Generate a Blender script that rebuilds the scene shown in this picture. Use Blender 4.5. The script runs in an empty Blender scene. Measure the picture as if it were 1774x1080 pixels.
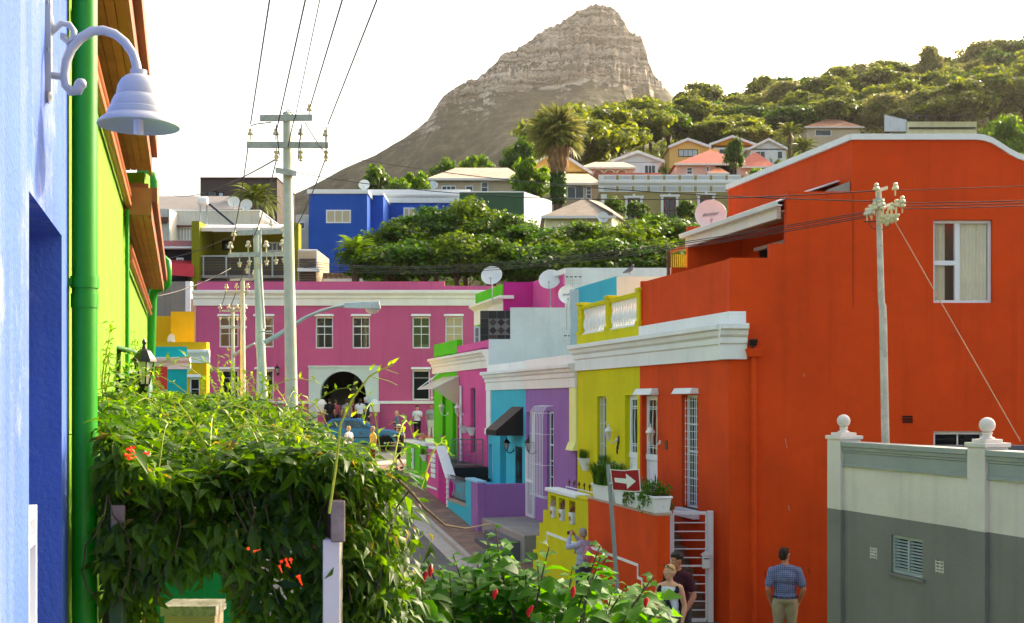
import bpy, bmesh, math, random
import numpy as np
from mathutils import Vector, Matrix
random.seed(7); RNG = np.random.default_rng(7)
R = math.radians
SC = bpy.context.scene
COL = SC.collection
# ------------------------------------------------------------------ camera
EYE, FPX, CX, HY = 4.1, 2000.0, 887.0, 693.0      # eye height; focal length in photo pixels; principal point
cam = bpy.data.cameras.new('camera'); camo = bpy.data.objects.new('camera', cam); COL.objects.link(camo)
camo.location = (0, 0, EYE); camo.rotation_euler = (R(90), 0, 0)
cam.sensor_width = 36; cam.lens = FPX/1774*36; cam.shift_y = (HY-540)/1774
cam.clip_start = .05; cam.clip_end = 6000
SC.camera = camo
# ------------------------------------------------------------------ sky and sun
SUN_EL, SUN_AZ = R(31), R(46)       # azimuth measured from +Y (view direction) towards +X
w = bpy.data.worlds.new('World'); SC.world = w; w.use_nodes = True
nt = w.node_tree; bg = nt.nodes['Background']
sky = nt.nodes.new('ShaderNodeTexSky'); sky.sky_type = 'NISHITA'; sky.sun_disc = False
sky.sun_elevation = SUN_EL; sky.sun_rotation = SUN_AZ
sky.air_density = 1.0; sky.dust_density = 6.0; sky.ozone_density = .6; sky.altitude = 0
tn = nt.nodes.new('ShaderNodeMix'); tn.data_type = 'RGBA'; tn.blend_type = 'MULTIPLY'; tn.inputs[0].default_value = 1; tn.inputs[7].default_value = (1.07, .985, .84, 1)
nt.links.new(sky.outputs[0], tn.inputs[6]); nt.links.new(tn.outputs[2], bg.inputs[0]); bg.inputs[1].default_value = .15
sl = bpy.data.lights.new('sun', 'SUN'); sl.energy = 2.0; sl.angle = R(.6); sl.color = (1, .90, .74)
slo = bpy.data.objects.new('sun', sl); COL.objects.link(slo)
sd = Vector((math.sin(SUN_AZ)*math.cos(SUN_EL), math.cos(SUN_AZ)*math.cos(SUN_EL), math.sin(SUN_EL)))
slo.rotation_euler = sd.to_track_quat('Z', 'Y').to_euler(); slo.location = (60, 60, 80)
SC.view_settings.view_transform = 'Standard'; SC.view_settings.look = 'None'
SC.view_settings.exposure = 1.76; SC.view_settings.gamma = 1; SC.view_settings.use_curve_mapping = False
SC.cycles.max_bounces = 6; SC.cycles.transparent_max_bounces = 12; SC.cycles.volume_bounces = 0
# ------------------------------------------------------------------ helpers
def P(px, py, d):
    return Vector(((px-CX)*d/FPX, d, EYE-(py-HY)*d/FPX))
def PX(px, d): return (px-CX)*d/FPX
def PZ(py, d): return EYE-(py-HY)*d/FPX
def lin(c):
    return tuple(((v/255)/12.92 if v/255 <= .04045 else ((v/255+.055)/1.055)**2.4) for v in c)
MATS = {}
def N(t, typ, **kw):
    n = t.nodes.new(typ)
    for k, v in kw.items(): setattr(n, k, v)
    return n
def mat(name, rgb, rough=.65, var=.12, vscale=1.2, bump=.0, bscale=40, streak=0., metal=0., spec=.35, spots=0., sscale=3., grime=(60, 50, 40), zs=1.0):
    """procedural paint / stone / metal: rgb is an sRGB triple 0..255"""
    if name in MATS: return MATS[name]
    m = bpy.data.materials.new(name); m.use_nodes = True; t = m.node_tree
    b = t.nodes['Principled BSDF']; b.inputs['Roughness'].default_value = rough; b.inputs['Metallic'].default_value = metal
    b.inputs['Specular IOR Level'].default_value = spec
    L = t.links.new
    c = lin(rgb)
    geo = N(t, 'ShaderNodeNewGeometry'); pos = geo.outputs['Position']
    if zs != 1.0:
        vm = N(t, 'ShaderNodeVectorMath', operation='MULTIPLY'); vm.inputs[1].default_value = (1, 1, zs); L(pos, vm.inputs[0]); pos = vm.outputs[0]
    n1 = N(t, 'ShaderNodeTexNoise'); n1.inputs['Scale'].default_value = vscale; n1.inputs['Detail'].default_value = 6; n1.inputs['Roughness'].default_value = .62
    L(pos, n1.inputs['Vector'])
    rp = N(t, 'ShaderNodeMapRange'); rp.inputs[1].default_value = .3; rp.inputs[2].default_value = .7
    rp.inputs[3].default_value = 1-var; rp.inputs[4].default_value = 1+var; L(n1.outputs['Fac'], rp.inputs[0])
    mx = N(t, 'ShaderNodeMix', data_type='RGBA', blend_type='MULTIPLY'); mx.inputs[0].default_value = 1
    mx.inputs[6].default_value = (*c, 1); L(rp.outputs[0], mx.inputs[7]); out = mx.outputs[2]
    if streak:
        vm = N(t, 'ShaderNodeVectorMath', operation='MULTIPLY'); vm.inputs[1].default_value = (4, 4, .22); L(geo.outputs['Position'], vm.inputs[0])
        n2 = N(t, 'ShaderNodeTexNoise'); n2.inputs['Scale'].default_value = 1.3; n2.inputs['Detail'].default_value = 7; L(vm.outputs[0], n2.inputs['Vector'])
        r2 = N(t, 'ShaderNodeMapRange'); r2.inputs[1].default_value = .52; r2.inputs[2].default_value = .78; r2.inputs[3].default_value = 0; r2.inputs[4].default_value = streak
        L(n2.outputs['Fac'], r2.inputs[0])
        m2 = N(t, 'ShaderNodeMix', data_type='RGBA'); m2.inputs[7].default_value = (*[v*.5+g*.35 for v, g in zip(c, lin(grime))], 1)
        L(r2.outputs[0], m2.inputs[0]); L(out, m2.inputs[6]); out = m2.outputs[2]
    if spots:
        n3 = N(t, 'ShaderNodeTexNoise'); n3.inputs['Scale'].default_value = sscale; n3.inputs['Detail'].default_value = 9; n3.inputs['Roughness'].default_value = .7; L(pos, n3.inputs['Vector'])
        r3 = N(t, 'ShaderNodeMapRange'); r3.inputs[1].default_value = .55; r3.inputs[2].default_value = .66; r3.inputs[3].default_value = 0; r3.inputs[4].default_value = spots
        L(n3.outputs['Fac'], r3.inputs[0])
        m3 = N(t, 'ShaderNodeMix', data_type='RGBA'); m3.inputs[7].default_value = (*lin(grime), 1)
        L(r3.outputs[0], m3.inputs[0]); L(out, m3.inputs[6]); out = m3.outputs[2]
    L(out, b.inputs['Base Color'])
    if bump:
        n4 = N(t, 'ShaderNodeTexNoise'); n4.inputs['Scale'].default_value = bscale; n4.inputs['Detail'].default_value = 5; L(pos, n4.inputs['Vector'])
        bp = N(t, 'ShaderNodeBump'); bp.inputs['Strength'].default_value = bump; bp.inputs['Distance'].default_value = .02
        L(n4.outputs['Fac'], bp.inputs['Height']); L(bp.outputs[0], b.inputs['Normal'])
    MATS[name] = m; return m
def plaster(name, rgb, **k):
    d = dict(rough=.8, var=.09, vscale=.9, bump=.25, bscale=28, streak=.28, spec=.2); d.update(k); return mat(name, rgb, **d)
def glass(name, rgb=(40, 48, 50), alpha=.35, rough=.04):
    if name in MATS: return MATS[name]
    m = bpy.data.materials.new(name); m.use_nodes = True; t = m.node_tree
    b = t.nodes['Principled BSDF']; b.inputs['Base Color'].default_value = (*lin(rgb), 1)
    b.inputs['Roughness'].default_value = rough; b.inputs['Specular IOR Level'].default_value = .6; b.inputs['Alpha'].default_value = alpha
    MATS[name] = m; return m
def leafmat(name, rgb, rgb2, trans=.45, rough=.45, oscale=1., tv=2.3):
    """leaf: colour varies per leaf clump by position, light shines through"""
    if name in MATS: return MATS[name]
    m = bpy.data.materials.new(name); m.use_nodes = True; t = m.node_tree; L = t.links.new
    b = t.nodes['Principled BSDF']; b.inputs['Roughness'].default_value = rough; b.inputs['Specular IOR Level'].default_value = .3
    geo = N(t, 'ShaderNodeNewGeometry')
    n1 = N(t, 'ShaderNodeTexNoise'); n1.inputs['Scale'].default_value = oscale; n1.inputs['Detail'].default_value = 4; L(geo.outputs['Position'], n1.inputs['Vector'])
    ad = N(t, 'ShaderNodeMath', operation='MULTIPLY_ADD'); ad.inputs[1].default_value = .75; L(geo.outputs['Random Per Island'], ad.inputs[0]); 
    sb = N(t, 'ShaderNodeMath', operation='SUBTRACT'); sb.inputs[1].default_value = .42; L(n1.outputs['Fac'], sb.inputs[0]); L(sb.outputs[0], ad.inputs[2])
    mx = N(t, 'ShaderNodeMix', data_type='RGBA'); mx.inputs[6].default_value = (*lin(rgb), 1); mx.inputs[7].default_value = (*lin(rgb2), 1)
    cl = N(t, 'ShaderNodeClamp'); L(ad.outputs[0], cl.inputs[0]); L(cl.outputs[0], mx.inputs[0]); L(mx.outputs[2], b.inputs['Base Color'])
    tr = N(t, 'ShaderNodeBsdfTranslucent'); hs = N(t, 'ShaderNodeHueSaturation'); hs.inputs['Hue'].default_value = .485; hs.inputs['Saturation'].default_value = 1.1; hs.inputs['Value'].default_value = tv
    L(mx.outputs[2], hs.inputs['Color']); L(hs.outputs[0], tr.inputs['Color'])
    ms = N(t, 'ShaderNodeMixShader'); ms.inputs[0].default_value = trans; L(b.outputs[0], ms.inputs[1]); L(tr.outputs[0], ms.inputs[2])
    L(ms.outputs[0], t.nodes['Material Output'].inputs[0])
    MATS[name] = m; return m
ORG = {}
def tag(o, label=None, cat=None, group=None, kind=None):
    if label: o['label'] = label
    if cat: o['category'] = cat
    if group: o['group'] = group
    if kind: o['kind'] = kind
    return o
def root(name, label, cat, loc=(0, 0, 0), group=None, rz=0.):
    o = bpy.data.objects.new(name, None); COL.objects.link(o); o.empty_display_size = .2
    o.location = loc; o.rotation_euler = (0, 0, rz); ORG[o] = Vector(loc)
    return tag(o, label, cat, group)
class MB:
    def __init__(s): s.v = []; s.f = []; s.m = []
    def add(s, vs, fs, mi=0):
        b = len(s.v); s.v += [tuple(v) for v in vs]; s.f += [tuple(i+b for i in f) for f in fs]; s.m += [mi]*len(fs); return s
    def hexa(s, p, mi=0):       # p: bottom 4 ccw, top 4
        return s.add(p, [(3, 2, 1, 0), (4, 5, 6, 7), (0, 1, 5, 4), (1, 2, 6, 5), (2, 3, 7, 6), (3, 0, 4, 7)], mi)
    def box(s, x0, x1, y0, y1, z0, z1, mi=0):
        return s.hexa([(x0, y0, z0), (x1, y0, z0), (x1, y1, z0), (x0, y1, z0), (x0, y0, z1), (x1, y0, z1), (x1, y1, z1), (x0, y1, z1)], mi)
    def fbox(s, fr, u0, u1, o0, o1, z0, z1, mi=0):
        return s.hexa([fr(u0, o0, z0), fr(u1, o0, z0), fr(u1, o1, z0), fr(u0, o1, z0), fr(u0, o0, z1), fr(u1, o0, z1), fr(u1, o1, z1), fr(u0, o1, z1)], mi)
    def prism(s, pts, vec, mi=0):
        n = len(pts); vec = Vector(vec); vs = [Vector(p) for p in pts]+[Vector(p)+vec for p in pts]
        return s.add(vs, [tuple(range(n-1, -1, -1)), tuple(range(n, 2*n))]+[(i, (i+1) % n, n+(i+1) % n, n+i) for i in range(n)], mi)
    def quad(s, a, b, c, d, mi=0): return s.add([a, b, c, d], [(0, 1, 2, 3)], mi)
    def tube(s, pts, r, n=8, mi=0, cap=True):
        pts = [Vector(p) for p in pts]; k = len(pts)
        rs = r if isinstance(r, (list, tuple)) else [r]*k
        b = len(s.v); up = None
        for i, p in enumerate(pts):
            tg = (pts[min(i+1, k-1)]-pts[max(i-1, 0)])
            tg = tg.normalized() if tg.length > 1e-9 else Vector((0, 0, 1))
            if up is None:
                up = Vector((1, 0, 0)) if abs(tg.x) < .8 else Vector((0, 1, 0))
            up = (up-tg*up.dot(tg)).normalized(); sd_ = tg.cross(up)
            for j in range(n):
                a = 2*math.pi*j/n; s.v.append(tuple(p+(up*math.cos(a)+sd_*math.sin(a))*rs[i]))
        fs = [(b+i*n+j, b+i*n+(j+1) % n, b+(i+1)*n+(j+1) % n, b+(i+1)*n+j) for i in range(k-1) for j in range(n)]
        if cap: fs += [tuple(b+j for j in range(n-1, -1, -1)), tuple(b+(k-1)*n+j for j in range(n))]
        s.f += fs; s.m += [mi]*len(fs); return s
    def lathe(s, prof, c, n=16, mi=0, M=None):
        c = Vector(c); b = len(s.v); k = len(prof)
        for r, z in prof:
            for j in range(n):
                a = 2*math.pi*j/n; v = Vector((r*math.cos(a), r*math.sin(a), z))
                if M is not None: v = M @ v
                s.v.append(tuple(c+v))
        fs = [(b+i*n+j, b+i*n+(j+1) % n, b+(i+1)*n+(j+1) % n, b+(i+1)*n+j) for i in range(k-1) for j in range(n)]
        fs += [tuple(b+j for j in range(n-1, -1, -1)), tuple(b+(k-1)*n+j for j in range(n))]
        s.f += fs; s.m += [mi]*len(fs); return s
    def ball(s, c, r, n=12, mi=0, sc=(1, 1, 1)):
        k = n//2; pr = [(max(1e-4, math.sin(math.pi*i/k)), -math.cos(math.pi*i/k)) for i in range(k+1)]
        M = Matrix.Diagonal((r*sc[0], r*sc[1], r*sc[2])); return s.lathe(pr, c, n, mi, M)
    def wall(s, fr, u0, u1, z0, z1, holes=(), rev=.15, thick=.3, inside=None, mi=0, us=(), zs=()):
        """wall slab front at o=0 with rectangular holes (u0,u1,z0,z1) that have reveals of depth rev"""
        U = sorted(set([u0, u1]+[h[0] for h in holes]+[h[1] for h in holes]+list(us)))
        Z = sorted(set([z0, z1]+[h[2] for h in holes]+[h[3] for h in holes]+list(zs)))
        def ok(i, j):
            if i < 0 or j < 0 or i >= len(U)-1 or j >= len(Z)-1: return False
            u = (U[i]+U[i+1])/2; z = (Z[j]+Z[j+1])/2
            if inside and not inside(u, z): return False
            return not any(h[0] < u < h[1] and h[2] < z < h[3] for h in holes)
        def inh(i, j):
            if i < 0 or j < 0 or i >= len(U)-1 or j >= len(Z)-1: return False
            u = (U[i]+U[i+1])/2; z = (Z[j]+Z[j+1])/2
            return any(h[0] < u < h[1] and h[2] < z < h[3] for h in holes)
        for i in range(len(U)-1):
            for j in range(len(Z)-1):
                if not ok(i, j): continue
                a, b_, c, d = U[i], U[i+1], Z[j], Z[j+1]
                s.quad(fr(a, 0, c), fr(b_, 0, c), fr(b_, 0, d), fr(a, 0, d), mi)
                s.quad(fr(a, -thick, c), fr(a, -thick, d), fr(b_, -thick, d), fr(b_, -thick, c), mi)
                for (di, dj, p, q) in ((-1, 0, (a, c), (a, d)), (1, 0, (b_, c), (b_, d)), (0, -1, (a, c), (b_, c)), (0, 1, (a, d), (b_, d))):
                    if not ok(i+di, j+dj):
                        s.quad(fr(p[0], 0, p[1]), fr(q[0], 0, q[1]), fr(q[0], -thick, q[1]), fr(p[0], -thick, p[1]), mi)
        return s
    def build(s, name, mats, parent=None, smooth=False, bevel=0., org=None, kind=None, label=None, fix=True, bseg=1):
        me = bpy.data.meshes.new(name)
        if parent is not None: o0 = ORG[parent]
        elif org is not None: o0 = Vector(org)
        else:
            xs = [v[0] for v in s.v]; ys = [v[1] for v in s.v]; zs_ = [v[2] for v in s.v]
            o0 = Vector(((min(xs)+max(xs))/2, (min(ys)+max(ys))/2, min(zs_)))
        me.from_pydata([(v[0]-o0[0], v[1]-o0[1], v[2]-o0[2]) for v in s.v], [], s.f)
        if not isinstance(mats, (list, tuple)): mats = [mats]
        for m in mats: me.materials.append(m)
        if len(mats) > 1: me.polygons.foreach_set('material_index', s.m)
        if fix:
            bm = bmesh.new(); bm.from_mesh(me); bmesh.ops.remove_doubles(bm, verts=bm.verts, dist=1e-5)
            bmesh.ops.recalc_face_normals(bm, faces=bm.faces); bm.to_mesh(me); bm.free()
        if smooth: me.polygons.foreach_set('use_smooth', [True]*len(me.polygons))
        o = bpy.data.objects.new(name, me); COL.objects.link(o); ORG[o] = o0
        if parent is not None: o.parent = parent
        else: o.location = o0
        if bevel:
            bv = o.modifiers.new('bevel', 'BEVEL'); bv.width = bevel; bv.segments = bseg; bv.limit_method = 'ANGLE'; bv.angle_limit = R(40)
        if smooth:
            try: me.set_sharp_from_angle(angle=R(45))
            except Exception: pass
        if kind: o['kind'] = kind
        if label: o['label'] = label
        return o
def copy_tree(o, parent=None, keep=None):
    c = o.copy(); COL.objects.link(c); c.parent = parent; ORG[c] = ORG.get(o, Vector())
    for ch in list(o.children): copy_tree(ch, c)
    return c
def arr_mesh(name, V, F, mats, parent=None, org=(0, 0, 0), kind=None, smooth=False, nper=None):
    """fast mesh from numpy arrays; F is (n,k)"""
    me = bpy.data.meshes.new(name); V = np.asarray(V, dtype=np.float32); F = np.asarray(F, dtype=np.int32)
    o0 = ORG[parent] if parent is not None else Vector(org)
    V = V-np.array(o0, dtype=np.float32)
    me.vertices.add(len(V)); me.vertices.foreach_set('co', V.ravel())
    k = F.shape[1]; me.loops.add(F.size); me.loops.foreach_set('vertex_index', F.ravel())
    me.polygons.add(len(F)); me.polygons.foreach_set('loop_start', np.arange(0, F.size, k, dtype=np.int32))
    if smooth: me.polygons.foreach_set('use_smooth', np.ones(len(F), dtype=bool))
    for m in (mats if isinstance(mats, (list, tuple)) else [mats]): me.materials.append(m)
    me.update(calc_edges=True); me.validate()
    o = bpy.data.objects.new(name, me); COL.objects.link(o); ORG[o] = o0
    if parent is not None: o.parent = parent
    else: o.location = o0
    if kind: o['kind'] = kind
    return o
def sstep(a, b, x):
    t = np.clip((x-a)/(b-a), 0, 1); return t*t*(3-2*t)
def vnoise(x, y, seed=0):
    """smooth value noise, numpy"""
    xi = np.floor(x).astype(np.int64); yi = np.floor(y).astype(np.int64); xf = x-xi; yf = y-yi
    def h(a, b):
        n = (a*374761393+b*668265263+seed*974711) & 0x7fffffff; n = ((n ^ (n >> 13))*1274126177) & 0x7fffffff
        return ((n ^ (n >> 16)) & 0xffff)/65535.
    u = xf*xf*(3-2*xf); v = yf*yf*(3-2*yf)
    return (h(xi, yi)*(1-u)+h(xi+1, yi)*u)*(1-v)+(h(xi, yi+1)*(1-u)+h(xi+1, yi+1)*u)*v
def fbm(x, y, o=4, seed=0):
    s = 0; a = .5
    for i in range(o): s = s+a*vnoise(x*2**i, y*2**i, seed+i); a *= .5
    return s
# frames: RF = row of houses on the right, LF = buildings on the left, FR(Y) = a front facing the camera
RN = Vector((-1, -.2685, 0)).normalized(); RT = Vector((-.2685, 1, 0)).normalized()
def RF(d, o, z): return Vector((3.77-.2685*(d-20), d, 0))+RN*o+Vector((0, 0, z))
LN = Vector((1, .286, 0)).normalized()
def LF(d, o, z): return Vector((-.49-.286*d, d, 0))+LN*o+Vector((0, 0, z))
def FR(Y): return lambda u, o, z: Vector((u, Y-o, z))
def ground(Y): return 0. if Y < 27.2 else (.075*(Y-27.9) if Y > 28.6 else .0375*(Y-27.2)**2*.95)
WHITE = plaster('white_paint', (232, 234, 232), streak=.16, var=.05)
CREAMW = plaster('warm_white_paint', (232, 226, 220), streak=.16, var=.05)
TRIM = mat('white_gloss', (228, 232, 236), rough=.35, var=.04)
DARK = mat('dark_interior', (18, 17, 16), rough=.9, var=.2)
PANE = glass('window_glass', (26, 32, 34), alpha=.94, rough=.03)
CLEAR = glass('clear_glass', (60, 66, 64), alpha=.22, rough=.03)
CURT = mat('curtain', (250, 244, 220), rough=.9, var=.06, vscale=3)
BLACK = mat('black_iron', (22, 22, 24), rough=.45, var=.2, spec=.4)
GALV = mat('galvanised', (176, 186, 182), rough=.5, var=.16, vscale=2.5, metal=.2, spots=.35, sscale=5, grime=(120, 96, 70))
CONC = mat('concrete', (150, 146, 138), rough=.9, var=.18, bump=.3)
def window(par, fr, u0, u1, z0, z1, o=-.1, nx=1, nz=2, fw=.05, mw=.022, m=None, pm=None, sill=None, hood=None, one=False, curtain=None, fd=.05, sash=None, zsplit=None):
    """a window: frame mesh part with a child mesh per pane (one=True: a single pane)"""
    m = m or TRIM; pm = pm or PANE
    b = MB()
    b.fbox(fr, u0, u1, o-fd, o, z0, z0+fw); b.fbox(fr, u0, u1, o-fd, o, z1-fw, z1)
    b.fbox(fr, u0, u0+fw, o-fd, o, z0+fw, z1-fw); b.fbox(fr, u1-fw, u1, o-fd, o, z0+fw, z1-fw)
    us = [u0+fw+(u1-u0-2*fw)*i/nx for i in range(nx+1)]
    zs = zsplit or [z0+fw+(z1-z0-2*fw)*i/nz for i in range(nz+1)]
    if zsplit: zs = [z0+fw]+list(zsplit)+[z1-fw]
    for i, u in enumerate(us[1:-1]): b.fbox(fr, u-mw/2, u+mw/2, o-fd*.8, o-.004, z0+fw, z1-fw)
    for i, z in enumerate(zs[1:-1]):
        ww = mw*1.8 if (sash is not None and i == sash) else mw
        b.fbox(fr, u0+fw, u1-fw, o-fd*.85, o-.002, z-ww/2, z+ww/2)
    if sill: b.fbox(fr, u0-.05, u1+.05, o, sill, z0-.07, z0)
    W = b.build('window', m, par, bevel=.004)
    if one: MB().fbox(fr, u0+fw*.5, u1-fw*.5, o-fd*.6, o-fd*.5, z0+fw*.5, z1-fw*.5).build('pane', pm, W)
    else:
        for i in range(len(us)-1):
            for j in range(len(zs)-1):
                MB().fbox(fr, us[i], us[i+1], o-fd*.6, o-fd*.5, zs[j], zs[j+1]).build('pane', pm, W)
    if hood: MB().hexa([fr(u0-.06, 0, z1+.02), fr(u1+.06, 0, z1+.02), fr(u1+.06, hood, z1+.02), fr(u0-.06, hood, z1+.02), fr(u0-.03, 0, z1+.13), fr(u1+.03, 0, z1+.13), fr(u1+.03, hood*.7, z1+.13), fr(u0-.03, hood*.7, z1+.13)]).build('hood', WHITE, W, bevel=.008)
    if curtain:
        c = MB(); n = 28
        for (ca, cb) in curtain:
            pts = [(u0+(u1-u0)*(ca+(cb-ca)*i/n), -fd-.035+.022*math.sin(i*1.9+ca*9)) for i in range(n+1)]
            for (p, q) in zip(pts, pts[1:]): c.quad(fr(p[0], o+p[1], z0+.01), fr(q[0], o+q[1], z0+.01), fr(q[0], o+q[1], z1-.01), fr(p[0], o+p[1], z1-.01))
        c.build('curtain', CURT, W, smooth=True)
    return W
# ================================================================== terrain, road, pavements, mountain
ZL = ([-60, 27.2, 28.6, 55.3, 58, 63, 70, 78, 85, 95, 105, 120, 150, 250, 500, 1000, 1600], [0, 0, .05, 2.05, 2.1, 2.4, 9.6, 11.2, 13.2, 16, 18, 20, 23, 27, 30, 30, 20])
ZR = ([-60, 27.2, 28.6, 55.3, 58, 63, 70, 78, 85, 95, 105, 130, 170, 230, 300, 420, 700, 1000, 1600], [0, 0, .05, 2.05, 2.1, 2.4, 9.6, 11.2, 13.2, 17, 20.5, 27, 38, 53, 70, 70, 50, 40, 20])
def terr(X, Y):
    X = np.asarray(X, float); Y = np.asarray(Y, float)
    zl = np.interp(Y, *ZL); zr = np.interp(Y, *ZR); q = X/np.maximum(Y, 5)
    m = sstep(-.02, .14, q); z = zl*(1-m)+zr*m
    return z+sstep(.12, .45, q)*sstep(192, 275, Y)*13+sstep(70, 110, Y)*(fbm(X*.05, Y*.05, 3, 5)-.45)*2.2
def tz(X, Y): return float(terr(X, Y))
def ramp(name, c0, c1, mid=.5):
    pass
def ground_mat():
    m = bpy.data.materials.new('dry_grass_soil'); m.use_nodes = True; t = m.node_tree; L = t.links.new; b = t.nodes['Principled BSDF']; b.inputs['Roughness'].default_value = .95
    g = N(t, 'ShaderNodeNewGeometry'); n = N(t, 'ShaderNodeTexNoise'); n.inputs['Scale'].default_value = .25; n.inputs['Detail'].default_value = 9; L(g.outputs['Position'], n.inputs['Vector'])
    r = N(t, 'ShaderNodeValToRGB'); e = r.color_ramp.elements; e[0].position = .35; e[0].color = (*lin((62, 66, 36)), 1); e[1].position = .65; e[1].color = (*lin((118, 104, 74)), 1)
    L(n.outputs['Fac'], r.inputs[0]); L(r.outputs[0], b.inputs['Base Color']); return m
ys = np.array([-60, -20, 0, 10, 20, 26, 27.2, 27.9, 28.6]+list(np.arange(30, 56, 2.))+[55.3, 58, 60, 63, 65, 67, 70, 74, 78, 81, 85, 90, 95, 100, 105]+list(np.arange(112, 320, 8.))+[340, 380, 420, 500, 600, 700, 850, 1000, 1300, 1600])
qs = np.linspace(-1.6, 1.6, 121)
Yg, Qg = np.meshgrid(ys, qs, indexing='ij'); Xg = Qg*(np.maximum(Yg, 0)*.8+40)
Zg = terr(Xg, Yg)
V = np.stack([Xg, Yg, Zg], -1).reshape(-1, 3); nx = len(qs)
idx = np.arange(len(ys)*nx).reshape(len(ys), nx)
F = np.stack([idx[:-1, :-1], idx[:-1, 1:], idx[1:, 1:], idx[1:, :-1]], -1).reshape(-1, 4)
tag(arr_mesh('ground', V, F, ground_mat(), smooth=False), kind='structure')
ASPH = mat('asphalt', (92, 92, 92), rough=.9, var=.16, vscale=.8, bump=.4, bscale=60, spots=.3, sscale=1.2, grime=(60, 60, 62))
def gz(Y): return float(np.interp(Y, *ZL))
def strip(mb, o0, o1, d0, d1, dz, n, thick=0., mi=0):
    for i in range(n):
        a = d0+(d1-d0)*i/n; c = d0+(d1-d0)*(i+1)/n
        q = []
        for (d, o) in ((a, o0), (a, o1), (c, o1), (c, o0)):
            p = RF(d, o, 0); q.append(Vector((p.x, p.y, gz(p.y)+dz)))
        if thick: mb.hexa([p-Vector((0, 0, thick)) for p in q]+q, mi)
        else: mb.quad(*q, mi)
rd = MB(); strip(rd, 2.44, 8.6, 3, 50.6, .006, 60); rd.build('road', ASPH, kind='structure')
cr = MB()
for i in range(8):
    y0 = 48.2+i*.9; cr.quad((-40, y0, gz(y0)+.012), (40, y0, gz(y0)+.012), (40, y0+.9, gz(y0+.9)+.012), (-40, y0+.9, gz(y0+.9)+.012))
cr.build('cross_street', ASPH, kind='structure')
def brick_mat(name, c1, c2, mort, sx, sy, vec='row'):
    m = bpy.data.materials.new(name); m.use_nodes = True; t = m.node_tree; L = t.links.new; b = t.nodes['Principled BSDF']; b.inputs['Roughness'].default_value = .9
    g = N(t, 'ShaderNodeNewGeometry')
    d1 = N(t, 'ShaderNodeVectorMath', operation='DOT_PRODUCT'); d1.inputs[1].default_value = tuple(RN); d2 = N(t, 'ShaderNodeVectorMath', operation='DOT_PRODUCT'); d2.inputs[1].default_value = tuple(RT)
    L(g.outputs['Position'], d1.inputs[0]); L(g.outputs['Position'], d2.inputs[0]); cx = N(t, 'ShaderNodeCombineXYZ'); L(d1.outputs['Value'], cx.inputs[0]); L(d2.outputs['Value'], cx.inputs[1])
    br = N(t, 'ShaderNodeTexBrick'); br.inputs['Color1'].default_value = (*lin(c1), 1); br.inputs['Color2'].default_value = (*lin(c2), 1); br.inputs['Mortar'].default_value = (*lin(mort), 1)
    br.inputs['Scale'].default_value = 1; br.inputs['Brick Width'].default_value = sx; br.inputs['Row Height'].default_value = sy; br.inputs['Mortar Size'].default_value = .008; L(cx.outputs[0], br.inputs['Vector'])
    n = N(t, 'ShaderNodeTexNoise'); n.inputs['Scale'].default_value = 1.5; n.inputs['Detail'].default_value = 8; L(g.outputs['Position'], n.inputs['Vector'])
    mr = N(t, 'ShaderNodeMapRange'); mr.inputs[1].default_value = .3; mr.inputs[2].default_value = .7; mr.inputs[3].default_value = .72; mr.inputs[4].default_value = 1.2; L(n.outputs['Fac'], mr.inputs[0])
    mx = N(t, 'ShaderNodeMix', data_type='RGBA', blend_type='MULTIPLY'); mx.inputs[0].default_value = 1; L(br.outputs['Color'], mx.inputs[6]); L(mr.outputs[0], mx.inputs[7]); L(mx.outputs[2], b.inputs['Base Color'])
    bp = N(t, 'ShaderNodeBump'); bp.inputs['Strength'].default_value = .5; bp.inputs['Distance'].default_value = .01; bp.invert = True; L(br.outputs['Fac'], bp.inputs['Height']); L(bp.outputs[0], b.inputs['Normal'])
    return m
PAVER = brick_mat('clay_pavers', (150, 118, 100), (126, 98, 86), (84, 74, 66), .21, .105)
pv = MB(); strip(pv, .0, 2.3, 14, 46.8, .12, 50, thick=.3)
pav = tag(pv.build('pavement', PAVER), kind='structure')
KERB = mat('kerb_concrete', (168, 164, 156), rough=.9, var=.16, vscale=3, bump=.3, spots=.25)
for i in range(33):
    k = MB(); strip(k, 2.303, 2.43, 14+i*.995+.006, 14+(i+1)*.995-.006, .125+random.uniform(-.006, .006), 1, thick=.3); k.build('kerb_stone', KERB, pav, bevel=.012)
gut = MB(); strip(gut, 2.434, 2.85, 14, 46.8, .016, 40); gut.build('gutter_slab', KERB, pav)
# rounded corner of the pavement at the junction
cn = MB(); c0 = RF(46.8, 1.2, 0); pts = []
for i in range(9):
    a = math.pi*(1.0-i/8*.5); p = RF(46.8, 1.2-1.1*math.cos(a)*1., 0)+RT*(1.25*math.sin(a)) if False else RF(46.8, .9+1.4*math.cos(i/8*math.pi/2), 0)+RT*(1.4*math.sin(i/8*math.pi/2)); pts.append(Vector((p.x, p.y, gz(p.y)+.118)))
e = RF(48.2, -1.5, 0); e2 = RF(46.8, -1.5, 0); pts += [Vector((e.x, e.y, gz(e.y)+.118)), Vector((e2.x, e2.y, gz(e2.y)+.118))]
cn.prism([p-Vector((0, 0, .3)) for p in pts], (0, 0, .3)); cn.build('pavement_corner', KERB, kind='structure')
fp = MB(); fp.box(-30, 6, 55.4, 57.3, 1.8, 2.2); fp.build('far_pavement', KERB, kind='structure')
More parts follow.
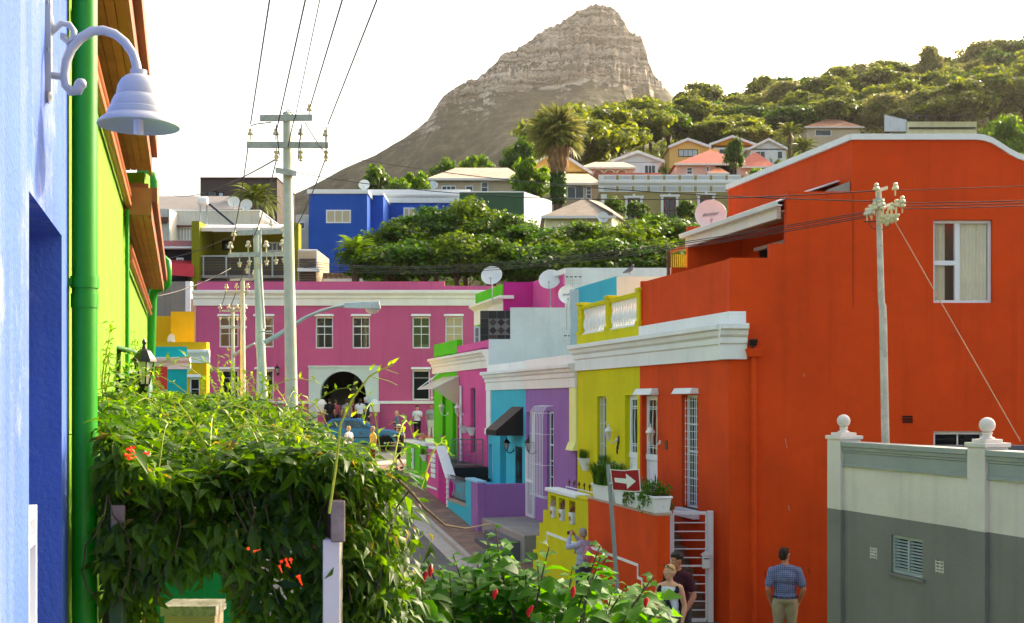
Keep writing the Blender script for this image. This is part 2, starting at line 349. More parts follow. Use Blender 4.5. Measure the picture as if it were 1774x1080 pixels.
# ------------------------------------------------------------------ mountain (about 1.2 km away)
MD = 1200.
sil = np.array([(-200, 520), (100, 470), (300, 420), (420, 375), (480, 350), (535, 325), (600, 290), (650, 269), (700, 240), (740, 210), (752, 190), (778, 158), (800, 150), (838, 132), (850, 118), (872, 97), (905, 83), (930, 62), (960, 46), (985, 33), (1006, 18), (1024, 14), (1056, 14), (1073, 23), (1082, 40), (1090, 56), (1108, 64), (1118, 84), (1124, 110), (1128, 122), (1140, 140), (1168, 168), (1230, 205), (1400, 260), (1700, 330), (2100, 400)], float)
cols = np.unique(np.concatenate([np.linspace(-200, 700, 90), np.linspace(700, 1180, 380), np.linspace(1180, 2100, 80)]))
ry = np.interp(cols, sil[:, 0], sil[:, 1])
ry = ry-(fbm(cols*.06, cols*0+3, 4, 9)-.47)*2.5*sstep(500, 760, cols)*(1-sstep(1180, 1250, cols))-(fbm(cols*.25, cols*0+7, 3, 19)-.45)*1.8
H = EYE-(ry-HY)*MD/FPX; Xc = (cols-CX)*MD/FPX
nr = 330
# integrate the slope downwards from the ridge, alternating cliff bands and ledges
zt = np.linspace(0, 1, nr)
Vv = np.zeros((nr, len(cols), 3)); zbase = -5.; DY = np.zeros((nr, len(cols))); CL = np.zeros((nr, len(cols)))
for j in range(len(cols)):
    h = H[j]; dip = .11*Xc[j]
    z = h-(h-zbase)*zt**1.25
    zz = z-dip*.6+(fbm(np.full(nr, Xc[j]*.02), z*.01, 3, 3)-.45)*16
    cliff = sstep(312, 326, zz)
    band = vnoise(zz*.085, zz*0+.37, 21)*.55+vnoise(zz*.24, zz*0+.5+0*Xc[j], 33)*.3+vnoise(zz*.24, np.full(nr, Xc[j]*.03), 35)*.25
    steep = sstep(.42, .56, band)
    ang = np.where(cliff > .5, 32+50*steep, 30+9*vnoise(zz*.03, np.full(nr, Xc[j]*.01), 8))
    upper = sstep(345, 372, zz); ang = np.maximum(ang, upper*74)
    dz = -np.diff(z, prepend=z[0]); dy = np.cumsum(dz/np.tan(np.radians(np.clip(ang, 20, 84))))
    DY[:, j] = dy; CL[:, j] = cliff; Vv[:, j, 2] = z
kw = 31; ker = np.hanning(kw+2)[1:-1]; ker /= ker.sum(); pad = np.pad(DY, ((0, 0), (kw//2, kw//2)), mode='edge')
DYs = np.stack([np.convolve(r_, ker, mode='valid') for r_ in pad])
k2 = 5; pad = np.pad(DY, ((0, 0), (k2//2, k2//2)), mode='edge'); DYf = np.stack([np.convolve(r_, np.ones(k2)/k2, mode='valid') for r_ in pad])
for j in range(len(cols)):
    z = Vv[:, j, 2]; h = H[j]; ox = np.full(nr, Xc[j]); cliff = CL[:, j]
    frac = (np.abs(fbm(ox*.11, z*.012, 4, 50)-.5)*2)
    rough = (fbm(ox*.30, z*.10, 4, 60)-.47)*15+(fbm(ox*.9, z*.5, 3, 61)-.45)*5
    y = MD-(DYs[:, j]*(1-.35*cliff)+DYf[:, j]*.35*cliff)+cliff*(frac*-20+rough)+(1-cliff)*((fbm(ox*.016, z*.016, 5, 70)-.5)*30+(fbm(ox*.12, z*.12, 4, 71)-.5)*7)*sstep(0, 40, h-z)
    Vv[:, j, 0] = Xc[j]; Vv[:, j, 1] = y
# back side: mirrored coarse
idx = np.arange(nr*len(cols)).reshape(nr, len(cols))
F = np.stack([idx[:-1, :-1], idx[1:, :-1], idx[1:, 1:], idx[:-1, 1:]], -1).reshape(-1, 4)
bk = Vv[0].copy(); bk2 = bk.copy(); bk2[:, 1] += (bk[:, 2]+5)*1.2; bk2[:, 2] = -5
Va = np.concatenate([Vv.reshape(-1, 3), bk2]); b0 = nr*len(cols); n_ = len(cols)
Fb = np.stack([idx[0, :-1], idx[0, 1:], b0+np.arange(1, n_), b0+np.arange(n_-1)], -1)
def mount_mat():
    m = bpy.data.materials.new('mountain_rock'); m.use_nodes = True; t = m.node_tree; L = t.links.new; b = t.nodes['Principled BSDF']; b.inputs['Roughness'].default_value = .95; b.inputs['Specular IOR Level'].default_value = .1
    g = N(t, 'ShaderNodeNewGeometry'); sx = N(t, 'ShaderNodeSeparateXYZ'); L(g.outputs['Normal'], sx.inputs[0]); sp = N(t, 'ShaderNodeSeparateXYZ'); L(g.outputs['Position'], sp.inputs[0])
    # rock with strata
    vm = N(t, 'ShaderNodeVectorMath', operation='MULTIPLY'); vm.inputs[1].default_value = (.016, .016, .26); L(g.outputs['Position'], vm.inputs[0])
    n = N(t, 'ShaderNodeTexNoise'); n.inputs['Scale'].default_value = 1; n.inputs['Detail'].default_value = 8; n.inputs['Roughness'].default_value = .65; L(vm.outputs[0], n.inputs['Vector'])
    r = N(t, 'ShaderNodeValToRGB'); e = r.color_ramp.elements; e[0].position = .38; e[0].color = (*lin((66, 58, 48)), 1); e[1].position = .60; e[1].color = (*lin((210, 196, 180)), 1); x = e.new(.48); x.color = (*lin((150, 136, 122)), 1)
    L(n.outputs['Fac'], r.inputs[0])
    # scrub
    n2 = N(t, 'ShaderNodeTexNoise'); n2.inputs['Scale'].default_value = .05; n2.inputs['Detail'].default_value = 10; n2.inputs['Roughness'].default_value = .68; L(g.outputs['Position'], n2.inputs['Vector'])
    r2 = N(t, 'ShaderNodeValToRGB'); e = r2.color_ramp.elements; e[0].position = .40; e[0].color = (*lin((28, 34, 20)), 1); e[1].position = .64; e[1].color = (*lin((86, 80, 60)), 1); x = e.new(.52); x.color = (*lin((56, 58, 38)), 1)
    L(n2.outputs['Fac'], r2.inputs[0])
    # mask: steep faces rock; talus (low) scrub
    n3 = N(t, 'ShaderNodeTexNoise'); n3.inputs['Scale'].default_value = .12; n3.inputs['Detail'].default_value = 6; L(g.outputs['Position'], n3.inputs['Vector'])
    ab = N(t, 'ShaderNodeMath', operation='ABSOLUTE'); L(sx.outputs[2], ab.inputs[0])
    ad = N(t, 'ShaderNodeMath', operation='MULTIPLY_ADD'); ad.inputs[1].default_value = .5; L(n3.outputs['Fac'], ad.inputs[0]); L(ab.outputs[0], ad.inputs[2])
    mr = N(t, 'ShaderNodeMapRange'); mr.inputs[1].default_value = .74; mr.inputs[2].default_value = .98; L(ad.outputs[0], mr.inputs[0])
    hz = N(t, 'ShaderNodeMath', operation='MULTIPLY_ADD'); hz.inputs[1].default_value = -.12; L(sp.outputs[0], hz.inputs[0]); L(sp.outputs[2], hz.inputs[2])
    nz = N(t, 'ShaderNodeMath', operation='MULTIPLY_ADD'); nz.inputs[1].default_value = 70; L(n3.outputs['Fac'], nz.inputs[0]); L(hz.outputs[0], nz.inputs[2])
    m5 = N(t, 'ShaderNodeMapRange'); m5.inputs[1].default_value = 338; m5.inputs[2].default_value = 312; L(nz.outputs[0], m5.inputs[0])
    mxx = N(t, 'ShaderNodeMath', operation='MAXIMUM'); L(mr.outputs[0], mxx.inputs[0]); L(m5.outputs[0], mxx.inputs[1]); mr = mxx
    mx = N(t, 'ShaderNodeMix', data_type='RGBA'); L(mr.outputs[0], mx.inputs[0]); L(r.outputs[0], mx.inputs[6]); L(r2.outputs[0], mx.inputs[7]); L(mx.outputs[2], b.inputs['Base Color'])
    bp = N(t, 'ShaderNodeBump'); bp.inputs['Strength'].default_value = .8; bp.inputs['Distance'].default_value = 3; L(n.outputs['Fac'], bp.inputs['Height']); L(bp.outputs[0], b.inputs['Normal'])
    return m
MM = mount_mat()
tag(arr_mesh('mountain', Va, np.concatenate([F, Fb]), MM), kind='structure')
# ================================================================== row of houses on the right
def extr(mb, fr, poly, u0, u1, mi=0):
    n = len(poly); vs = [fr(u0, o, z) for o, z in poly]+[fr(u1, o, z) for o, z in poly]
    return mb.add(vs, [tuple(range(n)), tuple(range(2*n-1, n-1, -1))]+[(i, n+i, n+(i+1) % n, (i+1) % n) for i in range(n)], mi)
def sh(poly, dz): return [(o, z+dz) for o, z in poly]
ORANGE = plaster('orange_plaster', (214, 70, 12), streak=.42, grime=(120, 34, 10), var=.13, spots=.16, sscale=.8)
YELLOW = plaster('acid_yellow_plaster', (206, 198, 6), streak=.2, grime=(110, 96, 20))
PURPLE = plaster('lilac_plaster', (150, 106, 168), streak=.3, grime=(70, 50, 84))
TURQ = plaster('turquoise_plaster', (62, 178, 202), streak=.2, grime=(40, 90, 104))
PINK = plaster('pink_plaster', (212, 84, 152), streak=.25, grime=(110, 40, 80))
MAGENTA = plaster('magenta_plaster', (190, 40, 132), streak=.2, grime=(90, 20, 64))
LIME = plaster('lime_plaster', (86, 190, 18), streak=.2, grime=(40, 90, 14))
PALEBLUE = plaster('pale_blue_brick_paint', (196, 212, 212), bump=.5, bscale=14, streak=.25)
TILE_STEP = mat('stair_tile', (122, 104, 84), rough=.6, var=.2, vscale=4)
CORN = [(0, 4.8), (.07, 4.8), (.07, 5.06), (.11, 5.08), (.11, 5.18), (.17, 5.22), (.19, 5.3), (.26, 5.32), (.26, 5.41), (.05, 5.43), (-.05, 5.43), (-.05, 4.8)]
# ---- orange house
oh = root('orange_house', 'tall bright orange house with stepped side wall and white cornice', 'house', RF(20, 0, 0))
def otop(u): return 6.56 if u < 4.48 else 6.81 if u < 4.77 else 7.71 if u < 5.88 else 8.6 if u < 8.03 else 8.0
F20 = FR(20.0)
b = MB().wall(F20, 3.77, 14, -.2, 8.6, [(7.30, 8.33, 5.78, 7.22), (7.30, 8.2, 2.7, 3.56)], thick=.25, inside=lambda u, z: z < otop(u), us=(4.48, 4.77, 5.88, 8.03), zs=(6.56, 6.81, 7.71, 8.0))
b.build('side_wall', ORANGE, oh)
cur = [(8.03, 8.6), (8.16, 8.585), (8.3, 8.54), (8.45, 8.45), (8.6, 8.35), (8.75, 8.27), (8.95, 8.21), (9.3, 8.18), (14, 8.18)]
MB().prism([(u, 20.0, z) for u, z in [(8.03, 8.0)]+cur+[(14, 8.0)]], (0, .25, 0)).build('curved_parapet', ORANGE, oh)
cp = MB()
tops = [(5.86, 8.6)]+cur
for (a, c) in zip(tops, tops[1:]):
    cp.hexa([(a[0], 19.95, a[1]), (c[0], 19.95, c[1]), (c[0], 20.3, c[1]), (a[0], 20.3, a[1]), (a[0], 19.95, a[1]+.1), (c[0], 19.95, c[1]+.1), (c[0], 20.3, c[1]+.1), (a[0], 20.3, a[1]+.1)])
cp.fbox(RF, 19.5, 24.2, -2.33, -2.0, 8.6, 8.705)
cp.build('coping', WHITE, oh)
MB().box(3.66, 14, 24.25, 24.5, -.2, 5.5).build('rear_wall', ORANGE, oh)
MB().box(4.95, 14, 24.252, 24.498, 5.5, 8.3).build('upper_rear_wall', ORANGE, oh)
MB().box(13.75, 14, 20.2, 24.3, -.2, 8.1).build('end_wall', ORANGE, oh)
fw = MB().wall(RF, 20.02, 24.1, -.2, 5.6, [(21.28, 22.0, 2.06, 4.19), (23.17, 24.0, 1.85, 4.2)], thick=.28)
fw.build('front_wall', ORANGE, oh)
MB().fbox(RF, 20.1, 24.1, -.26, -.06, 5.6, 6.56).build('terrace_parapet', ORANGE, oh)
MB().fbox(RF, 19.52, 24.2, -2.33, -2.06, 5.5, 8.6).build('upper_front_wall', ORANGE, oh)
MB().fbox(RF, 20.2, 24.2, -2.2, -.2, 5.45, 5.6).build('terrace_floor', CONC, oh)
MB().fbox(RF, 20.25, 24.1, -9, -2.35, 8.2, 8.3).build('roof', CONC, oh)
X0 = RF(24.1, 0, 0).x
pw = MB().wall(FR(24.1), X0+.03, X0+9, 5.2, 8.6, thick=.2, inside=lambda u, z: z < (6.58 if u < X0+.67 else 6.86 if u < X0+1.0 else 7.72 if u < X0+2.15 else 8.6), us=(X0+.67, X0+1.0, X0+2.15), zs=(6.58, 6.86, 7.72))
pw.build('party_wall', ORANGE, oh)
# white cornice with its return, plus the white parapet above it
c = MB(); extr(c, RF, CORN, 20.0, 24.1); extr(c, F20, CORN, 3.58, 4.06)
c.fbox(RF, 20.0, 24.1, -.2, .03, 5.43, 5.63); c.box(3.74, 4.05, 19.97, 20.2, 5.43, 5.632)
c.build('cornice', WHITE, oh, bevel=.006)
window(oh, F20, 7.30, 8.33, 5.78, 7.22, o=-.08, nx=1, nz=1, fw=.05, one=True, pm=glass('thin_glass', (60, 66, 64), .10, .03), curtain=[(0, .24), (.47, .99)], fd=.03)
fx = MB(); fx.fbox(F20, 7.70, 7.79, -.15, -.078, 5.83, 7.17); fx.fbox(F20, 7.35, 7.70, -.15, -.078, 6.44, 6.52); fx.build('window_mullion', TRIM, oh, bevel=.004)
MB().box(7.2, 8.5, 20.4, 21.6, 5.6, 7.4).build('room', mat('room_plaster', (120, 104, 84), var=.05), oh)
window(oh, F20, 7.30, 8.2, 2.7, 3.56, o=-.08, nx=2, nz=1, fw=.06, pm=PANE)
MB().box(5.905, 5.913, 19.994, 20.0, 5.7, 7.7).build('crack', mat('crack_shadow', (90, 22, 6)), oh)
for (x, y, l_) in ((1360, 760, 10), (1362, 772, 5), (1365.5, 876, 9), (1325, 990, 12), (1400, 985, 9), (1392, 648, 5)): MB().prism([P(x, y, 19.995), P(x+1.2, y, 19.995), P(x+2.4, y+l_, 19.995), P(x+1.6, y+l_, 19.995)], (0, .004, 0)).build('paint_chip', mat('chipped_plaster', (206, 170, 150)) if y < 900 else mat('crack_shadow', (90, 22, 6)), oh)
# small air brick
ab = MB()
for i in range(6):
    for j in range(3): ab.box(6.765+i*.03, 6.785+i*.03, 19.985, 20.0, 3.70+j*.045, 3.735+j*.045)
ab.build('air_brick', DARK, oh)
# burglar-barred tall window, door
W = window(oh, RF, 21.28, 22.0, 2.06, 4.19, o=-.12, nx=2, nz=4, sill=.12, hood=.2, sash=1)
bb = MB()
for i in range(7): u = 21.34+.10*i; bb.tube([RF(u, -.05, 2.1), RF(u, -.05, 4.15)], .007, 5)
for i in range(14): z = 2.2+.145*i; bb.tube([RF(21.3, -.055, z), RF(21.98, -.055, z)], .006, 5)
bb.build('burglar_bars', TRIM, W)
MB().fbox(RF, 21.2, 22.1, 0, .14, 1.9, 2.0).build('sill', TRIM, oh, bevel=.01)
def barred_door(par, u0, u1, z0, z1):
    d = MB(); d.fbox(RF, u0, u0+.09, -.17, -.11, z0, z1); d.fbox(RF, u1-.09, u1, -.17, -.11, z0, z1); d.fbox(RF, u0, u1, -.17, -.108, z1-.1, z1); d.fbox(RF, u0+.09, u1-.09, -.165, -.13, z0, z0+1.0); d.fbox(RF, u0, u1, -.17, -.09, z0+1.0, z0+1.12)
    D = d.build('door', TRIM, par, bevel=.006)
    MB().fbox(RF, u0+.09, u1-.09, -.16, -.15, z0+1.12, z1-.1).build('pane', PANE, D)
    k = MB(); zc = (z0+1.12+z1-.1)/2; n = 4
    for i in range(n):
        u = u0+.15+(u1-u0-.3)*i/(n-1); s_ = (i-(n-1)/2)/(n-1)
        k.tube([RF(u+(.10*s_*2*math.exp(-((z-zc)/.28)**2) if True else 0)*.9, -.12, z) for z in np.linspace(z0+1.13, z1-.11, 15)], .012, 5)
    for z in (z0+1.3, zc-.42, zc+.42, z1-.28): k.tube([RF(u0+.09, -.121, z), RF(u1-.09, -.121, z)], .010, 5)
    k.build('grille', TRIM, D)
    MB().fbox(RF, u0+.2, u0+.35, -.13, -.12, z0+.3, z0+.85).build('door_panel', TRIM, D, bevel=.01)
    MB().fbox(RF, u1-.35, u1-.2, -.13, -.12, z0+.3, z0+.85).build('door_panel', TRIM, D, bevel=.01)
    return D
barred_door(oh, 23.17, 24.0, 1.86, 4.19)
MB().hexa([RF(23.1, 0, 4.2), RF(24.05, 0, 4.2), RF(24.05, .2, 4.2), RF(23.1, .2, 4.2), RF(23.13, 0, 4.33), RF(24.02, 0, 4.33), RF(24.02, .13, 4.33), RF(23.13, .13, 4.33)]).build('door_hood', WHITE, oh, bevel=.008)
num = MB(); num.fbox(RF, 22.66, 22.78, 0, .012, 3.12, 3.30); num.build('house_number_plate', mat('bronze', (96, 70, 30), rough=.4, metal=.6), oh)
# verandah roof between the two party walls
vr = MB(); CORR = mat('corrugated_iron', (206, 208, 208), rough=.5, var=.1, vscale=4, streak=.3)
nco = 60; pr = []
for i in range(nco+1):
    d = 19.88+(23.8-19.88)*i/nco; z = .018*math.sin(i*math.pi/2*1.0)
    pr.append((d, z))
for (a, c2) in zip(pr, pr[1:]):
    vr.hexa([RF(a[0], -.86, 7.55+a[1]), RF(c2[0], -.86, 7.55+c2[1]), RF(c2[0], -2.12, 7.98+c2[1]), RF(a[0], -2.12, 7.98+a[1]), RF(a[0], -.86, 7.565+a[1]), RF(c2[0], -.86, 7.565+c2[1]), RF(c2[0], -2.12, 7.995+c2[1]), RF(a[0], -2.12, 7.995+a[1])])
V_ = vr.build('verandah_roof', CORR, oh)
gt = MB(); extr(gt, RF, [(-.9, 7.47), (-.8, 7.47), (-.78, 7.55), (-.8, 7.56), (-.81, 7.49), (-.89, 7.49)], 19.8, 23.9); gt.build('gutter', TRIM, V_)
MB().fbox(RF, 20.02, 23.85, -.99, -.91, 7.28, 7.5).build('fascia_board', CREAMW, V_)
MB().hexa([RF(19.95, -1.0, 7.40), RF(23.85, -1.0, 7.40), RF(23.6, -2.06, 7.55), RF(19.72, -2.06, 7.55), RF(19.95, -1.0, 7.42), RF(23.85, -1.0, 7.42), RF(23.6, -2.06, 7.57), RF(19.72, -2.06, 7.57)]).build('soffit', mat('soffit_board', (214, 190, 160), var=.1, streak=.3), V_)
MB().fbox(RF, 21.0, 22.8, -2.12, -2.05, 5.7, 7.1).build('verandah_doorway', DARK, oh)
MB().fbox(RF, 20.95, 22.85, -2.12, -1.95, 7.1, 7.17).build('doorway_lintel', TRIM, oh)
MB().prism([(5.42, 20.05, 7.712), (5.5, 20.05, 7.76), (5.7, 20.05, 7.83), (5.87, 20.05, 7.9), (5.87, 20.05, 7.712)], (0, .2, 0)).build('mortar_wedge', CONC, oh)
# downpipe with hopper head and flood light on the side wall
dp = MB(); dp.tube([(4.17, 19.92, 4.85), (4.17, 19.92, .0)], .045, 10)
for z in (4.3, 3.2, 2.1): dp.tube([(4.17, 19.92, z), (4.17, 19.92, z+.07)], .058, 10)
dp.build('downpipe', ORANGE, oh, smooth=True)
MB().hexa([(4.06, 19.83, 4.84), (4.28, 19.83, 4.84), (4.28, 19.995, 4.84), (4.06, 19.995, 4.84), (4.02, 19.8, 4.98), (4.32, 19.8, 4.98), (4.32, 19.995, 4.98), (4.02, 19.995, 4.98)]).build('hopper_head', ORANGE, oh, bevel=.008)
fl = root('flood_light', 'small black flood light above the orange hopper head', 'flood light', (4.15, 19.9, 5.0))
MB().hexa([(4.09, 19.84, 5.03), (4.21, 19.84, 5.03), (4.21, 19.96, 5.03), (4.09, 19.96, 5.03), (4.08, 19.8, 5.14), (4.22, 19.8, 5.14), (4.22, 19.94, 5.14), (4.08, 19.94, 5.14)]).build('lamp_housing', BLACK, fl, bevel=.006)
MB().box(4.13, 4.17, 19.88, 19.92, 4.985, 5.035).build('bracket', BLACK, fl)
# stoop with steps, planter wall and gate
st = MB(); st.wall(RF, 20.0, 23.5, -.2, 2.15, thick=.24)
st2 = lambda d, o, z: RF(d, o+1.35, z)
s1 = MB().wall(st2, 20.0, 23.5, -.2, 2.12, thick=.24); s1.build('stoop_wall', ORANGE, oh)
MB().fbox(RF, 19.99, 23.5, 1.09, 1.37, 2.12, 2.16).build('stoop_coping', mat('coping_cement', (176, 150, 132), var=.12, spots=.3), oh, bevel=.006)
MB().fbox(RF, 22.4, 23.5, .005, 1.11, -.1, 1.85).build('stoop_floor', TILE_STEP, oh)
for i in range(9):
    MB().fbox(RF, 20.62+.2*i, 20.62+.2*(i+1)+.004, .006, 1.108, -.1, .22+.185*i).build('step', TILE_STEP, oh, bevel=.012)
MB().fbox(RF, 20.0, 20.62, .006, 1.108, -.1, .16).build('landing', TILE_STEP, oh, bevel=.01)
tr = MB(); T = (1.352, 1.366)
for (a, c2, z0, z1) in ((20.86, 23.45, 1.14, 1.19), (20.82, 20.86, .92, 1.19), (20.66, 20.82, .92, .97), (20.62, 20.66, .6, .97), (20.45, 20.62, .6, .65)): tr.fbox(RF, a, c2, T[0], T[1], z0, z1)
tr.build('trim_line', WHITE, oh)
gt = root('garden_gate', 'white metal gate with horizontal rails at the orange steps', 'gate', (3.1, 20.5, .1))
def bar(mb, x, z0, z1, w=.03, y=20.5): mb.box(x-w, x+w, y-w, y+w, z0, z1)
g = MB(); bar(g, 2.79, .14, 2.13, .045); g.build('gate_post', TRIM, gt, bevel=.006)
g = MB(); bar(g, 3.52, .14, 2.13, .05); g.build('gate_post', TRIM, gt, bevel=.006)
g = MB(); bar(g, 2.86, .2, 2.08, .018); bar(g, 3.45, .2, 2.08, .018); g.box(2.86, 3.45, 20.48, 20.52, 2.06, 2.12); g.box(2.86, 3.45, 20.48, 20.52, .16, .22); g.build('gate_frame', TRIM, gt, bevel=.004)
for i in range(11): MB().box(2.87, 3.44, 20.49, 20.51, .36+.155*i, .36+.155*i+(.035 if i == 5 else .018)).build('rail', TRIM, gt)
mbx = root('letter_box', 'small white letter box hung on the gate post', 'letter box', (3.43, 20.4, 1.15))
MB().box(3.36, 3.5, 20.36, 20.44, 1.12, 1.36).build('box_body', TRIM, mbx, bevel=.008)
MB().prism([(3.34, 20.34, 1.36), (3.52, 20.34, 1.36), (3.43, 20.34, 1.43)], (0, .12, 0)).build('box_lid', TRIM, mbx)
MB().box(3.38, 3.48, 20.352, 20.358, 1.29, 1.305).build('slot', DARK, mbx)
# ---- yellow house
yh = root('yellow_house', 'acid yellow single-storey house with white balustrade terrace', 'house', RF(26, 0, 0))
b = MB().wall(RF, 24.102, 28.1, -.2, 5.6, [(26.1, 26.7, 1.9, 4.18), (24.24, 24.95, 1.85, 4.2)], thick=.28); b.build('front_wall', YELLOW, yh)
c = MB(); extr(c, RF, CORN, 24.1, 28.16); c.build('cornice', WHITE, yh, bevel=.006)
MB().fbox(RF, 24.1, 28.1, -.25, .02, 5.43, 5.66).build('parapet_band', YELLOW, yh)
MB().fbox(RF, 24.3, 28.1, -6, -.2, 5.4, 5.5).build('terrace_floor', CONC, yh)
MB().fbox(RF, 27.95, 28.1, -6, -.24, -.2, 6.1).build('party_wall', PALEBLUE, yh)
W = window(yh, RF, 26.1, 26.7, 1.9, 4.18, o=-.14, nx=2, nz=4)
bb = MB()
for i in range(6): u = 26.15+.1*i; bb.tube([RF(u, -.06, 1.95), RF(u, -.06, 4.14)], .007, 5)
for i in range(5): z = 2.2+.45*i; bb.tube([RF(26.1, -.065, z), RF(26.7, -.065, z)], .007, 5)
bb.build('burglar_bars', TRIM, W)
barred_door(yh, 24.24, 24.95, 1.86, 4.2)
orn = MB()
for k in range(3): orn.tube([RF(25.30+.05*k+.03*math.sin(t_*6), .01, 3.22-.11*k+.09*math.cos(t_*6)) for t_ in np.linspace(0, 1, 10)], .009, 5)
orn.build('wrought_house_number', BLACK, yh)
for (a, c2) in ((27.85, 28.1), (25.98, 26.16), (24.12, 24.3)):
    bal = MB(); bal.fbox(RF, a, c2, -.22, .0, 5.66, 6.38); bal.fbox(RF, a-.03, c2+.03, -.25, .03, 6.38, 6.45); bal.fbox(RF, a-.03, c2+.03, -.25, .03, 5.66, 5.76)
    bal.build('balustrade_post', YELLOW, yh, bevel=.01)
MB().fbox(RF, 24.3, 28.0, -.2, -.02, 6.28, 6.38).build('balustrade_rail', YELLOW, yh, bevel=.01)
MB().fbox(RF, 24.3, 28.0, -.2, -.02, 5.66, 5.70).build('balustrade_foot_rail', WHITE, yh)
prof = [(.05, 0), (.05, .04), (.035, .05), (.06, .12), (.072, .2), (.055, .3), (.032, .40), (.04, .46), (.05, .48), (.05, .58)]
bm0 = None
for (a, c2) in ((24.42, 25.9), (26.26, 27.78)):
    for i in range(11):
        u = a+(c2-a)*i/10
        if bm0 is None:
            bo = MB().lathe(prof, RF(u, -.11, 5.70), 10).build('baluster', WHITE, yh, smooth=True); bm0 = (bo, u)
        else:
            o_ = bm0[0].copy(); COL.objects.link(o_); o_.parent = yh; o_.location = RF(u, -.11, 0)-RF(bm0[1], -.11, 0); ORG[o_] = ORG[bm0[0]]
# yellow stoop wall with niches and stepped end
def yin(u, z): return z < (2.06 if u < 26.2 else 1.6 if u < 26.55 else 1.28 if u < 26.85 else .95 if u < 27.1 else .6)
b = MB().wall(st2, 23.5, 27.35, -.2, 2.06, [(24.3, 24.7, 1.5, 1.98), (24.97, 25.4, 1.5, 1.98), (25.6, 26.0, 1.5, 1.98)], thick=.24, inside=yin, us=(26.2, 26.55, 26.85, 27.1), zs=(1.6, 1.28, .95, .6)); b.build('stoop_wall', YELLOW, yh)
MB().fbox(RF, 24.15, 26.28, 1.07, 1.4, 2.06, 2.14).build('stoop_coping', WHITE, yh, bevel=.01)
MB().fbox(RF, 23.5, 24.15, 1.09, 1.37, 2.06, 2.12).build('stoop_coping_end', YELLOW, yh, bevel=.01)
MB().fbox(RF, 23.5, 27.0, .005, 1.11, -.1, 1.85).build('stoop_floor', TILE_STEP, yh)
for i in range(5): MB().fbox(RF, 27.0+.25*i, 27.25+.25*i, .006, 1.108, -.1, 1.55-.3*i).build('step', TILE_STEP, yh, bevel=.012)
tr = MB(); tr.fbox(RF, 24.2, 26.2, T[0], T[1], 1.09, 1.15); tr.fbox(RF, 26.2, 26.25, T[0], T[1], .88, 1.15); tr.fbox(RF, 26.25, 26.4, T[0], T[1], .88, .93); tr.build('trim_line', WHITE, yh)
sp = root('spiked_rail', 'low rail of small bronze spikes behind the yellow stoop wall', 'railing', RF(25, .9, 2.1))
s_ = MB(); s_.tube([RF(24.0, .95, 2.16), RF(26.1, .95, 2.16)], .012, 6)
for u in (24.0, 26.1): s_.tube([RF(u, .95, 1.85), RF(u, .95, 2.16)], .012, 6)
s_.build('rail', TRIM, sp)
for i in range(6):
    u = 24.2+.34*i; MB().tube([RF(u, .95, 2.16), RF(u, .95, 2.24), RF(u, .95, 2.27), RF(u, .95, 2.34)], [.008, .012, .03, .002], 6).build('spike', mat('bronze', (96, 70, 30)), sp)
# ---- upper storeys seen over the yellow terrace
hs = lambda s_: (lambda d, o, z: RF(d, o-s_, z))
# ---- purple and turquoise houses
COR2 = [(0, 4.4), (.06, 4.4), (.06, 4.64), (.1, 4.66), (.1, 4.76), (.16, 4.8), (.18, 4.87), (.25, 4.89), (.25, 4.98), (.03, 5.0), (-.05, 5.0), (-.05, 4.4)]
ph = root('lilac_house', 'lilac house with white barred window beside the yellow house', 'house', RF(30.3, 0, .1))
MB().wall(RF, 28.25, 32.6, -.2, 5.0, [(30.0, 30.6, 1.6, 3.8), (31.68, 32.5, .8, 3.76)], thick=.28).build('front_wall', PURPLE, ph)
c = MB(); extr(c, RF, COR2, 28.1, 32.6); c.fbox(RF, 28.12, 32.6, -.2, .02, 5.0, 5.22); c.build('cornice', CREAMW, ph, bevel=.006)
PALEY = plaster('pale_yellow_paint', (236, 236, 150), streak=.1)
q = MB(); q.fbox(RF, 28.11, 28.6, -.1, .05, 3.06, 4.4); q.hexa([RF(28.1, -.1, 2.86), RF(28.64, -.1, 2.86), RF(28.64, .14, 2.86), RF(28.1, .14, 2.86), RF(28.1, -.1, 3.06), RF(28.64, -.1, 3.06), RF(28.64, .06, 3.06), RF(28.1, .06, 3.06)]); q.build('pilaster', PALEY, ph, bevel=.006)
W = window(ph, RF, 30.0, 30.6, 1.6, 3.8, o=-.08, nx=2, nz=5, sash=2)
cg = MB()
for i in range(9):
    u = 29.95+.14*i; cg.tube([RF(u, .03, 3.95), RF(u, .2, 3.93), RF(u, .3, 3.8), RF(u, .32, 3.6), RF(u, .32, 1.55), RF(u, .02, 1.5)], .009, 5)
for z in (1.6, 2.4, 3.2, 3.75): cg.tube([RF(29.95, .02, z), RF(29.95, .32, z), RF(31.07, .32, z), RF(31.07, .02, z)], .009, 5)
cg.build('security_cage', TRIM, ph)
d_ = MB(); d_.fbox(RF, 31.68, 32.5, -.2, -.14, .8, 3.76); d_.build('door', TRIM, ph)
g = MB(); g.fbox(RF, 31.70, 31.78, .0, .04, .84, 2.95); g.fbox(RF, 32.42, 32.5, .0, .04, .84, 2.95); g.fbox(RF, 31.78, 32.42, .0, .04, 2.88, 2.95); g.fbox(RF, 31.78, 32.42, .0, .04, .84, .92); g.fbox(RF, 31.78, 32.42, .0, .04, 1.8, 1.88)
for i in range(6): u = 31.85+.1*i; g.tube([RF(u, .02, .9), RF(u, .02, 2.9)], .01, 5)
g.build('security_gate', TRIM, ph)
MB().fbox(RF, 28.3, 32.6, 0.004, 1.3, -.1, .82).build('stoop_floor', CONC, ph, bevel=.02)
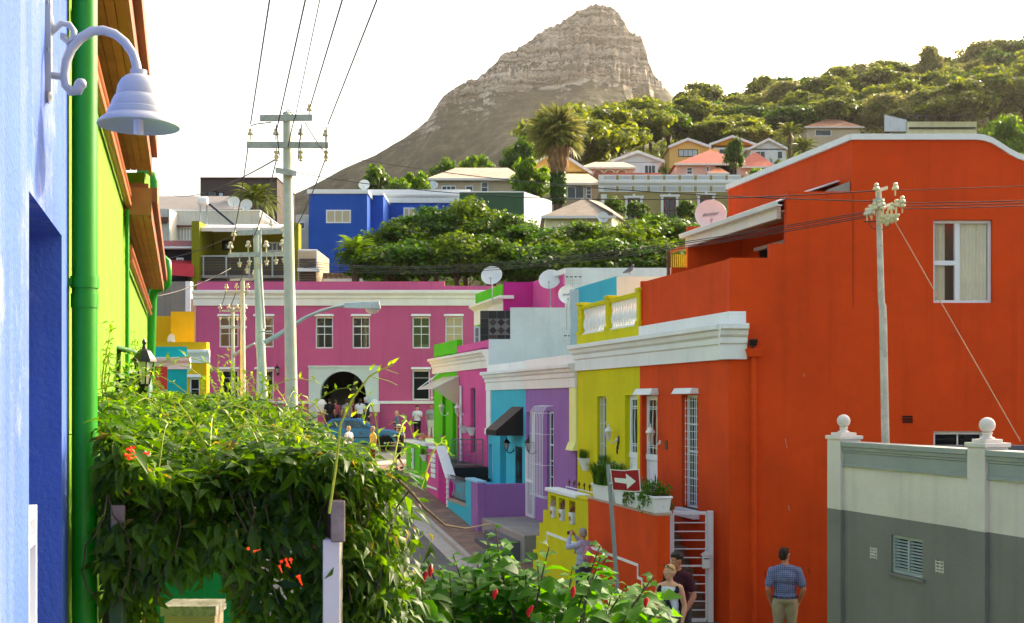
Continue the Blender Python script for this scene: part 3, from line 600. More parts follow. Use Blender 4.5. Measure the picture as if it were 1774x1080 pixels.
for i in range(3): MB().fbox(RF, 28.6-.0*i, 31.2, 1.3+.26*i, 1.56+.26*i, -.1, .62-.2*i+.02).build('step', mat('step_stone', (92, 90, 98), var=.12, rough=.8), ph, bevel=.012)
MB().fbox(RF, 32.5, 32.75, .004, 1.2, .4, 1.74).build('stoop_wall', PURPLE, ph, bevel=.01)
MB().fbox(RF, 32.5, 33.3, 1.2, 1.42, -.1, 1.78).build('stoop_pillar', PURPLE, ph, bevel=.01)
th = root('turquoise_house', 'turquoise house with a black awning over its door', 'house', RF(34.7, 0, .3))
MB().wall(RF, 32.602, 36.85, -.2, 5.0, [(34.7, 35.4, 1.5, 3.62), (32.95, 33.7, 1.55, 2.75), (36.3, 36.8, 1.3, 2.7)], thick=.28).build('front_wall', TURQ, th)
c = MB(); extr(c, RF, COR2, 32.602, 37.0); c.fbox(RF, 32.602, 36.95, -.2, .02, 5.0, 5.2); c.build('cornice', WHITE, th, bevel=.006)
q = MB(); q.fbox(RF, 36.45, 36.95, -.1, .05, 3.2, 4.4); q.fbox(RF, 36.42, 36.97, -.1, .1, 3.0, 3.2); q.build('pilaster', WHITE, th, bevel=.006)
window(th, RF, 34.7, 35.4, 1.5, 3.62, o=-.2, nx=1, nz=3)
MB().fbox(RF, 36.3, 36.8, -.2, -.12, 1.3, 2.7).build('side_door', TRIM, th)
d_ = MB(); d_.fbox(RF, 32.95, 33.7, -.2, -.15, 1.55, 2.75); D = d_.build('door', DARK, th)
g = MB()
for i in range(5): u = 33.0+.16*i; g.tube([RF(u, -.02, 1.57), RF(u, -.02, 2.73)], .012, 5)
for i in range(4): g.tube([RF(33.0+.16*i, -.02, 1.6+.0*i), RF(33.16+.16*i, -.02, 2.15), RF(33.0+.16*i, -.02, 2.7)], .01, 5)
for z in (1.58, 2.72): g.tube([RF(32.97, -.02, z), RF(33.68, -.02, z)], .014, 5)
g.build('door_grille', BLACK, D)
MB().fbox(RF, 32.75, 36.85, .004, 1.2, -.1, 1.5).build('stoop_floor', TURQ, th)
MB().fbox(RF, 33.3, 33.95, 1.18, 1.42, -.1, 1.82).build('stoop_pillar', TURQ, th, bevel=.01)
MB().fbox(RF, 33.95, 36.6, 1.2, 1.4, -.1, .98).build('stoop_wall', TURQ, th, bevel=.01)
MB().fbox(RF, 33.95, 36.6, 1.17, 1.43, .98, 1.04).build('stoop_coping', mat('coping_cement', (176, 150, 132)), th)
MB().fbox(RF, 36.6, 36.85, .0, 1.2, -.1, 1.6).build('stoop_end_wall', BLACK, th)
MB().fbox(RF, 32.5, 33.95, 1.16, 1.44, 1.78, 1.84).build('pillar_coping', plaster('pale_turquoise', (150, 200, 224)), th, bevel=.008)
rl = root('lattice_railing', 'black iron lattice railing on the turquoise stoop wall', 'railing', RF(35, 1.3, 1.0))
g = MB(); g.fbox(RF, 33.96, 36.55, 1.28, 1.31, 1.72, 1.76); g.fbox(RF, 33.96, 36.55, 1.28, 1.31, 1.06, 1.1); g.build('rail_frame', BLACK, rl)
g = MB()
for i in range(9):
    u = 34.0+.28*i; g.tube([RF(u, 1.295, 1.09), RF(u+.28, 1.295, 1.73)], .012, 5); g.tube([RF(u+.28, 1.293, 1.09), RF(u, 1.293, 1.73)], .012, 5)
g.build('lattice', mat('pale_iron', (150, 156, 156), rough=.5), rl)
# awning
AWN = mat('awning_canvas', (44, 36, 34), rough=.8, var=.2); AWN2 = mat('awning_stripe', (120, 100, 88), rough=.8)
aw = root('shop_awning', 'black striped awning over the turquoise door', 'awning', RF(33.5, .3, 3.2))
nS = 8
for i in range(nS):
    a = 32.85+1.2*i/nS; c2 = a+1.2/nS
    MB().hexa([RF(a, .0, 3.88), RF(c2-.05, .0, 3.88), RF(c2-.05, .78, 3.22), RF(a, .78, 3.22), RF(a, .0, 3.9), RF(c2-.05, .0, 3.9), RF(c2-.05, .79, 3.24), RF(a, .79, 3.24)]).build('canvas_panel', AWN, aw)
    MB().hexa([RF(c2-.05, .0, 3.88), RF(c2, .0, 3.88), RF(c2, .78, 3.22), RF(c2-.05, .78, 3.22), RF(c2-.05, .0, 3.9), RF(c2, .0, 3.9), RF(c2, .79, 3.24), RF(c2-.05, .79, 3.24)]).build('canvas_stripe', AWN2, aw)
for u in (32.85, 34.03): MB().prism([RF(u, 0, 3.88), RF(u, .78, 3.22), RF(u, .78, 3.08), RF(u, 0, 3.08)], RT*.02).build('side_panel', AWN, aw)
MB().fbox(RF, 32.87, 34.03, .77, .795, 3.08, 3.22).build('valance', AWN, aw)
# ---- pink and green houses
COR3 = [(o, z+.72) for o, z in COR2]
kh = root('pink_house', 'pink house with curtained narrow window and stair balustrade', 'house', RF(39.2, 0, .8))
MB().wall(RF, 37.05, 41.4, .2, 5.8, [(38.6, 39.3, 2.3, 4.5), (40.6, 41.25, 2.0, 4.3)], thick=.28).build('front_wall', PINK, kh)
c = MB(); extr(c, RF, COR3, 36.9, 41.4); c.build('cornice', CREAMW, kh, bevel=.006)
MB().fbox(RF, 36.92, 41.4, -.2, .0, 5.72, 6.02).build('parapet', PINK, kh)
W = window(kh, RF, 38.6, 39.3, 2.3, 4.5, o=-.1, nx=1, nz=2, m=mat('grey_frame', (112, 112, 128)), pm=CLEAR, curtain=[(0, 1)])
MB().fbox(RF, 38.62, 39.28, -.4, -.36, 2.3, 4.5).build('blind', mat('mauve_blind', (92, 84, 128), var=.3, vscale=9), kh)
MB().fbox(RF, 40.62, 41.23, -.2, -.15, 2.0, 4.28).build('door', MAGENTA, kh)
MB().tube([RF(40.5, .06, 4.6), RF(40.5, .06, 1.9)], .05, 8).build('downpipe', TRIM, kh, smooth=True)
X1 = RF(36.9, 0, 0).x
pk = MB().wall(FR(36.9), X1+.02, X1+7, .2, 8.32, thick=.2, inside=lambda u, z: z < (6.04 if u < X1+.71 else 7.05 if u < X1+2.47 else 8.32), us=(X1+.71, X1+2.47), zs=(6.04, 7.05)); pk.build('party_wall', PALEBLUE, kh)
MB().fbox(RF, 37.1, 41.4, -2.9, -2.64, 5.6, 8.34).build('upper_front_wall', PINK, kh)
MB().fbox(RF, 37.1, 41.4, -2.7, -.2, 5.6, 5.75).build('terrace_floor', CONC, kh)
MB().fbox(RF, 37.1, 45.4, -6, -2.8, 8.1, 8.2).build('roof', CONC, kh)
MB().fbox(RF, 36.7, 38.7, -2.64, -2.5, 8.2, 8.36).build('upper_coping', WHITE, kh)
MB().fbox(RF, 36.9, 41.3, .004, 1.1, .2, 1.95).build('stoop_floor', BLACK, kh)
MB().fbox(RF, 38.1, 40.05, 1.15, 1.37, .2, 2.45).build('stoop_wall', PINK, kh, bevel=.01)
# sloping stair side wall with white coping and a column of balusters
sw = MB(); sw.prism([RF(38.1, 1.15, .2), RF(36.3, 1.15, .2), RF(36.3, 1.15, 1.55), RF(36.75, 1.15, 1.6), RF(38.1, 1.15, 2.45)], RN*.22); sw.build('stair_wall', MAGENTA, kh, bevel=.01)
sc = MB(); sc.hexa([RF(36.7, 1.1, 1.6), RF(38.2, 1.1, 2.5), RF(38.2, 1.42, 2.5), RF(36.7, 1.42, 1.6), RF(36.7, 1.1, 1.7), RF(38.2, 1.1, 2.6), RF(38.2, 1.42, 2.6), RF(36.7, 1.42, 1.7)]); sc.build('stair_coping', WHITE, kh, bevel=.01)
wp = MB()
for i in range(5): wp.fbox(RF, 38.5, 39.2, 1.37, 1.40, 1.5+.17*i, 1.64+.17*i)
wp.fbox(RF, 38.35, 39.35, 1.1, 1.45, 2.45, 2.53); wp.fbox(RF, 38.3, 39.9, 1.37, 1.395, 1.12, 1.19); wp.build('white_panel', WHITE, kh, bevel=.02)
for i in range(6):
    MB().lathe([(.05, 0), (.05, .03), (.03, .06), (.06, .12), (.03, .19), (.05, .22)], RF(36.5, 1.4, .75+.16*i), 8).build('ornament', WHITE, kh, smooth=True)
ir = root('iron_railing', 'grey scrolled iron railing in front of the pink door', 'railing', RF(39, 1, 1.95))
g = MB(); yv = RF(37.4, 1.05, 0)
fr37 = lambda u, o, z: RF(37.3, 0, 0)+Vector((u, -o, z))
for z in (2.0, 2.8): g.box(-1.95, -.95, 37.28, 37.31, z, z+.035)
for x in (-1.95, -.95): g.box(x-.02, x+.02, 37.275, 37.315, 1.9, 2.84)
for x in (-1.75, -1.15): g.box(x-.01, x+.01, 37.285, 37.305, 2.0, 2.8)
g.build('rail_frame', mat('grey_iron', (112, 118, 122), rough=.5), ir)
g = MB()
for i in range(7):
    for j in range(4):
        cx_ = -1.88+.14*i; cz_ = 2.1+.18*j; g.tube([(cx_+.06*math.cos(t_)*(1-t_/9), 37.295, cz_+.06*math.sin(t_)*(1-t_/9)) for t_ in np.linspace(0, 7.5, 12)], .008, 4)
g.build('scrollwork', mat('grey_iron', (112, 118, 122)), ir)
gh = root('lime_green_house', 'lime green house at the far end of the row', 'house', RF(43.5, 0, 1.2))
MB().wall(RF, 41.402, 45.5, .4, 5.8, [(43.3, 43.9, 2.75, 4.35), (41.5, 42.1, 2.0, 4.3)], thick=.28).build('front_wall', LIME, gh)
c = MB(); extr(c, RF, COR3, 41.4, 45.6); c.build('cornice', CREAMW, gh, bevel=.006)
MB().fbox(RF, 41.4, 45.5, -.2, .0, 5.72, 6.26).build('parapet', LIME, gh)
window(gh, RF, 43.3, 43.9, 2.75, 4.35, o=-.14, nx=1, nz=2, m=mat('grey_frame', (112, 112, 128)), sill=.1)
MB().fbox(RF, 41.5, 42.1, -.2, -.14, 2.0, 4.3).build('door', plaster('dark_lime', (58, 140, 20)), gh)
gi = RF(45.5, 0, 0)
MB().box(gi.x+.02, gi.x+7, 45.35, 45.5, .4, 5.72).build('end_wall', LIME, gh)
MB().box(gi.x+1.78, gi.x+7, 45.352, 45.498, 5.72, 8.25).build('upper_end_wall', LIME, gh)
MB().fbox(RF, 41.45, 45.5, -1.95, -1.68, 5.7, 8.3).build('upper_front_wall', LIME, gh)
X2 = RF(41.4, 0, 0).x
MB().box(X2+1.66, X2+2.8, 41.4, 41.6, 5.7, 8.32).build('upper_side_wall', MAGENTA, gh)
c = MB(); extr(c, hs(1.68), [(o, z+2.65) for o, z in [(0, 4.4), (.04, 4.4), (.04, 4.95), (.1, 5.0), (.25, 5.1), (.25, 5.18), (0, 5.2)]], 41.0, 45.6); c.box(X2+1.5, X2+2.05, 41.3, 41.398, 7.72, 7.84); c.build('upper_cornice', CREAMW, gh, bevel=.006)
MB().fbox(RF, 41.45, 45.4, -1.75, -.2, 5.6, 5.7).build('terrace_floor', CONC, gh)
# black tiled terrace screen: real tiles
sc = MB().box(X2+.84, X2+2.9, 41.2, 41.28, 5.7, 7.28); SCR = sc.build('tiled_screen', mat('tile_grout', (120, 120, 116)), gh)
BT = [mat('black_tile', (34, 34, 36), rough=.25, var=.2), mat('black_tile_b', (58, 54, 50), rough=.3, var=.2)]
for i in range(7):
    for j in range(5):
        x = X2+.855+.295*i; z = 5.85+.288*j
        if i in (1, 2, 3) and j in (2, 3): continue
        MB().box(x, x+.28, 41.185, 41.2, z, z+.274).build('tile', BT[(i*3+j) % 4 == 0], SCR)
for i in range(3):
    for j in range(2):
        x = X2+1.295+.295*i; z = 6.575+.288*j
        MB().prism([(x-.14, 41.19, z), (x, 41.19, z-.137), (x+.14, 41.19, z), (x, 41.19, z+.137)], (0, .01, 0)).build('tile', BT[(i+j) % 2], SCR)
window(gh, FR(41.7), X2+.6, X2+.82, 6.0, 6.75, o=0, nx=2, nz=2, fw=.06)
MB().fbox(RF, 40.05, 44.0, 1.15, 1.37, .5, 2.5).build('stoop_wall', LIME, gh, bevel=.01)
MB().fbox(RF, 40.0, 44.1, 1.1, 1.45, 2.5, 2.6).build('stoop_coping', WHITE, gh, bevel=.01)
MB().fbox(RF, 40.3, 44.0, 1.37, 1.39, 1.32, 1.40).build('trim_line', WHITE, gh)
MB().fbox(RF, 41.0, 41.3, 1.37, 1.375, 1.6, 2.2).build('niche', plaster('dark_lime', (58, 140, 20)), gh)
MB().fbox(RF, 42.2, 43.0, 1.37, 1.375, 1.6, 2.35).build('niche', plaster('dark_lime', (58, 140, 20)), gh)
MB().lathe([(.07, 0), (.05, .04), (.08, .16), (.04, .32), (.07, .42), (.04, .5), (.08, .6), (.07, .75)], RF(42.4, 1.4, 1.6), 8).build('baluster', WHITE, gh, smooth=True)
MB().fbox(RF, 41.4, 44.0, .004, 1.15, .4, 2.0).build('stoop_floor', CONC, gh)
# clear canopy between the green and pink doors
cn_ = root('clear_canopy', 'translucent plastic canopy over the green house door', 'canopy', RF(42, .4, 4.5))
m_ = glass('canopy_plastic', (224, 214, 190), alpha=.62, rough=.3)
MB().hexa([RF(41.0, .02, 4.95), RF(43.9, .02, 4.95), RF(43.9, .95, 4.5), RF(41.0, .95, 4.5), RF(41.0, .02, 4.965), RF(43.9, .02, 4.965), RF(43.9, .95, 4.515), RF(41.0, .95, 4.515)]).build('sheet', m_, cn_)
MB().prism([RF(41.0, .02, 4.95), RF(41.0, .95, 4.5), RF(41.0, .02, 3.85)], RT*.012).build('side_sheet', m_, cn_)
fr_ = MB(); fr_.tube([RF(43.9, .95, 4.5), RF(41.0, .95, 4.5)], .02, 6); fr_.tube([RF(43.9, .02, 5.2), RF(43.9, .95, 4.5)], .02, 6); fr_.tube([RF(41, .02, 4.95), RF(41, .95, 4.5)], .015, 6); fr_.build('canopy_frame', TRIM, cn_)
# ---- turquoise upper storey behind the yellow terrace
uh = root('turquoise_upper_storey', 'turquoise and cream upper storey behind the yellow balustrade', 'house', RF(30, -2, 5))
MB().fbox(RF, 28.2, 31.4, -1.3, -1.04, 5.0, 7.15).build('front_wall', TURQ, uh)
xs_ = RF(28.2, -1.04, 0)
MB().box(xs_.x+.01, xs_.x+6, xs_.y+.0, xs_.y+.2, 5.0, 7.14).build('side_wall', plaster('cream_wall', (222, 226, 206)), uh)
MB().box(xs_.x-1, xs_.x+4.5, 31.3, 31.5, 5.0, 7.1).build('rear_wall', PALEBLUE, uh)
MB().fbox(RF, 28.3, 31.4, -6, -1.1, 6.9, 7.0).build('roof', CONC, uh)
ro = MB(); ro.fbox(RF, 28.3, 36.8, -6, -.2, 4.75, 4.9); ro.build('flat_roof', CONC, ph)
# ================================================================== magenta building across the end of the street
MAG = plaster('dusky_magenta_plaster', (192, 90, 138), streak=.3, grime=(90, 34, 60), vscale=.4)
YB = 57.0; FB = FR(YB)
bx = lambda px: PX(px, YB)
bz = lambda py: PZ(py, YB)
mbd = root('magenta_building', 'long two-storey magenta building with white cornice and arched entrance', 'building', (-8, 57, 2.1))
wins_u = [(379, 413, 549, 602), (441, 474, 549, 602), (546, 577, 549, 604), (610, 641, 549, 604), (714, 745, 549, 604), (771, 802, 549, 604)]
wins_l = [(382, 413, 641, 694), (443, 474, 641, 694), (714, 745, 641, 694)]
holes = [(bx(a), bx(b_), bz(d_), bz(c_)) for a, b_, c_, d_ in wins_u+wins_l]+[(bx(548), bx(643), 1.9, bz(640))]
MB().wall(FB, bx(340), bx(900), 1.9, bz(528), holes, thick=.35).build('front_wall', MAG, mbd)
MB().box(bx(340), bx(340)+.35, YB+.35, YB+10, 1.9, bz(528)).build('end_wall', MAG, mbd)
MB().box(bx(340), bx(900), YB+.36, YB+10, bz(540), bz(534)).build('roof', CONC, mbd)
cpoly = [(0, bz(530)), (.08, bz(530)), (.08, bz(519)), (.16, bz(517)), (.16, bz(513)), (.3, bz(509)), (.3, bz(504)), (.06, bz(503)), (-.3, bz(503)), (-.3, bz(530))]
c = MB(); extr(c, FB, cpoly, bx(335), bx(900)); c.build('cornice', WHITE, mbd, bevel=.01)
MB().box(bx(341), bx(770), YB-.0, YB+.3, bz(503), bz(488)).build('parapet', MAG, mbd)
MB().box(bx(770), bx(900), YB-.0, YB+.3, bz(503), bz(495.5)).build('parapet_end', MAG, mbd)
MB().box(bx(331), bx(340), YB-.05, YB+.3, 2, bz(518)).build('pilaster', plaster('peach_plaster', (206, 160, 140)), mbd)
BRG = glass('brown_interior_glass', (118, 86, 56), .95); CUG = glass('curtained_glass', (190, 176, 140), .95, .2); GRG = glass('green_reflection_glass', (66, 84, 40), .95)  # brown and green panes: reflection and interior painted into their colour
for (a, b_, c_, d_), pm0 in zip(wins_u, (BRG, BRG, PANE, PANE, GRG, CUG)): window(mbd, FB, bx(a), bx(b_), bz(d_), bz(c_), o=-.12, pm=pm0, nx=2, nz=4, fw=.07, mw=.035, hood=.14, sash=1, zsplit=[bz(c_+(d_-c_)*.55), bz(c_+(d_-c_)*.3)])
for (a, b_, c_, d_) in wins_l: window(mbd, FB, bx(a), bx(b_), bz(d_), bz(c_), o=-.12, nx=1, nz=2, fw=.08, hood=.14, zsplit=[bz(c_+14)])
MB().fbox(FB, bx(340), bx(536), .0, .09, bz(700), bz(695)).build('string_course', WHITE, mbd, bevel=.01)
MB().fbox(FB, bx(655), bx(900), .0, .09, bz(700), bz(695)).build('string_course', WHITE, mbd, bevel=.01)
# arched entrance
cx_, r_, zs_ = bx(594.5), 39.5*.0285, bz(683)
su = MB(); x0, x1, z0, z1 = bx(535), bx(656), 2.0, bz(637)
for (a, b_) in ((x0, cx_-r_), (cx_+r_, x1)): su.fbox(FB, a, b_, -.36, .05, z0, zs_)
n = 20; arc = [(cx_-r_*math.cos(math.pi*i/n), zs_+r_*math.sin(math.pi*i/n)) for i in range(n+1)]
su.fbox(FB, x0, cx_-r_, -.36, .05, zs_, z1); su.fbox(FB, cx_+r_, x1, -.36, .05, zs_, z1)
for (p, q) in zip(arc, arc[1:]):
    su.hexa([FB(p[0], .05, p[1]), FB(q[0], .05, q[1]), FB(q[0], -.36, q[1]), FB(p[0], -.36, p[1]), FB(p[0], .05, z1), FB(q[0], .05, z1), FB(q[0], -.36, z1), FB(p[0], -.36, z1)])
su.fbox(FB, x0-.03, x1+.03, -.3, .1, z1, z1+.09)
su.build('arch_surround', plaster('pale_blue_paint', (200, 216, 216), streak=.15), mbd)
it = MB(); it.box(x0-.2, x0, YB+.37, YB+6, 1.9, 6); it.box(x1, x1+.2, YB+.37, YB+6, 1.9, 6); it.box(x0, x1, YB+6, YB+6.2, 1.9, 6); it.box(x0, x1, YB+.37, YB+6, 5.8, 6); it.build('passage_walls', mat('passage_plaster', (86, 78, 70), rough=.9), mbd)
for i in range(14): MB().box(x0+.35, x0+1.6, YB+1.6+.28*i, YB+1.9+.28*i, 2.1+.19*i, 2.29+.19*i).build('stair_step', CONC, mbd)
st_ = MB(); st_.hexa([(x0+1.6, YB+1.4, 2.1), (x0+1.85, YB+1.4, 2.1), (x0+1.85, YB+5.5, 4.9), (x0+1.6, YB+5.5, 4.9), (x0+1.6, YB+1.4, 3.1), (x0+1.85, YB+1.4, 3.1), (x0+1.85, YB+5.5, 5.75), (x0+1.6, YB+5.5, 5.75)]); st_.build('stair_parapet', CREAMW, mbd)
for (a, b_) in ((553, 566), (644, 657)):
    pl = MB(); pl.fbox(FB, bx(a), bx(b_), .1, .5, 2.0, bz(714)); pl.build('gate_pillar', MAG, mbd, bevel=.01)
    pc = MB(); pc.fbox(FB, bx(a)-.04, bx(b_)+.04, .06, .54, bz(714), bz(700)); pc.hexa([FB(bx(a)-.04, .06, bz(700)), FB(bx(b_)+.04, .06, bz(700)), FB(bx(b_)+.04, .54, bz(700)), FB(bx(a)-.04, .54, bz(700)), FB(bx(a)+.1, .25, bz(692)), FB(bx(b_)-.1, .25, bz(692)), FB(bx(b_)-.1, .35, bz(692)), FB(bx(a)+.1, .35, bz(692))]); pc.build('pillar_cap', WHITE, mbd)
rl = root('balcony_rail', 'white bar railing beside the magenta building doorway', 'railing', (bx(760), 56.7, 4.0))
g = MB()
for z in (bz(657), bz(690)): g.box(bx(746), bx(790), 56.78, 56.82, z, z+.05)
g.build('rail', TRIM, rl)
for i in range(6): MB().box(bx(748+i*8), bx(748+i*8)+.04, 56.785, 56.815, bz(694), bz(656)).build('baluster', TRIM, rl)
def lantern(name, label, p, nrm, m, s=1., group=None):
    """wall lantern: bracket arm, cage with glass, cap and finial"""
    p = Vector(p); n_ = Vector(nrm).normalized(); L_ = root(name, label, 'wall lamp', p, group)
    b_ = MB(); b_.lathe([(.001, -.012), (.05*s, -.01), (.05*s, .0), (.03*s, .015), (.001, .02)], p, 10, 0, n_.to_track_quat('Z', 'Y').to_matrix())
    c = p+n_*.2*s
    b_.tube([p, p+n_*.08*s-Vector((0, 0, .07*s)), p+n_*.16*s-Vector((0, 0, .06*s)), c+Vector((0, 0, .0))], .014*s, 6); b_.build('bracket', m, L_, smooth=True)
    MB().lathe([(.001, 0), (.03*s, .0), (.04*s, .02*s)], c, 6).build('base', m, L_)
    MB().lathe([(.038*s, .02*s), (.075*s, .20*s)], c, 6).build('glass', glass('lantern_glass', (210, 205, 190), .55, .1), L_)
    k = MB()
    for j in range(6): a = j*math.pi/3; k.tube([c+Vector((.04*s*math.cos(a), .04*s*math.sin(a), .02*s)), c+Vector((.078*s*math.cos(a), .078*s*math.sin(a), .2*s))], .006*s, 4)
    k.build('cage', m, L_)
    MB().lathe([(.10*s, .195*s), (.095*s, .215*s), (.05*s, .28*s), (.02*s, .30*s), (.012*s, .33*s), (.02*s, .35*s), (.003, .38*s)], c, 8).build('cap', m, L_)
    return L_
lantern('wall_lantern', 'black lantern on the magenta wall left of the arch', P(482, 648, 56.99), (0, -1, 0), BLACK, 1.3)
# ================================================================== grey outbuilding on the right
GNv = Vector((-1, -.332, 0)).normalized()
def GF(d, o, z): return Vector((4.43-.332*(d-16), d, 0))+GNv*o+Vector((0, 0, z))
gb = root('grey_outbuilding', 'two-tone grey outbuilding with ball finials along its parapet', 'outbuilding', GF(13.5, 0, 0))
GREY = plaster('mid_grey_plaster', (126, 124, 120), streak=.25, vscale=1.4); PALE = plaster('pale_grey_plaster', (216, 206, 198), streak=.25, vscale=1.4, spots=.0)
TRG = mat('grey_trim', (148, 154, 150), rough=.6, var=.08)
MB().wall(GF, 10.2, 16.0, -.1, 2.6, [(14.17, 14.75, 1.9, 2.38), (15.03, 15.17, 2.02, 2.17), (13.80, 13.94, 2.02, 2.17)], thick=.25).build('lower_wall', GREY, gb)
MB().fbox(GF, 10.2, 16.0, -.25, .0, 2.6, 3.5).build('upper_wall', PALE, gb)
MB().fbox(GF, 10.2, 16.0, -5.2, -.26, 3.1, 3.3).build('roof', mat('roof_felt', (86, 90, 96), rough=.8, var=.15), gb)
e1 = GF(16, 0, 0); MB().box(e1.x+.05, e1.x+5, 15.95, 16.2, -.1, 3.3).build('rear_wall', PALE, gb)
MB().fbox(GF, 10.2, 16.1, -5.4, -5.2, 3.0, 3.52).build('far_parapet', mat('dark_grey_paint', (92, 94, 98)), gb)
MB().box(e1.x+.2, e1.x+5, 15.9, 16.15, 3.3, 3.47).build('rear_parapet', mat('dark_grey_paint', (92, 94, 98)), gb)
for (a, b_) in ((15.72, 16.02), (13.07, 13.35), (10.4, 10.7)):
    q = MB(); q.fbox(GF, a, b_, -.27, .06, -.1, 2.6, 0); q.build('pillar_base', GREY, gb, bevel=.006)
    q = MB(); q.fbox(GF, a, b_, -.27, .06, 2.6, 3.56); q.build('pillar', PALE, gb, bevel=.006)
    cc = GF((a+b_)/2, -.1, 3.56)
    q = MB(); q.fbox(GF, a-.02, b_+.02, -.29, .08, 3.56, 3.61); q.fbox(GF, a+.03, b_-.03, -.22, .02, 3.61, 3.65); q.lathe([(.085, .09), (.085, .1), (.05, .12), (.05, .15), (.06, .155), (.06, .165), (.04, .17)], cc, 16); F_ = q.build('finial_base', PALE, gb, bevel=.004)
    MB().ball(cc+Vector((0, 0, .25)), .09, 24).build('finial_ball', PALE, gb, smooth=True)
for (a, b_) in ((13.36, 15.71), (10.71, 13.06)):
    c = MB(); extr(c, GF, [(0, 3.2), (.035, 3.2), (.035, 3.24), (.015, 3.25), (.015, 3.38), (.03, 3.39), (.03, 3.41), (.045, 3.42), (.05, 3.46), (.07, 3.47), (.07, 3.53), (-.26, 3.53), (-.26, 3.502), (0, 3.2)][:-1], a, b_); c.build('parapet_moulding', TRG, gb)
lv = MB(); BLG = mat('blue_grey_metal', (166, 176, 176), rough=.5, var=.08)
for (a, b_) in ((14.17, 14.20), (14.445, 14.475), (14.72, 14.75)): lv.fbox(GF, a, b_, -.1, -.03, 1.9, 2.38)
lv.fbox(GF, 14.2, 14.72, -.1, -.03, 1.9, 1.94); lv.fbox(GF, 14.2, 14.72, -.1, -.03, 2.34, 2.38); LW = lv.build('louvre_window', BLG, gb)
for (a, b_) in ((14.2, 14.445), (14.475, 14.72)):
    for i in range(10):
        z = 1.948+.039*i; MB().hexa([GF(a, -.035, z), GF(b_, -.035, z), GF(b_, -.06, z+.014), GF(a, -.06, z+.014), GF(a, -.035, z+.005), GF(b_, -.035, z+.005), GF(b_, -.06, z+.019), GF(a, -.06, z+.019)]).build('slat', BLG, LW)
MB().fbox(GF, 14.2, 14.72, -.2, -.12, 1.9, 2.38).build('louvre_backing', DARK, LW)
MB().fbox(GF, 14.12, 14.8, -.02, .03, 1.86, 1.9).build('sill', GREY, gb)
for (a, b_) in ((15.03, 15.17), (13.80, 13.94)):
    q = MB(); q.fbox(GF, a, b_, -.12, -.06, 2.02, 2.17); VN = q.build('air_vent', DARK, gb); q = MB()
    for i in range(4): q.fbox(GF, a, b_, -.05, .002, 2.03+.038*i, 2.045+.038*i)
    for i in range(3): q.fbox(GF, a+(b_-a)*i/2-.006*(i-0), a+(b_-a)*i/2+.006*(2-i), -.05, .001, 2.02, 2.17)
    q.build('vent_grid', PALE, VN)
# ================================================================== buildings close on the left
BLUE = plaster('cobalt_plaster', (72, 102, 180), streak=.38, grime=(215, 216, 235), vscale=1.6, bump=.35, bscale=45, spots=.25, sscale=1.1, var=.14)
bl = root('blue_house', 'light blue rendered house wall with doorway in shade-dark cobalt at left edge', 'house', LF(3, 0, 0))
MB().wall(LF, -1.5, 4.95, 0, 9.5, [(3.70, 4.71, 1.9, 4.77)], thick=.4).build('front_wall', BLUE, bl)
MB().fbox(LF, 3.70, 4.71, -.5, -.41, 1.9, 4.77).build('door', plaster('shaded_cobalt', (22, 52, 150)), bl)  # recess shade painted into the darker blue of this panel
lt = MB()
for z in (2.2, 2.55, 2.9, 3.25, 3.6): lt.fbox(LF, 3.72, 4.08, -.12, -.02, z, z+.03)
lt.fbox(LF, 3.72, 4.08, -.12, -.02, 3.69, 3.73); lt.fbox(LF, 4.05, 4.08, -.12, -.02, 2.0, 3.69); lt.fbox(LF, 3.9, 3.92, -.12, -.025, 2.0, 3.69); lt.build('shutter_frame', TRIM, bl)
# bell lamp on scrolled bracket
p0 = LF(4.17, .0, 0); LM = mat('lamp_enamel', (168, 172, 178), rough=.35, var=.05, spec=.5)
bp = root('bell_lamp', 'white bell-shaped lamp on a scrolled bracket on the blue wall', 'wall lamp', LF(4.17, .0, 5.2))
def LA(o, z, d=4.17): return LF(d, o, z)
q = MB(); q.fbox(LF, 4.145, 4.195, 0, .018, 5.21, 5.56); 
for z in (5.2, 5.36, 5.53): q.lathe([(.026, 0), (.03, .01), (.015, .02), (.001, .022)], LA(.0, z), 10, 0, LN.to_track_quat('Z', 'Y').to_matrix())
q.build('back_plate', LM, bp, smooth=True)
arm = [LA(.06+.028*math.cos(t_), 5.26+.028*math.sin(t_)) for t_ in np.linspace(-.6, -4.2, 9)]
arm = [LA(.115, 5.25), LA(.105, 5.225), LA(.085, 5.22), LA(.066, 5.24), LA(.062, 5.28), LA(.068, 5.33), LA(.085, 5.375), LA(.115, 5.415), LA(.155, 5.445), LA(.195, 5.452), LA(.235, 5.442), LA(.27, 5.415), LA(.298, 5.375), LA(.31, 5.335), LA(.314, 5.30)]
q = MB(); q.tube(arm, [.02, .02, .018]+[.017]*12, 10); q.ball(LA(.118, 5.25), .021, 10); q.tube([LA(0, 5.275), LA(.066, 5.27)], .013, 8)
q.tube([LA(.02, 5.43), LA(.05, 5.465), LA(.078, 5.462), LA(.094, 5.44), LA(.092, 5.41), LA(.072, 5.40), LA(.058, 5.412), LA(.062, 5.425)], [.01, .012, .012, .012, .012, .012, .014, .016], 8); q.tube([LA(.0, 5.42), LA(.02, 5.43)], .012, 8); q.tube([LA(.012, 5.5), LA(.018, 5.45), LA(.02, 5.43)], .01, 8)
q.build('scroll_arm', LM, bp, smooth=True)
bc = LA(.318, 5.08)
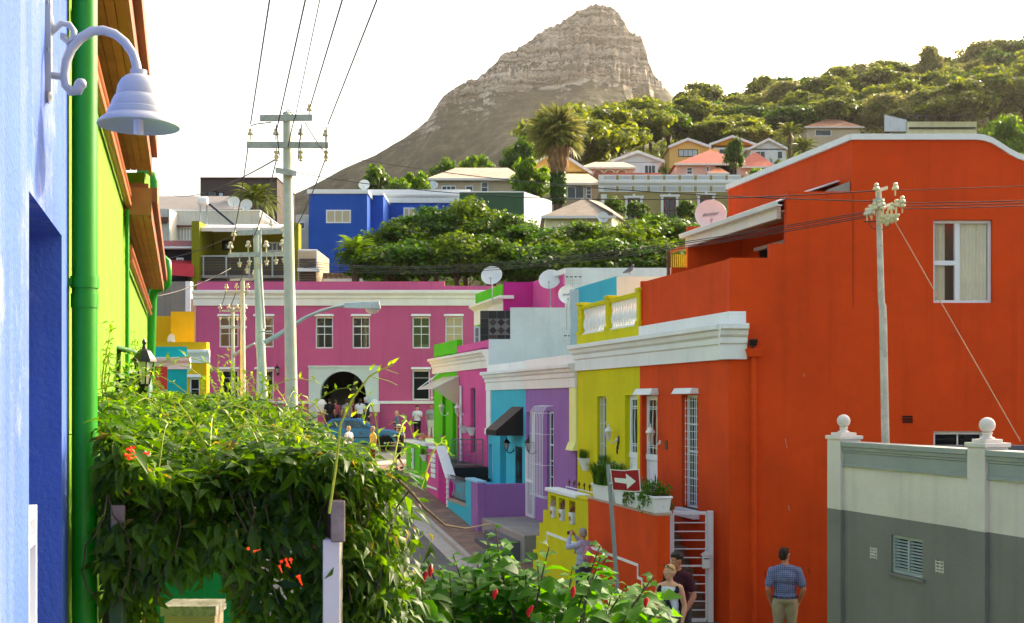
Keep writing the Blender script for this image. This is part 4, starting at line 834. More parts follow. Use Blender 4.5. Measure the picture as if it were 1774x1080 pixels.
MB().lathe([(.03, .235), (.03, .215), (.045, .212), (.062, .198), (.074, .175), (.079, .15), (.079, .138), (.086, .134), (.094, .118), (.1, .098), (.1, .09), (.108, .086), (.112, .072), (.112, .064), (.13, .052), (.147, .034), (.147, .028), (.12, .034), (.05, .05), (.001, .052)], bc, 32).build('bell_shade', LM, bp, smooth=True)
MB().lathe([(.018, .0), (.02, .06)], bc, 8).build('lamp_socket', TRIM, bp)
# green house
GREENW = plaster('leaf_green_plaster', (110, 156, 40), streak=.25, grime=(60, 110, 20), vscale=1.6, bump=.35, bscale=40)
GPIPE = mat('green_gloss_pipe', (26, 140, 22), rough=.4, var=.06, spec=.4)
WOOD = mat('eave_timber', (160, 108, 62), rough=.7, var=.22, vscale=3, streak=.4, grime=(80, 40, 20)); WOOD2 = mat('fascia_red_brown', (142, 86, 58), rough=.6, var=.2, vscale=3)
TERRA = mat('terracotta_pipe', (172, 102, 60), rough=.5, var=.12)
gr = root('green_house', 'leaf green house with brown timber eaves and green downpipes', 'house', LF(10, 0, 0))
MB().fbox(LF, 4.955, 9.9, -.3, 0, 0, 6.05).build('front_wall', GREENW, gr)
MB().fbox(LF, 9.9, 16.5, -.3, -.004, 0, 5.9).build('front_wall_rear', GREENW, gr)
fb = LF(9.9, 0, 0); MB().box(fb.x-.3, fb.x+.17, 9.9, 10.05, 5.75, 6.05).build('fire_wall', GREENW, gr)
for (d0, d1, z, nm) in ((4.97, 9.85, 6.06, 'a'), (9.72, 16.3, 5.66, 'b')):
    for i in range(4): MB().fbox(LF, d0, d1, .0+.05*i+.002, .05*(i+1)-.002, z+.004*(i % 2), z+.03).build('soffit_plank', WOOD, gr)
    MB().fbox(LF, d0-.0, d1+.05, .2, .225, z-.03, z+.22).build('fascia', WOOD2, gr)
    MB().fbox(LF, d0, d1, .225, .27, z+.12, z+.24).build('gutter', WOOD2, gr)
    MB().fbox(LF, d0-.02, d0, 0, .225, z, z+.23).build('eave_end', WOOD, gr)
    MB().fbox(LF, d0, d1, -1.5, .2, z+.21, z+.27).build('roof_edge', WOOD2, gr)
for (d0, d1, z) in ((5.1, 9.9, 5.74), (5.1, 9.9, 5.82), (9.9, 16.4, 5.32), (9.9, 16.4, 5.41)):
    MB().tube([LF(d0, .04, z), LF(d1, .04, z)], .028, 8).build('conduit', TERRA, gr, smooth=True)
dq = MB(); dq.tube([LF(5.0, .065, 8.5), LF(5.0, .065, 0)], .053, 16)
for z in (4.585, 2.9): dq.tube([LF(5.0, .065, z), LF(5.0, .065, z+.05)], .059, 16); dq.fbox(LF, 4.97, 5.03, 0, .03, z+.01, z+.04)
dq.tube([LF(5.0, .065, 4.50), LF(5.0, .065, 4.56)], .057, 16)
dq.build('downpipe', GPIPE, gr, smooth=True)
MB().tube([P(240, 303, 16.6), P(256, 302, 16.6), P(263, 306, 16.6), P(266, 316, 16.6), P(264, 470, 16.6)], .082, 12).build('overflow_pipe', GPIPE, gr, smooth=True)
MB().tube([P(274, 450, 16.6), P(283, 449, 16.6), P(289, 454, 16.6), P(290, 470, 16.6), P(289, 492, 16.6), P(283, 498, 16.6), P(272, 500, 16.6), P(266, 506, 16.6), P(264, 520, 16.6), P(258, 700, 16.6)], .066, 12).build('downpipe', GPIPE, gr, smooth=True)
MB().tube([LF(9.7, .03, 5.7), LF(9.7, .03, 3.6)], .018, 8).build('thin_pipe', GPIPE, gr, smooth=True)
lantern('wall_lantern', 'black carriage lantern on the green wall above the vine', LF(8.6, .01, 4.2), LN, BLACK, .95)
cb = root('curved_bracket_canopy', 'pale green ribbed curved canopy on the green wall', 'canopy', LF(9.2, .02, 4.3)); PG = mat('pale_green_plastic', (176, 206, 190), rough=.35, var=.05)
for i in range(4): MB().tube([LF(8.7+.2*i, .0, 4.5), LF(8.7+.2*i, .12, 4.47), LF(8.7+.2*i, .2, 4.4), LF(8.7+.2*i, .23, 4.2), LF(8.7+.2*i, .23, 3.95)], .014, 6).build('rib', PG, cb, smooth=True)
sh_ = MB()
for (a, b_) in (((.0, 4.5), (.12, 4.47)), ((.12, 4.47), (.2, 4.4)), ((.2, 4.4), (.23, 4.2)), ((.23, 4.2), (.23, 3.95))): sh_.hexa([LF(8.7, a[0], a[1]), LF(9.3, a[0], a[1]), LF(9.3, b_[0], b_[1]), LF(8.7, b_[0], b_[1]), LF(8.7, a[0]+.006, a[1]+.004), LF(9.3, a[0]+.006, a[1]+.004), LF(9.3, b_[0]+.006, b_[1]+.004), LF(8.7, b_[0]+.006, b_[1]+.004)])
sh_.build('shell', PG, cb)
# further houses on the left side of the street
YOCH = plaster('ochre_yellow', (222, 176, 16), streak=.2); TEAL = plaster('teal_turquoise', (14, 176, 178), streak=.15); REDW = plaster('coral_red', (206, 66, 56))
def sbox(mb, x0, x1, y0, y1, z0, z1):
    k = -.3*(y1-y0); return mb.hexa([(x0, y0, z0), (x1, y0, z0), (x1+k, y1, z0), (x0+k, y1, z0), (x0, y0, z1), (x1, y0, z1), (x1+k, y1, z1), (x0+k, y1, z1)])
tq = root('teal_parapet_house', 'teal house with white cornice beyond the green house on the left', 'house', P(290, 690, 33))
D_ = 33.; sbox(MB(), PX(262, D_), PX(324, D_), D_, D_+5, 0, PZ(601, D_)).build('wall', TEAL, tq)
c = MB(); extr(c, FR(D_), [(0, PZ(640, D_)), (.05, PZ(640, D_)), (.05, PZ(630, D_)), (.16, PZ(625, D_)), (.18, PZ(620, D_)), (0, PZ(619, D_))], PX(262, D_), PX(331, D_)); sbox(c, PX(323.5, D_), PX(330, D_), D_, D_+5, PZ(640, D_), PZ(620, D_)); c.build('cornice', CREAMW, tq)
sbox(MB(), PX(262, 28), PX(290, 28), 28, 31, 0, PZ(641, 31)).build('porch', REDW, tq)
yo = root('ochre_house', 'ochre yellow house with white cornice left of the magenta building', 'house', P(330, 690, 42))
D_ = 42.; MB().wall(FR(D_), PX(270, D_), PX(358, D_), 0, PZ(593, D_), [(PX(327, D_), PX(346, D_), PZ(694, D_), PZ(655, D_))], thick=.4).build('wall', YOCH, yo)
sbox(MB(), PX(270, D_), PX(357, D_)-.12, D_+.4, D_+7, 0, PZ(600, D_)).build('side_block', YOCH, yo)
window(yo, FR(D_), PX(327, D_), PX(346, D_), PZ(694, D_), PZ(655, D_), o=-.1, nx=1, nz=2, fw=.06, hood=.1)
c = MB(); extr(c, FR(D_), [(0, PZ(629, D_)), (.05, PZ(629, D_)), (.05, PZ(618, D_)), (.1, PZ(616, D_)), (.2, PZ(611, D_)), (.2, PZ(607, D_)), (0, PZ(606, D_))], PX(320, D_), PX(364, D_)); c.build('cornice', WHITE, yo)
sbox(MB(), PX(296, 44), PX(337, 44), 44, 48, 4, PZ(540, 44)).build('stair_tower', YOCH, yo)
sbox(MB(), PX(270, 45), PX(298, 45), 45, 48, 4, PZ(548, 45)).build('rear_block', YOCH, yo)
# ================================================================== houses on the slope behind
def hbox(name, label, x0, x1, yt, yb, d, dep, m, cat='house', group='houses on the hillside', wallname='wall', drop=3):
    r_ = root(name, label, cat, P((x0+x1)/2, yb, d), group)
    MB().box(PX(x0, d), PX(x1, d), d, d+dep, PZ(yb, d)-drop, PZ(yt, d)).build(wallname, m, r_); return r_
def hw(r_, d, x0, y0, x1, y1, nx=2, nz=1, m=None, pm=None, nm='window'):
    return window(r_, FR(d), PX(x0, d), PX(x1, d), PZ(y1, d), PZ(y0, d), o=.05, nx=nx, nz=nz, fw=.09, mw=.06, m=m, pm=pm, fd=.05)
def rmat(name, c, sc=9): 
    return mat(name, c, rough=.85, var=.22, vscale=1.2, streak=.3, bump=.5, bscale=6)
def hip(r_, d, x0, x1, ye, ya, xa0, xa1, dep, m, over=.4, nm='roof'):
    X0_, X1_ = PX(x0, d)-.0, PX(x1, d); Ze = PZ(ye, d); ym = d+dep/2; Za = PZ(ya, ym); A0, A1 = PX(xa0, ym), PX(xa1, ym)
    q = MB(); q.add([(X0_, d-over, Ze), (X1_, d-over, Ze), (X1_, d+dep, Ze), (X0_, d+dep, Ze), (A0, ym, Za), (A1+.01, ym, Za)], [(0, 1, 5, 4), (1, 2, 5), (2, 3, 4, 5), (3, 0, 4), (3, 2, 1, 0)]); o_ = q.build(nm, m, r_)
    f_ = MB(); f_.box(X0_-.03, X1_+.03, d-over-.08, d-over, Ze-.18, Ze+.02); f_.build('fascia', CREAMW, o_); return o_
def gable(r_, d, x0, x1, ye, xa, ya, dep, mw_, mr, over=.35, trim=None):
    X0_, X1_, Ze, Xa, Za = PX(x0, d), PX(x1, d), PZ(ye, d), PX(xa, d), PZ(ya, d)
    MB().prism([(X0_, d, Ze), (X1_, d, Ze), (Xa, d, Za)], (0, dep, 0)).build('gable_wall', mw_, r_)
    for (a, b_) in (((X0_, Ze), (Xa, Za)), ((Xa, Za), (X1_, Ze))):
        q = MB(); dx = (b_[0]-a[0])*.06; dz = (b_[1]-a[1])*.06; s0 = -1 if a[0] == X0_ else 0; s1 = 1 if b_[0] == X1_ else 0
        a2 = (a[0]+s0*dx, a[1]+s0*dz); b2 = (b_[0]+s1*dx, b_[1]+s1*dz)
        q.hexa([(a2[0], d-over, a2[1]+.02), (b2[0], d-over, b2[1]+.02), (b2[0], d+dep, b2[1]+.02), (a2[0], d+dep, a2[1]+.02), (a2[0], d-over, a2[1]+.2), (b2[0], d-over, b2[1]+.2), (b2[0], d+dep, b2[1]+.2), (a2[0], d+dep, a2[1]+.2)]); rr = q.build('roof', mr, r_)
        q = MB(); q.hexa([(a2[0], d-over-.06, a2[1]-.12), (b2[0], d-over-.06, b2[1]-.12), (b2[0], d-over, b2[1]-.12), (a2[0], d-over, a2[1]-.12), (a2[0], d-over-.06, a2[1]+.22), (b2[0], d-over-.06, b2[1]+.22), (b2[0], d-over, b2[1]+.22), (a2[0], d-over, a2[1]+.22)]); q.build('barge_board', trim or WHITE, rr)
def cap(r_, x0, x1, y0, y1, d, dep, m, pr=.12, nm='parapet_cap'): MB().box(PX(x0, d)-pr, PX(x1, d)+pr, d-pr, d+dep+pr, PZ(y1, d), PZ(y0, d)).build(nm, m, r_, bevel=.03)
COB = plaster('royal_blue_plaster', (34, 86, 184), streak=.25, grime=(20, 36, 100)); DGRN = plaster('bottle_green_plaster', (62, 94, 70)); BEIGE = plaster('beige_plaster', (196, 178, 150)); OLIVE = plaster('olive_khaki_plaster', (158, 144, 92)); CREAM = plaster('cream_plaster', (226, 222, 176)); OLG = plaster('olive_green_plaster', (126, 128, 18)); PINKP = plaster('pale_pink_plaster', (222, 178, 164)); YGAB = plaster('buff_yellow_plaster', (230, 190, 110)); PWHITE = plaster('far_white_plaster', (216, 222, 226)); BRN = plaster('brown_grey_plaster', (84, 74, 72)); GREYR = rmat('grey_shingle', (138, 126, 112)); TERR = rmat('red_tile', (170, 84, 66)); BRNR = rmat('brown_tile', (150, 104, 78)); TAN = rmat('tan_tile', (190, 170, 148)); OFFW = plaster('off_white_plaster', (208, 208, 200)); NAVY = plaster('dark_navy_plaster', (38, 36, 50)); CGREY = plaster('cement_grey', (134, 130, 122), streak=.5)
r_ = hbox('royal_blue_house', 'royal blue flat-roofed house with white cap above the trees', 535, 636, 330, 480, 85, 7, COB); cap(r_, 535, 636, 329, 336.5, 85, 7, WHITE); hw(r_, 85, 565, 364, 608, 387, 3, 1, pm=glass('curtained_glass', (190, 176, 140), .95, .2))
MB().box(PX(630, 92), PX(815, 92), 92, 99, PZ(480, 92), PZ(352, 92)).build('wing', COB, r_); c = MB(); extr(c, FR(92), [(0, PZ(352, 92)), (.15, PZ(352, 92)), (.15, PZ(344, 92)), (.3, PZ(340, 92)), (.3, PZ(337, 92)), (.1, PZ(336, 92)), (.1, PZ(329, 92)), (-.3, PZ(329, 92)), (-.3, PZ(352, 92))], PX(630, 92), PX(815, 92)); c.build('wing_cornice', WHITE, r_)
hw(r_, 92, 699, 360, 718, 396, 2, 2, pm=glass('curtained_glass', (190, 176, 140))); hw(r_, 92, 678, 377, 692, 402, 1, 1, pm=mat('maroon_door', (84, 30, 26)))
MB().box(PX(610, 87.5), PX(664, 87.5), 87.5, 92, PZ(480, 88), PZ(341, 88)).build('return_wall', COB, r_); MB().box(PX(634, 87.4), PX(665, 87.4), 87.3, 92, PZ(341, 88), PZ(337, 88)).build('return_cap', WHITE, r_)
q = MB(); q.hexa([P(676, 420, 86), P(681, 420, 86), P(681, 420, 88), P(676, 420, 88), P(690, 392, 86), P(697, 395, 86), P(697, 395, 88), P(690, 392, 88)]); q.build('stair_wall', WHITE, r_)
r_ = hbox('bottle_green_house', 'plain dark green block with white flank above the trees', 796, 908, 333, 410, 88, 6, DGRN); cap(r_, 796, 908, 332, 334, 88, 6, WHITE, .03)
MB().hexa([P(908, 420, 88.0), P(955, 420, 95), P(956, 420, 95.2), P(909, 420, 88.3), P(908, 333, 88.0), P(955, 349, 95), P(956, 349, 95.2), P(909, 333, 88.3)]).build('white_flank', PWHITE, r_)
r_ = hbox('cream_cottage', 'cream cottage with grey shingle hip roof among the trees', 945, 1060, 376, 430, 86, 7, CREAM); hip(r_, 86, 938, 1066, 376, 346, 1008, 1016, 8, GREYR)
MB().hexa([P(1060, 430, 86), P(1090, 430, 91), P(1089, 430, 91.4), P(1059, 430, 86.4), P(1060, 376, 86), P(1090, 391, 91), P(1089, 391, 91.4), P(1059, 376, 86.4)]).build('flank_wall', CREAM, r_)
MB().hexa([P(1062, 371, 85.4), P(1096, 391, 91), P(1040, 352, 92), P(1016, 346, 90), P(1062, 369, 85.4), P(1096, 388, 91), P(1040, 350, 92), P(1016, 344.5, 90)]).build('roof_slope', GREYR, r_)
hw(r_, 86, 948, 396, 972, 420, 1, 1); hw(r_, 86, 1000, 400, 1018, 425, 1, 1)
r_ = hbox('ornate_olive_building', 'olive stucco building with ornate white cornice and quoins', 1040, 1284, 330, 440, 105, 9, OLIVE, 'building')
Fo = FR(105); c = MB(); extr(c, Fo, [(0, PZ(333, 105)), (.1, PZ(333, 105)), (.1, PZ(322, 105)), (.3, PZ(318, 105)), (.3, PZ(314, 105)), (.05, PZ(313, 105)), (.05, PZ(303, 105)), (-.3, PZ(303, 105)), (-.3, PZ(333, 105))], PX(1037, 105), PX(1284, 105)); CO = c.build('cornice', WHITE, r_)
for i in range(9):
    x = 1046+i*27; MB().fbox(Fo, PX(x, 105), PX(x+20, 105), .05, .09, PZ(311, 105), PZ(305.5, 105)).build('frieze_panel', plaster('pale_grey_trim', (190, 196, 196)), CO, bevel=.1); MB().fbox(Fo, PX(x, 105), PX(x+20, 105), .1, .13, PZ(331, 105), PZ(324, 105)).build('frieze_panel', plaster('pale_grey_trim', (190, 196, 196)), CO, bevel=.1)
    MB().fbox(Fo, PX(x+21, 105), PX(x+26, 105), .05, .08, PZ(312, 105), PZ(304.5, 105)).build('frieze_gap', OLIVE, CO); MB().fbox(Fo, PX(x+21, 105), PX(x+26, 105), .1, .12, PZ(332, 105), PZ(323.5, 105)).build('frieze_gap', OLIVE, CO)
for (a, y) in ((1083, 346), (1145, 344), (1208, 342)):
    W = hw(r_, 105, a+5, y, a+25, y+42, 2, 2, m=mat('maroon_frame', (110, 40, 36))); q = MB(); q.fbox(Fo, PX(a, 105), PX(a+4, 105), 0, .14, PZ(y+42, 105), PZ(y-3, 105)); q.fbox(Fo, PX(a+26, 105), PX(a+30, 105), 0, .14, PZ(y+42, 105), PZ(y-3, 105)); q.fbox(Fo, PX(a-2, 105), PX(a+32, 105), 0, .2, PZ(y-2.5, 105), PZ(y-6, 105)); q.fbox(Fo, PX(a+13, 105), PX(a+17, 105), 0, .22, PZ(y-2, 105), PZ(y-9, 105)); q.build('surround', WHITE, W)
for i in range(7): MB().fbox(Fo, PX(1270 if i % 2 else 1266, 105), PX(1283, 105), 0, .1, PZ(335+i*8+7.4, 105), PZ(335+i*8, 105)).build('quoin', WHITE, r_)
for i in range(7): MB().fbox(Fo, PX(1041, 105), PX(1047 if i % 2 else 1051, 105), 0, .1, PZ(337+i*8+7.4, 105), PZ(337+i*8, 105)).build('quoin', WHITE, r_)
MB().box(PX(1042, 106), PX(1145, 106), 106, 112, PZ(303, 106), PZ(300, 106)).build('roof', TERR, r_)
r_ = hbox('beige_house', 'beige house with tan hip roof left of the tall palm', 757, 905, 312, 345, 108, 9, BEIGE); hip(r_, 108, 738, 908, 311, 291, 790, 880, 10, TAN); hw(r_, 108, 765, 322, 790, 340, 3, 1); hw(r_, 108, 806, 322, 820, 340, 1, 2); hw(r_, 108, 833, 315, 846, 335, 1, 2)
r_ = hbox('beige_flat_house', 'low beige house with wide windows behind the tall palm', 905, 1040, 320, 360, 109, 9, BEIGE); hip(r_, 109, 895, 1042, 319, 302, 930, 1020, 10, TAN); hw(r_, 109, 928, 322, 955, 336, 2, 1); hw(r_, 109, 982, 323, 1012, 345, 2, 1); hw(r_, 109, 1015, 323, 1025, 345, 1, 3)
r_ = hbox('brown_gable_house', 'house with brown tiled gable partly behind the palm', 908, 1020, 298, 330, 122, 8, YGAB); gable(r_, 122, 903, 1022, 300, 962, 262, 8, YGAB, BRNR)
r_ = hbox('arcaded_house', 'pale house with three round arches and tan roof', 1010, 1098, 292, 330, 124, 8, PINKP); hip(r_, 124, 1003, 1102, 291, 281, 1030, 1080, 9, TAN)
for xx in (1036, 1056, 1077):
    q = MB(); cz = PZ(303, 124); ce = PX(xx, 124); rr = .55
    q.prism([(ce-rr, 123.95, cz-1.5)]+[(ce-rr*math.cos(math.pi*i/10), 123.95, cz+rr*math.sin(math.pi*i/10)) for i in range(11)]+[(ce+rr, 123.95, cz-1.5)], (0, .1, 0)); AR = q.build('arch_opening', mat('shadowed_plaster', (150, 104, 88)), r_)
    q = MB(); q.tube([(ce-rr*math.cos(math.pi*i/10), 123.93, cz+rr*math.sin(math.pi*i/10)) for i in range(11)], .07, 6); q.build('arch_trim', WHITE, AR)
r_ = hbox('pale_gable_house', 'pale blue-white house with low front gable and dark windows', 1066, 1140, 282, 315, 134, 8, PWHITE); gable(r_, 134, 1060, 1148, 281, 1104, 265, 9, PWHITE, mat('slate_roof', (110, 118, 128))); hw(r_, 134, 1116, 286, 1136, 302, 3, 1); hw(r_, 134, 1075, 288, 1095, 304, 1, 1)
r_ = hbox('buff_gable_house', 'tall buff yellow gabled house with wide window', 1160, 1228, 256, 310, 146, 9, YGAB); gable(r_, 146, 1159, 1229, 256, 1191, 243, 10, YGAB, TAN); hw(r_, 146, 1175, 259, 1209, 272, 4, 1, m=mat('dark_frame', (60, 54, 50)), pm=glass('bright_glass', (170, 186, 190), .95))
MB().box(PX(1228, 148), PX(1245, 148), 148, 156, PZ(320, 148), PZ(258, 148)).build('side_wing', YGAB, r_)
r_ = hbox('red_roof_house', 'pale pink house with red tiled hip roof', 1172, 1284, 286, 325, 128, 9, PINKP); hip(r_, 128, 1168, 1290, 285, 261, 1228, 1236, 10, TERR); hw(r_, 128, 1189, 290, 1200, 303, 1, 2); hw(r_, 128, 1223, 288, 1229, 298, 1, 1); MB().box(PX(1240, 127.9), PX(1276, 127.9), 127.9, 128.3, PZ(304, 128), PZ(288, 128)).build('porch_opening', DARK, r_)
hip(r_, 126, 1224, 1262, 301, 290, 1242, 1246, 4, rmat('orange_tile', (196, 120, 80)), nm='porch_roof')
r_ = hbox('ochre_gable_house', 'white house with ochre gable behind the red roofs', 1236, 1304, 256, 300, 164, 9, PWHITE); gable(r_, 164, 1230, 1308, 252, 1268, 238, 10, plaster('ochre_gable', (214, 150, 30)), TAN); hw(r_, 164, 1245, 258, 1262, 268, 1, 1)
r_ = hbox('white_gable_house', 'white gabled house with two windows next to the palms', 1300, 1362, 258, 300, 158, 9, PWHITE); gable(r_, 158, 1296, 1364, 260, 1331, 243, 10, PWHITE, TERR); hw(r_, 158, 1308, 262, 1326, 276, 2, 1); hw(r_, 158, 1346, 262, 1356, 276, 1, 1)
r_ = hbox('small_red_roof_house', 'small house with red pyramid roof left of the orange parapet', 1282, 1340, 290, 320, 138, 7, PINKP); hip(r_, 138, 1274, 1344, 290, 265, 1304, 1312, 8, rmat('red_tile', (170, 84, 66))); hw(r_, 138, 1310, 292, 1326, 304, 2, 1)
r_ = hbox('tiled_bungalow', 'beige bungalow with brown hip roof high on the slope', 1398, 1490, 221, 250, 186, 10, BEIGE); hip(r_, 186, 1392, 1496, 221, 207, 1430, 1452, 11, BRNR); hw(r_, 186, 1412, 225, 1440, 236, 1, 1)
r_ = hbox('modern_flat_house', 'long cream flat-roofed modern house with roof railing', 1570, 1692, 211, 245, 188, 12, CREAM); MB().hexa([P(1532, 228, 188), P(1571, 228, 188), P(1571, 228, 196), P(1532, 228, 196), P(1532, 199, 188), P(1571, 208, 188), P(1571, 208, 196), P(1532, 199, 196)]).build('side_wall', PWHITE, r_)
q = MB(); q.tube([P(1571, 201, 188), P(1690, 201, 188)], .06, 5); [q.tube([P(1571+i*17, 201, 188), P(1571+i*17, 211, 188)], .05, 5) for i in range(8)]; q.build('roof_railing', mat('grey_iron', (112, 118, 122)), r_)
MB().box(PX(1575, 187.9), PX(1690, 187.9), 187.8, 188, PZ(224, 188), PZ(221, 188)).build('window_band', DARK, r_)
# left hillside
r_ = hbox('brown_block_house', 'dark brown flat block behind the spreading palm', 347, 480, 309, 380, 112, 9, BRN); MB().box(PX(347, 111.9), PX(481, 111.9), 111.8, 121, PZ(309.5, 112), PZ(308, 112)).build('roof_edge', mat('maroon_edge', (104, 60, 58)), r_); hw(r_, 112, 358, 331, 376, 343, 1, 1, m=DARK); hw(r_, 112, 378, 333, 388, 343, 1, 1, m=DARK, pm=glass('bright_glass', (170, 186, 190)))
r_ = hbox('white_terrace_house', 'white house with grey roof slope and satellite dishes on the left', 295, 450, 366, 450, 82, 8, OFFW)
MB().hexa([P(262, 366, 82), P(418, 364, 82), P(410, 342, 88), P(262, 342, 88), P(262, 364.5, 82), P(418, 362.5, 82), P(410, 340, 88), P(262, 340, 88)]).build('roof', mat('grey_sheet_roof', (132, 126, 120), var=.1, streak=.4), r_); cap(r_, 295, 450, 364, 367, 82, 8, WHITE, .06)
hw(r_, 82, 306, 393, 336, 419, 5, 1, pm=mat('shutter_grey', (176, 180, 176))); MB().box(PX(300, 81.9), PX(338, 81.9), 81.6, 82, PZ(394, 82), PZ(392, 82)).build('sill', mat('maroon_edge', (104, 60, 58)), r_)
r_ = hbox('left_white_house', 'white house with brown window at the far left behind green pipes', 250, 294, 362, 450, 80, 8, OFFW); MB().box(PX(250, 79.9), PX(294, 79.9), 79.6, 80, PZ(386, 80), PZ(378, 80)).build('lintel', mat('brown_lintel', (92, 62, 48)), r_); hw(r_, 80, 262, 388, 276, 408, 1, 1, m=BRN); MB().box(PX(291, 79.9), PX(295, 79.9), 79.7, 80, PZ(418, 80), PZ(365, 80)).build('downpipe', GALV, r_)
r_ = hbox('navy_house', 'dark navy house front with red awning and maroon tile strip', 262, 336, 428, 500, 74, 6, NAVY); MB().hexa([P(262, 427, 73.6), P(336, 427, 73.6), P(336, 427, 76), P(262, 427, 76), P(262, 417, 74.6), P(336, 417, 74.6), P(336, 417, 76), P(262, 417, 76)]).build('tile_strip', mat('maroon_tile', (120, 56, 60), var=.4, vscale=6), r_); MB().box(PX(262, 73.5), PX(336, 73.5), 73.3, 73.9, PZ(433, 74), PZ(430, 74)).build('gutter', TRIM, r_)
MB().hexa([P(296, 477, 72.4), P(336, 480, 72.4), P(336, 470, 74), P(296, 470, 74), P(296, 457, 72.6), P(336, 459, 72.6), P(336, 452, 74), P(296, 450, 74)]).build('awning', mat('red_canvas', (196, 50, 62), var=.15), r_); hw(r_, 74, 306, 447, 318, 456, 2, 1)
r_ = hbox('olive_balcony_house', 'olive green house with deep balcony and slatted railing', 346, 515, 402, 440, 76, .8, OLG); MB().box(PX(335, 73), PX(348, 73), 72.6, 75.9, PZ(520, 73), PZ(385, 73)).build('side_pier', OLG, r_); MB().box(PX(510, 73), PX(519, 73), 72.6, 73.6, PZ(520, 73), PZ(388, 73)).build('side_pier', OLG, r_)
MB().box(PX(346, 76), PX(512, 76), 73.2, 76, PZ(520, 76), PZ(478, 76)).build('lower_storey', BRN, r_); MB().hexa([P(345, 401, 73.0), P(515, 401, 73.0), P(515, 400, 77), P(345, 400, 77), P(345, 394, 73.0), P(515, 394, 73.0), P(515, 389, 77), P(345, 389, 77)]).build('verandah_roof', CREAMW, r_)
MB().box(PX(348, 73), PX(512, 73), 73, 76, PZ(482, 73), PZ(477, 73)).build('balcony_slab', CONC, r_)
for k in range(7): MB().box(PX(350, 73), PX(512, 73), 73.05, 73.1, PZ(476-k*4.6, 73), PZ(472.5-k*4.6, 73)).build('slat', mat('dark_slat', (74, 66, 60)), r_)
q = MB(); q.tube([P(347, 444, 73), P(512, 444, 73)], .05, 5); [q.tube([P(352+i*40, 444, 73), P(352+i*40, 480, 73)], .06, 5) for i in range(5)]; q.build('balustrade', GALV, r_)
hw(r_, 76, 352, 417, 370, 433, 2, 1, m=DARK); hw(r_, 76, 385, 417, 402, 434, 1, 1, m=DARK); hw(r_, 76, 462, 420, 490, 436, 3, 1)
gey = root('solar_geyser', 'white solar water tank on legs above the olive house', 'water heater', P(352, 396, 77)); q = MB(); q.lathe([(.05, -.32), (.28, -.3), (.31, -.2), (.31, .2), (.28, .3), (.05, .32)], P(352, 349, 77), 16, 0, Matrix.Rotation(R(90), 3, 'Y')); q.build('tank', WHITE, gey, smooth=True)
for x in (347, 358): MB().tube([P(x, 357, 77), P(x, 398, 77)], .05, 5).build('leg', GALV, gey)
MB().hexa([P(360, 354, 76.8), P(364, 353, 76.8), P(364, 353, 77.8), P(360, 354, 77.8), P(404, 391, 76), P(409, 391, 76), P(409, 391, 77), P(404, 391, 77)]).build('collector_panel', BLACK, gey)
r_ = hbox('slatted_balcony_house', 'house front with dark slatted balconies left of the royal blue house', 516, 548, 432, 500, 71.4, 5, BEIGE)
for k in range(9): MB().box(PX(518, 71.2), PX(547, 71.2), 71.25, 71.35, PZ(452-k*0+k*4.6, 71.4), PZ(449-k*0+k*4.6, 71.4)).build('slat', mat('dark_slat', (74, 66, 60)), r_)
MB().box(PX(516, 71.1), PX(553, 71.1), 70.9, 71.35, PZ(472, 71.4), PZ(466, 71.4)).build('balcony_floor', WHITE, r_); q = MB(); q.tube([P(517, 434, 71.0), P(550, 434, 71.0)], .05, 5); q.tube([P(549, 434, 71.0), P(549, 466, 71.0)], .05, 5); q.build('handrail', TRIM, r_)
r_ = hbox('cement_wall', 'bare grey cement wall with white edge behind the ochre house', 262, 322, 488, 560, 64, .4, CGREY, 'wall', None); MB().box(PX(322, 64), PX(331, 64), 63.9, 64.4, PZ(560, 64), PZ(488, 64)).build('white_edge', WHITE, r_)
r_ = hbox('small_white_house', 'small white house front beside the royal blue house', 512, 534, 372, 440, 90, 5, OFFW); hw(r_, 90, 517, 385, 529, 398, 1, 1)
sw_ = root('rubble_wall', 'low brown rubble stone wall with white step above the magenta parapet', 'wall', P(595, 490, 74)); random.seed(5)
MB().box(PX(552, 74), PX(622, 74), 74, 74.5, PZ(492, 74), PZ(473, 74)).build('core', mat('stone_mortar', (120, 108, 84)), sw_)
for i in range(24):
    for j in range(3):
        x = 553+i*2.9+random.uniform(-.5, .5)+(j % 2)*1.4; y = 476+j*5.2; MB().ball(P(x, y, 73.98), random.uniform(.055, .085)*1., 6, 0, (1.1, .6, 1)).build('stone', mat('rubble_stone_%d' % (i % 3), [(120, 100, 70), (96, 84, 66), (146, 124, 90)][i % 3]), sw_)
MB().prism([P(552, 492, 73.7), P(552, 483, 73.7), P(608, 483, 73.7), P(612, 477, 73.7), P(624, 474, 73.7), P(630, 480, 73.7), P(628, 492, 73.7)], (0, .25, 0)).build('white_coping', WHITE, sw_)
r_ = root('slat_pergola_beam', 'brown timber pergola beam over the yellow house roof', 'pergola', P(1170, 480, 26)); q = MB(); q.hexa([P(1160, 440, 26), P(1195, 430, 26), P(1195, 430, 26.2), P(1160, 440, 26.2), P(1160, 434, 26), P(1195, 421, 26), P(1195, 421, 26.2), P(1160, 434, 26.2)]); q.build('beam', WOOD, r_)
MB().box(PX(1156, 26), PX(1161, 26), 26, 26.1, PZ(483, 26), PZ(436, 26)).build('post', mat('dark_timber', (70, 50, 38)), r_)
for i in range(8): MB().box(PX(1164+i*3.6, 26), PX(1165.5+i*3.6, 26), 26.1, 26.15, PZ(462, 26), PZ(440, 26)).build('slat', YELLOW, r_)
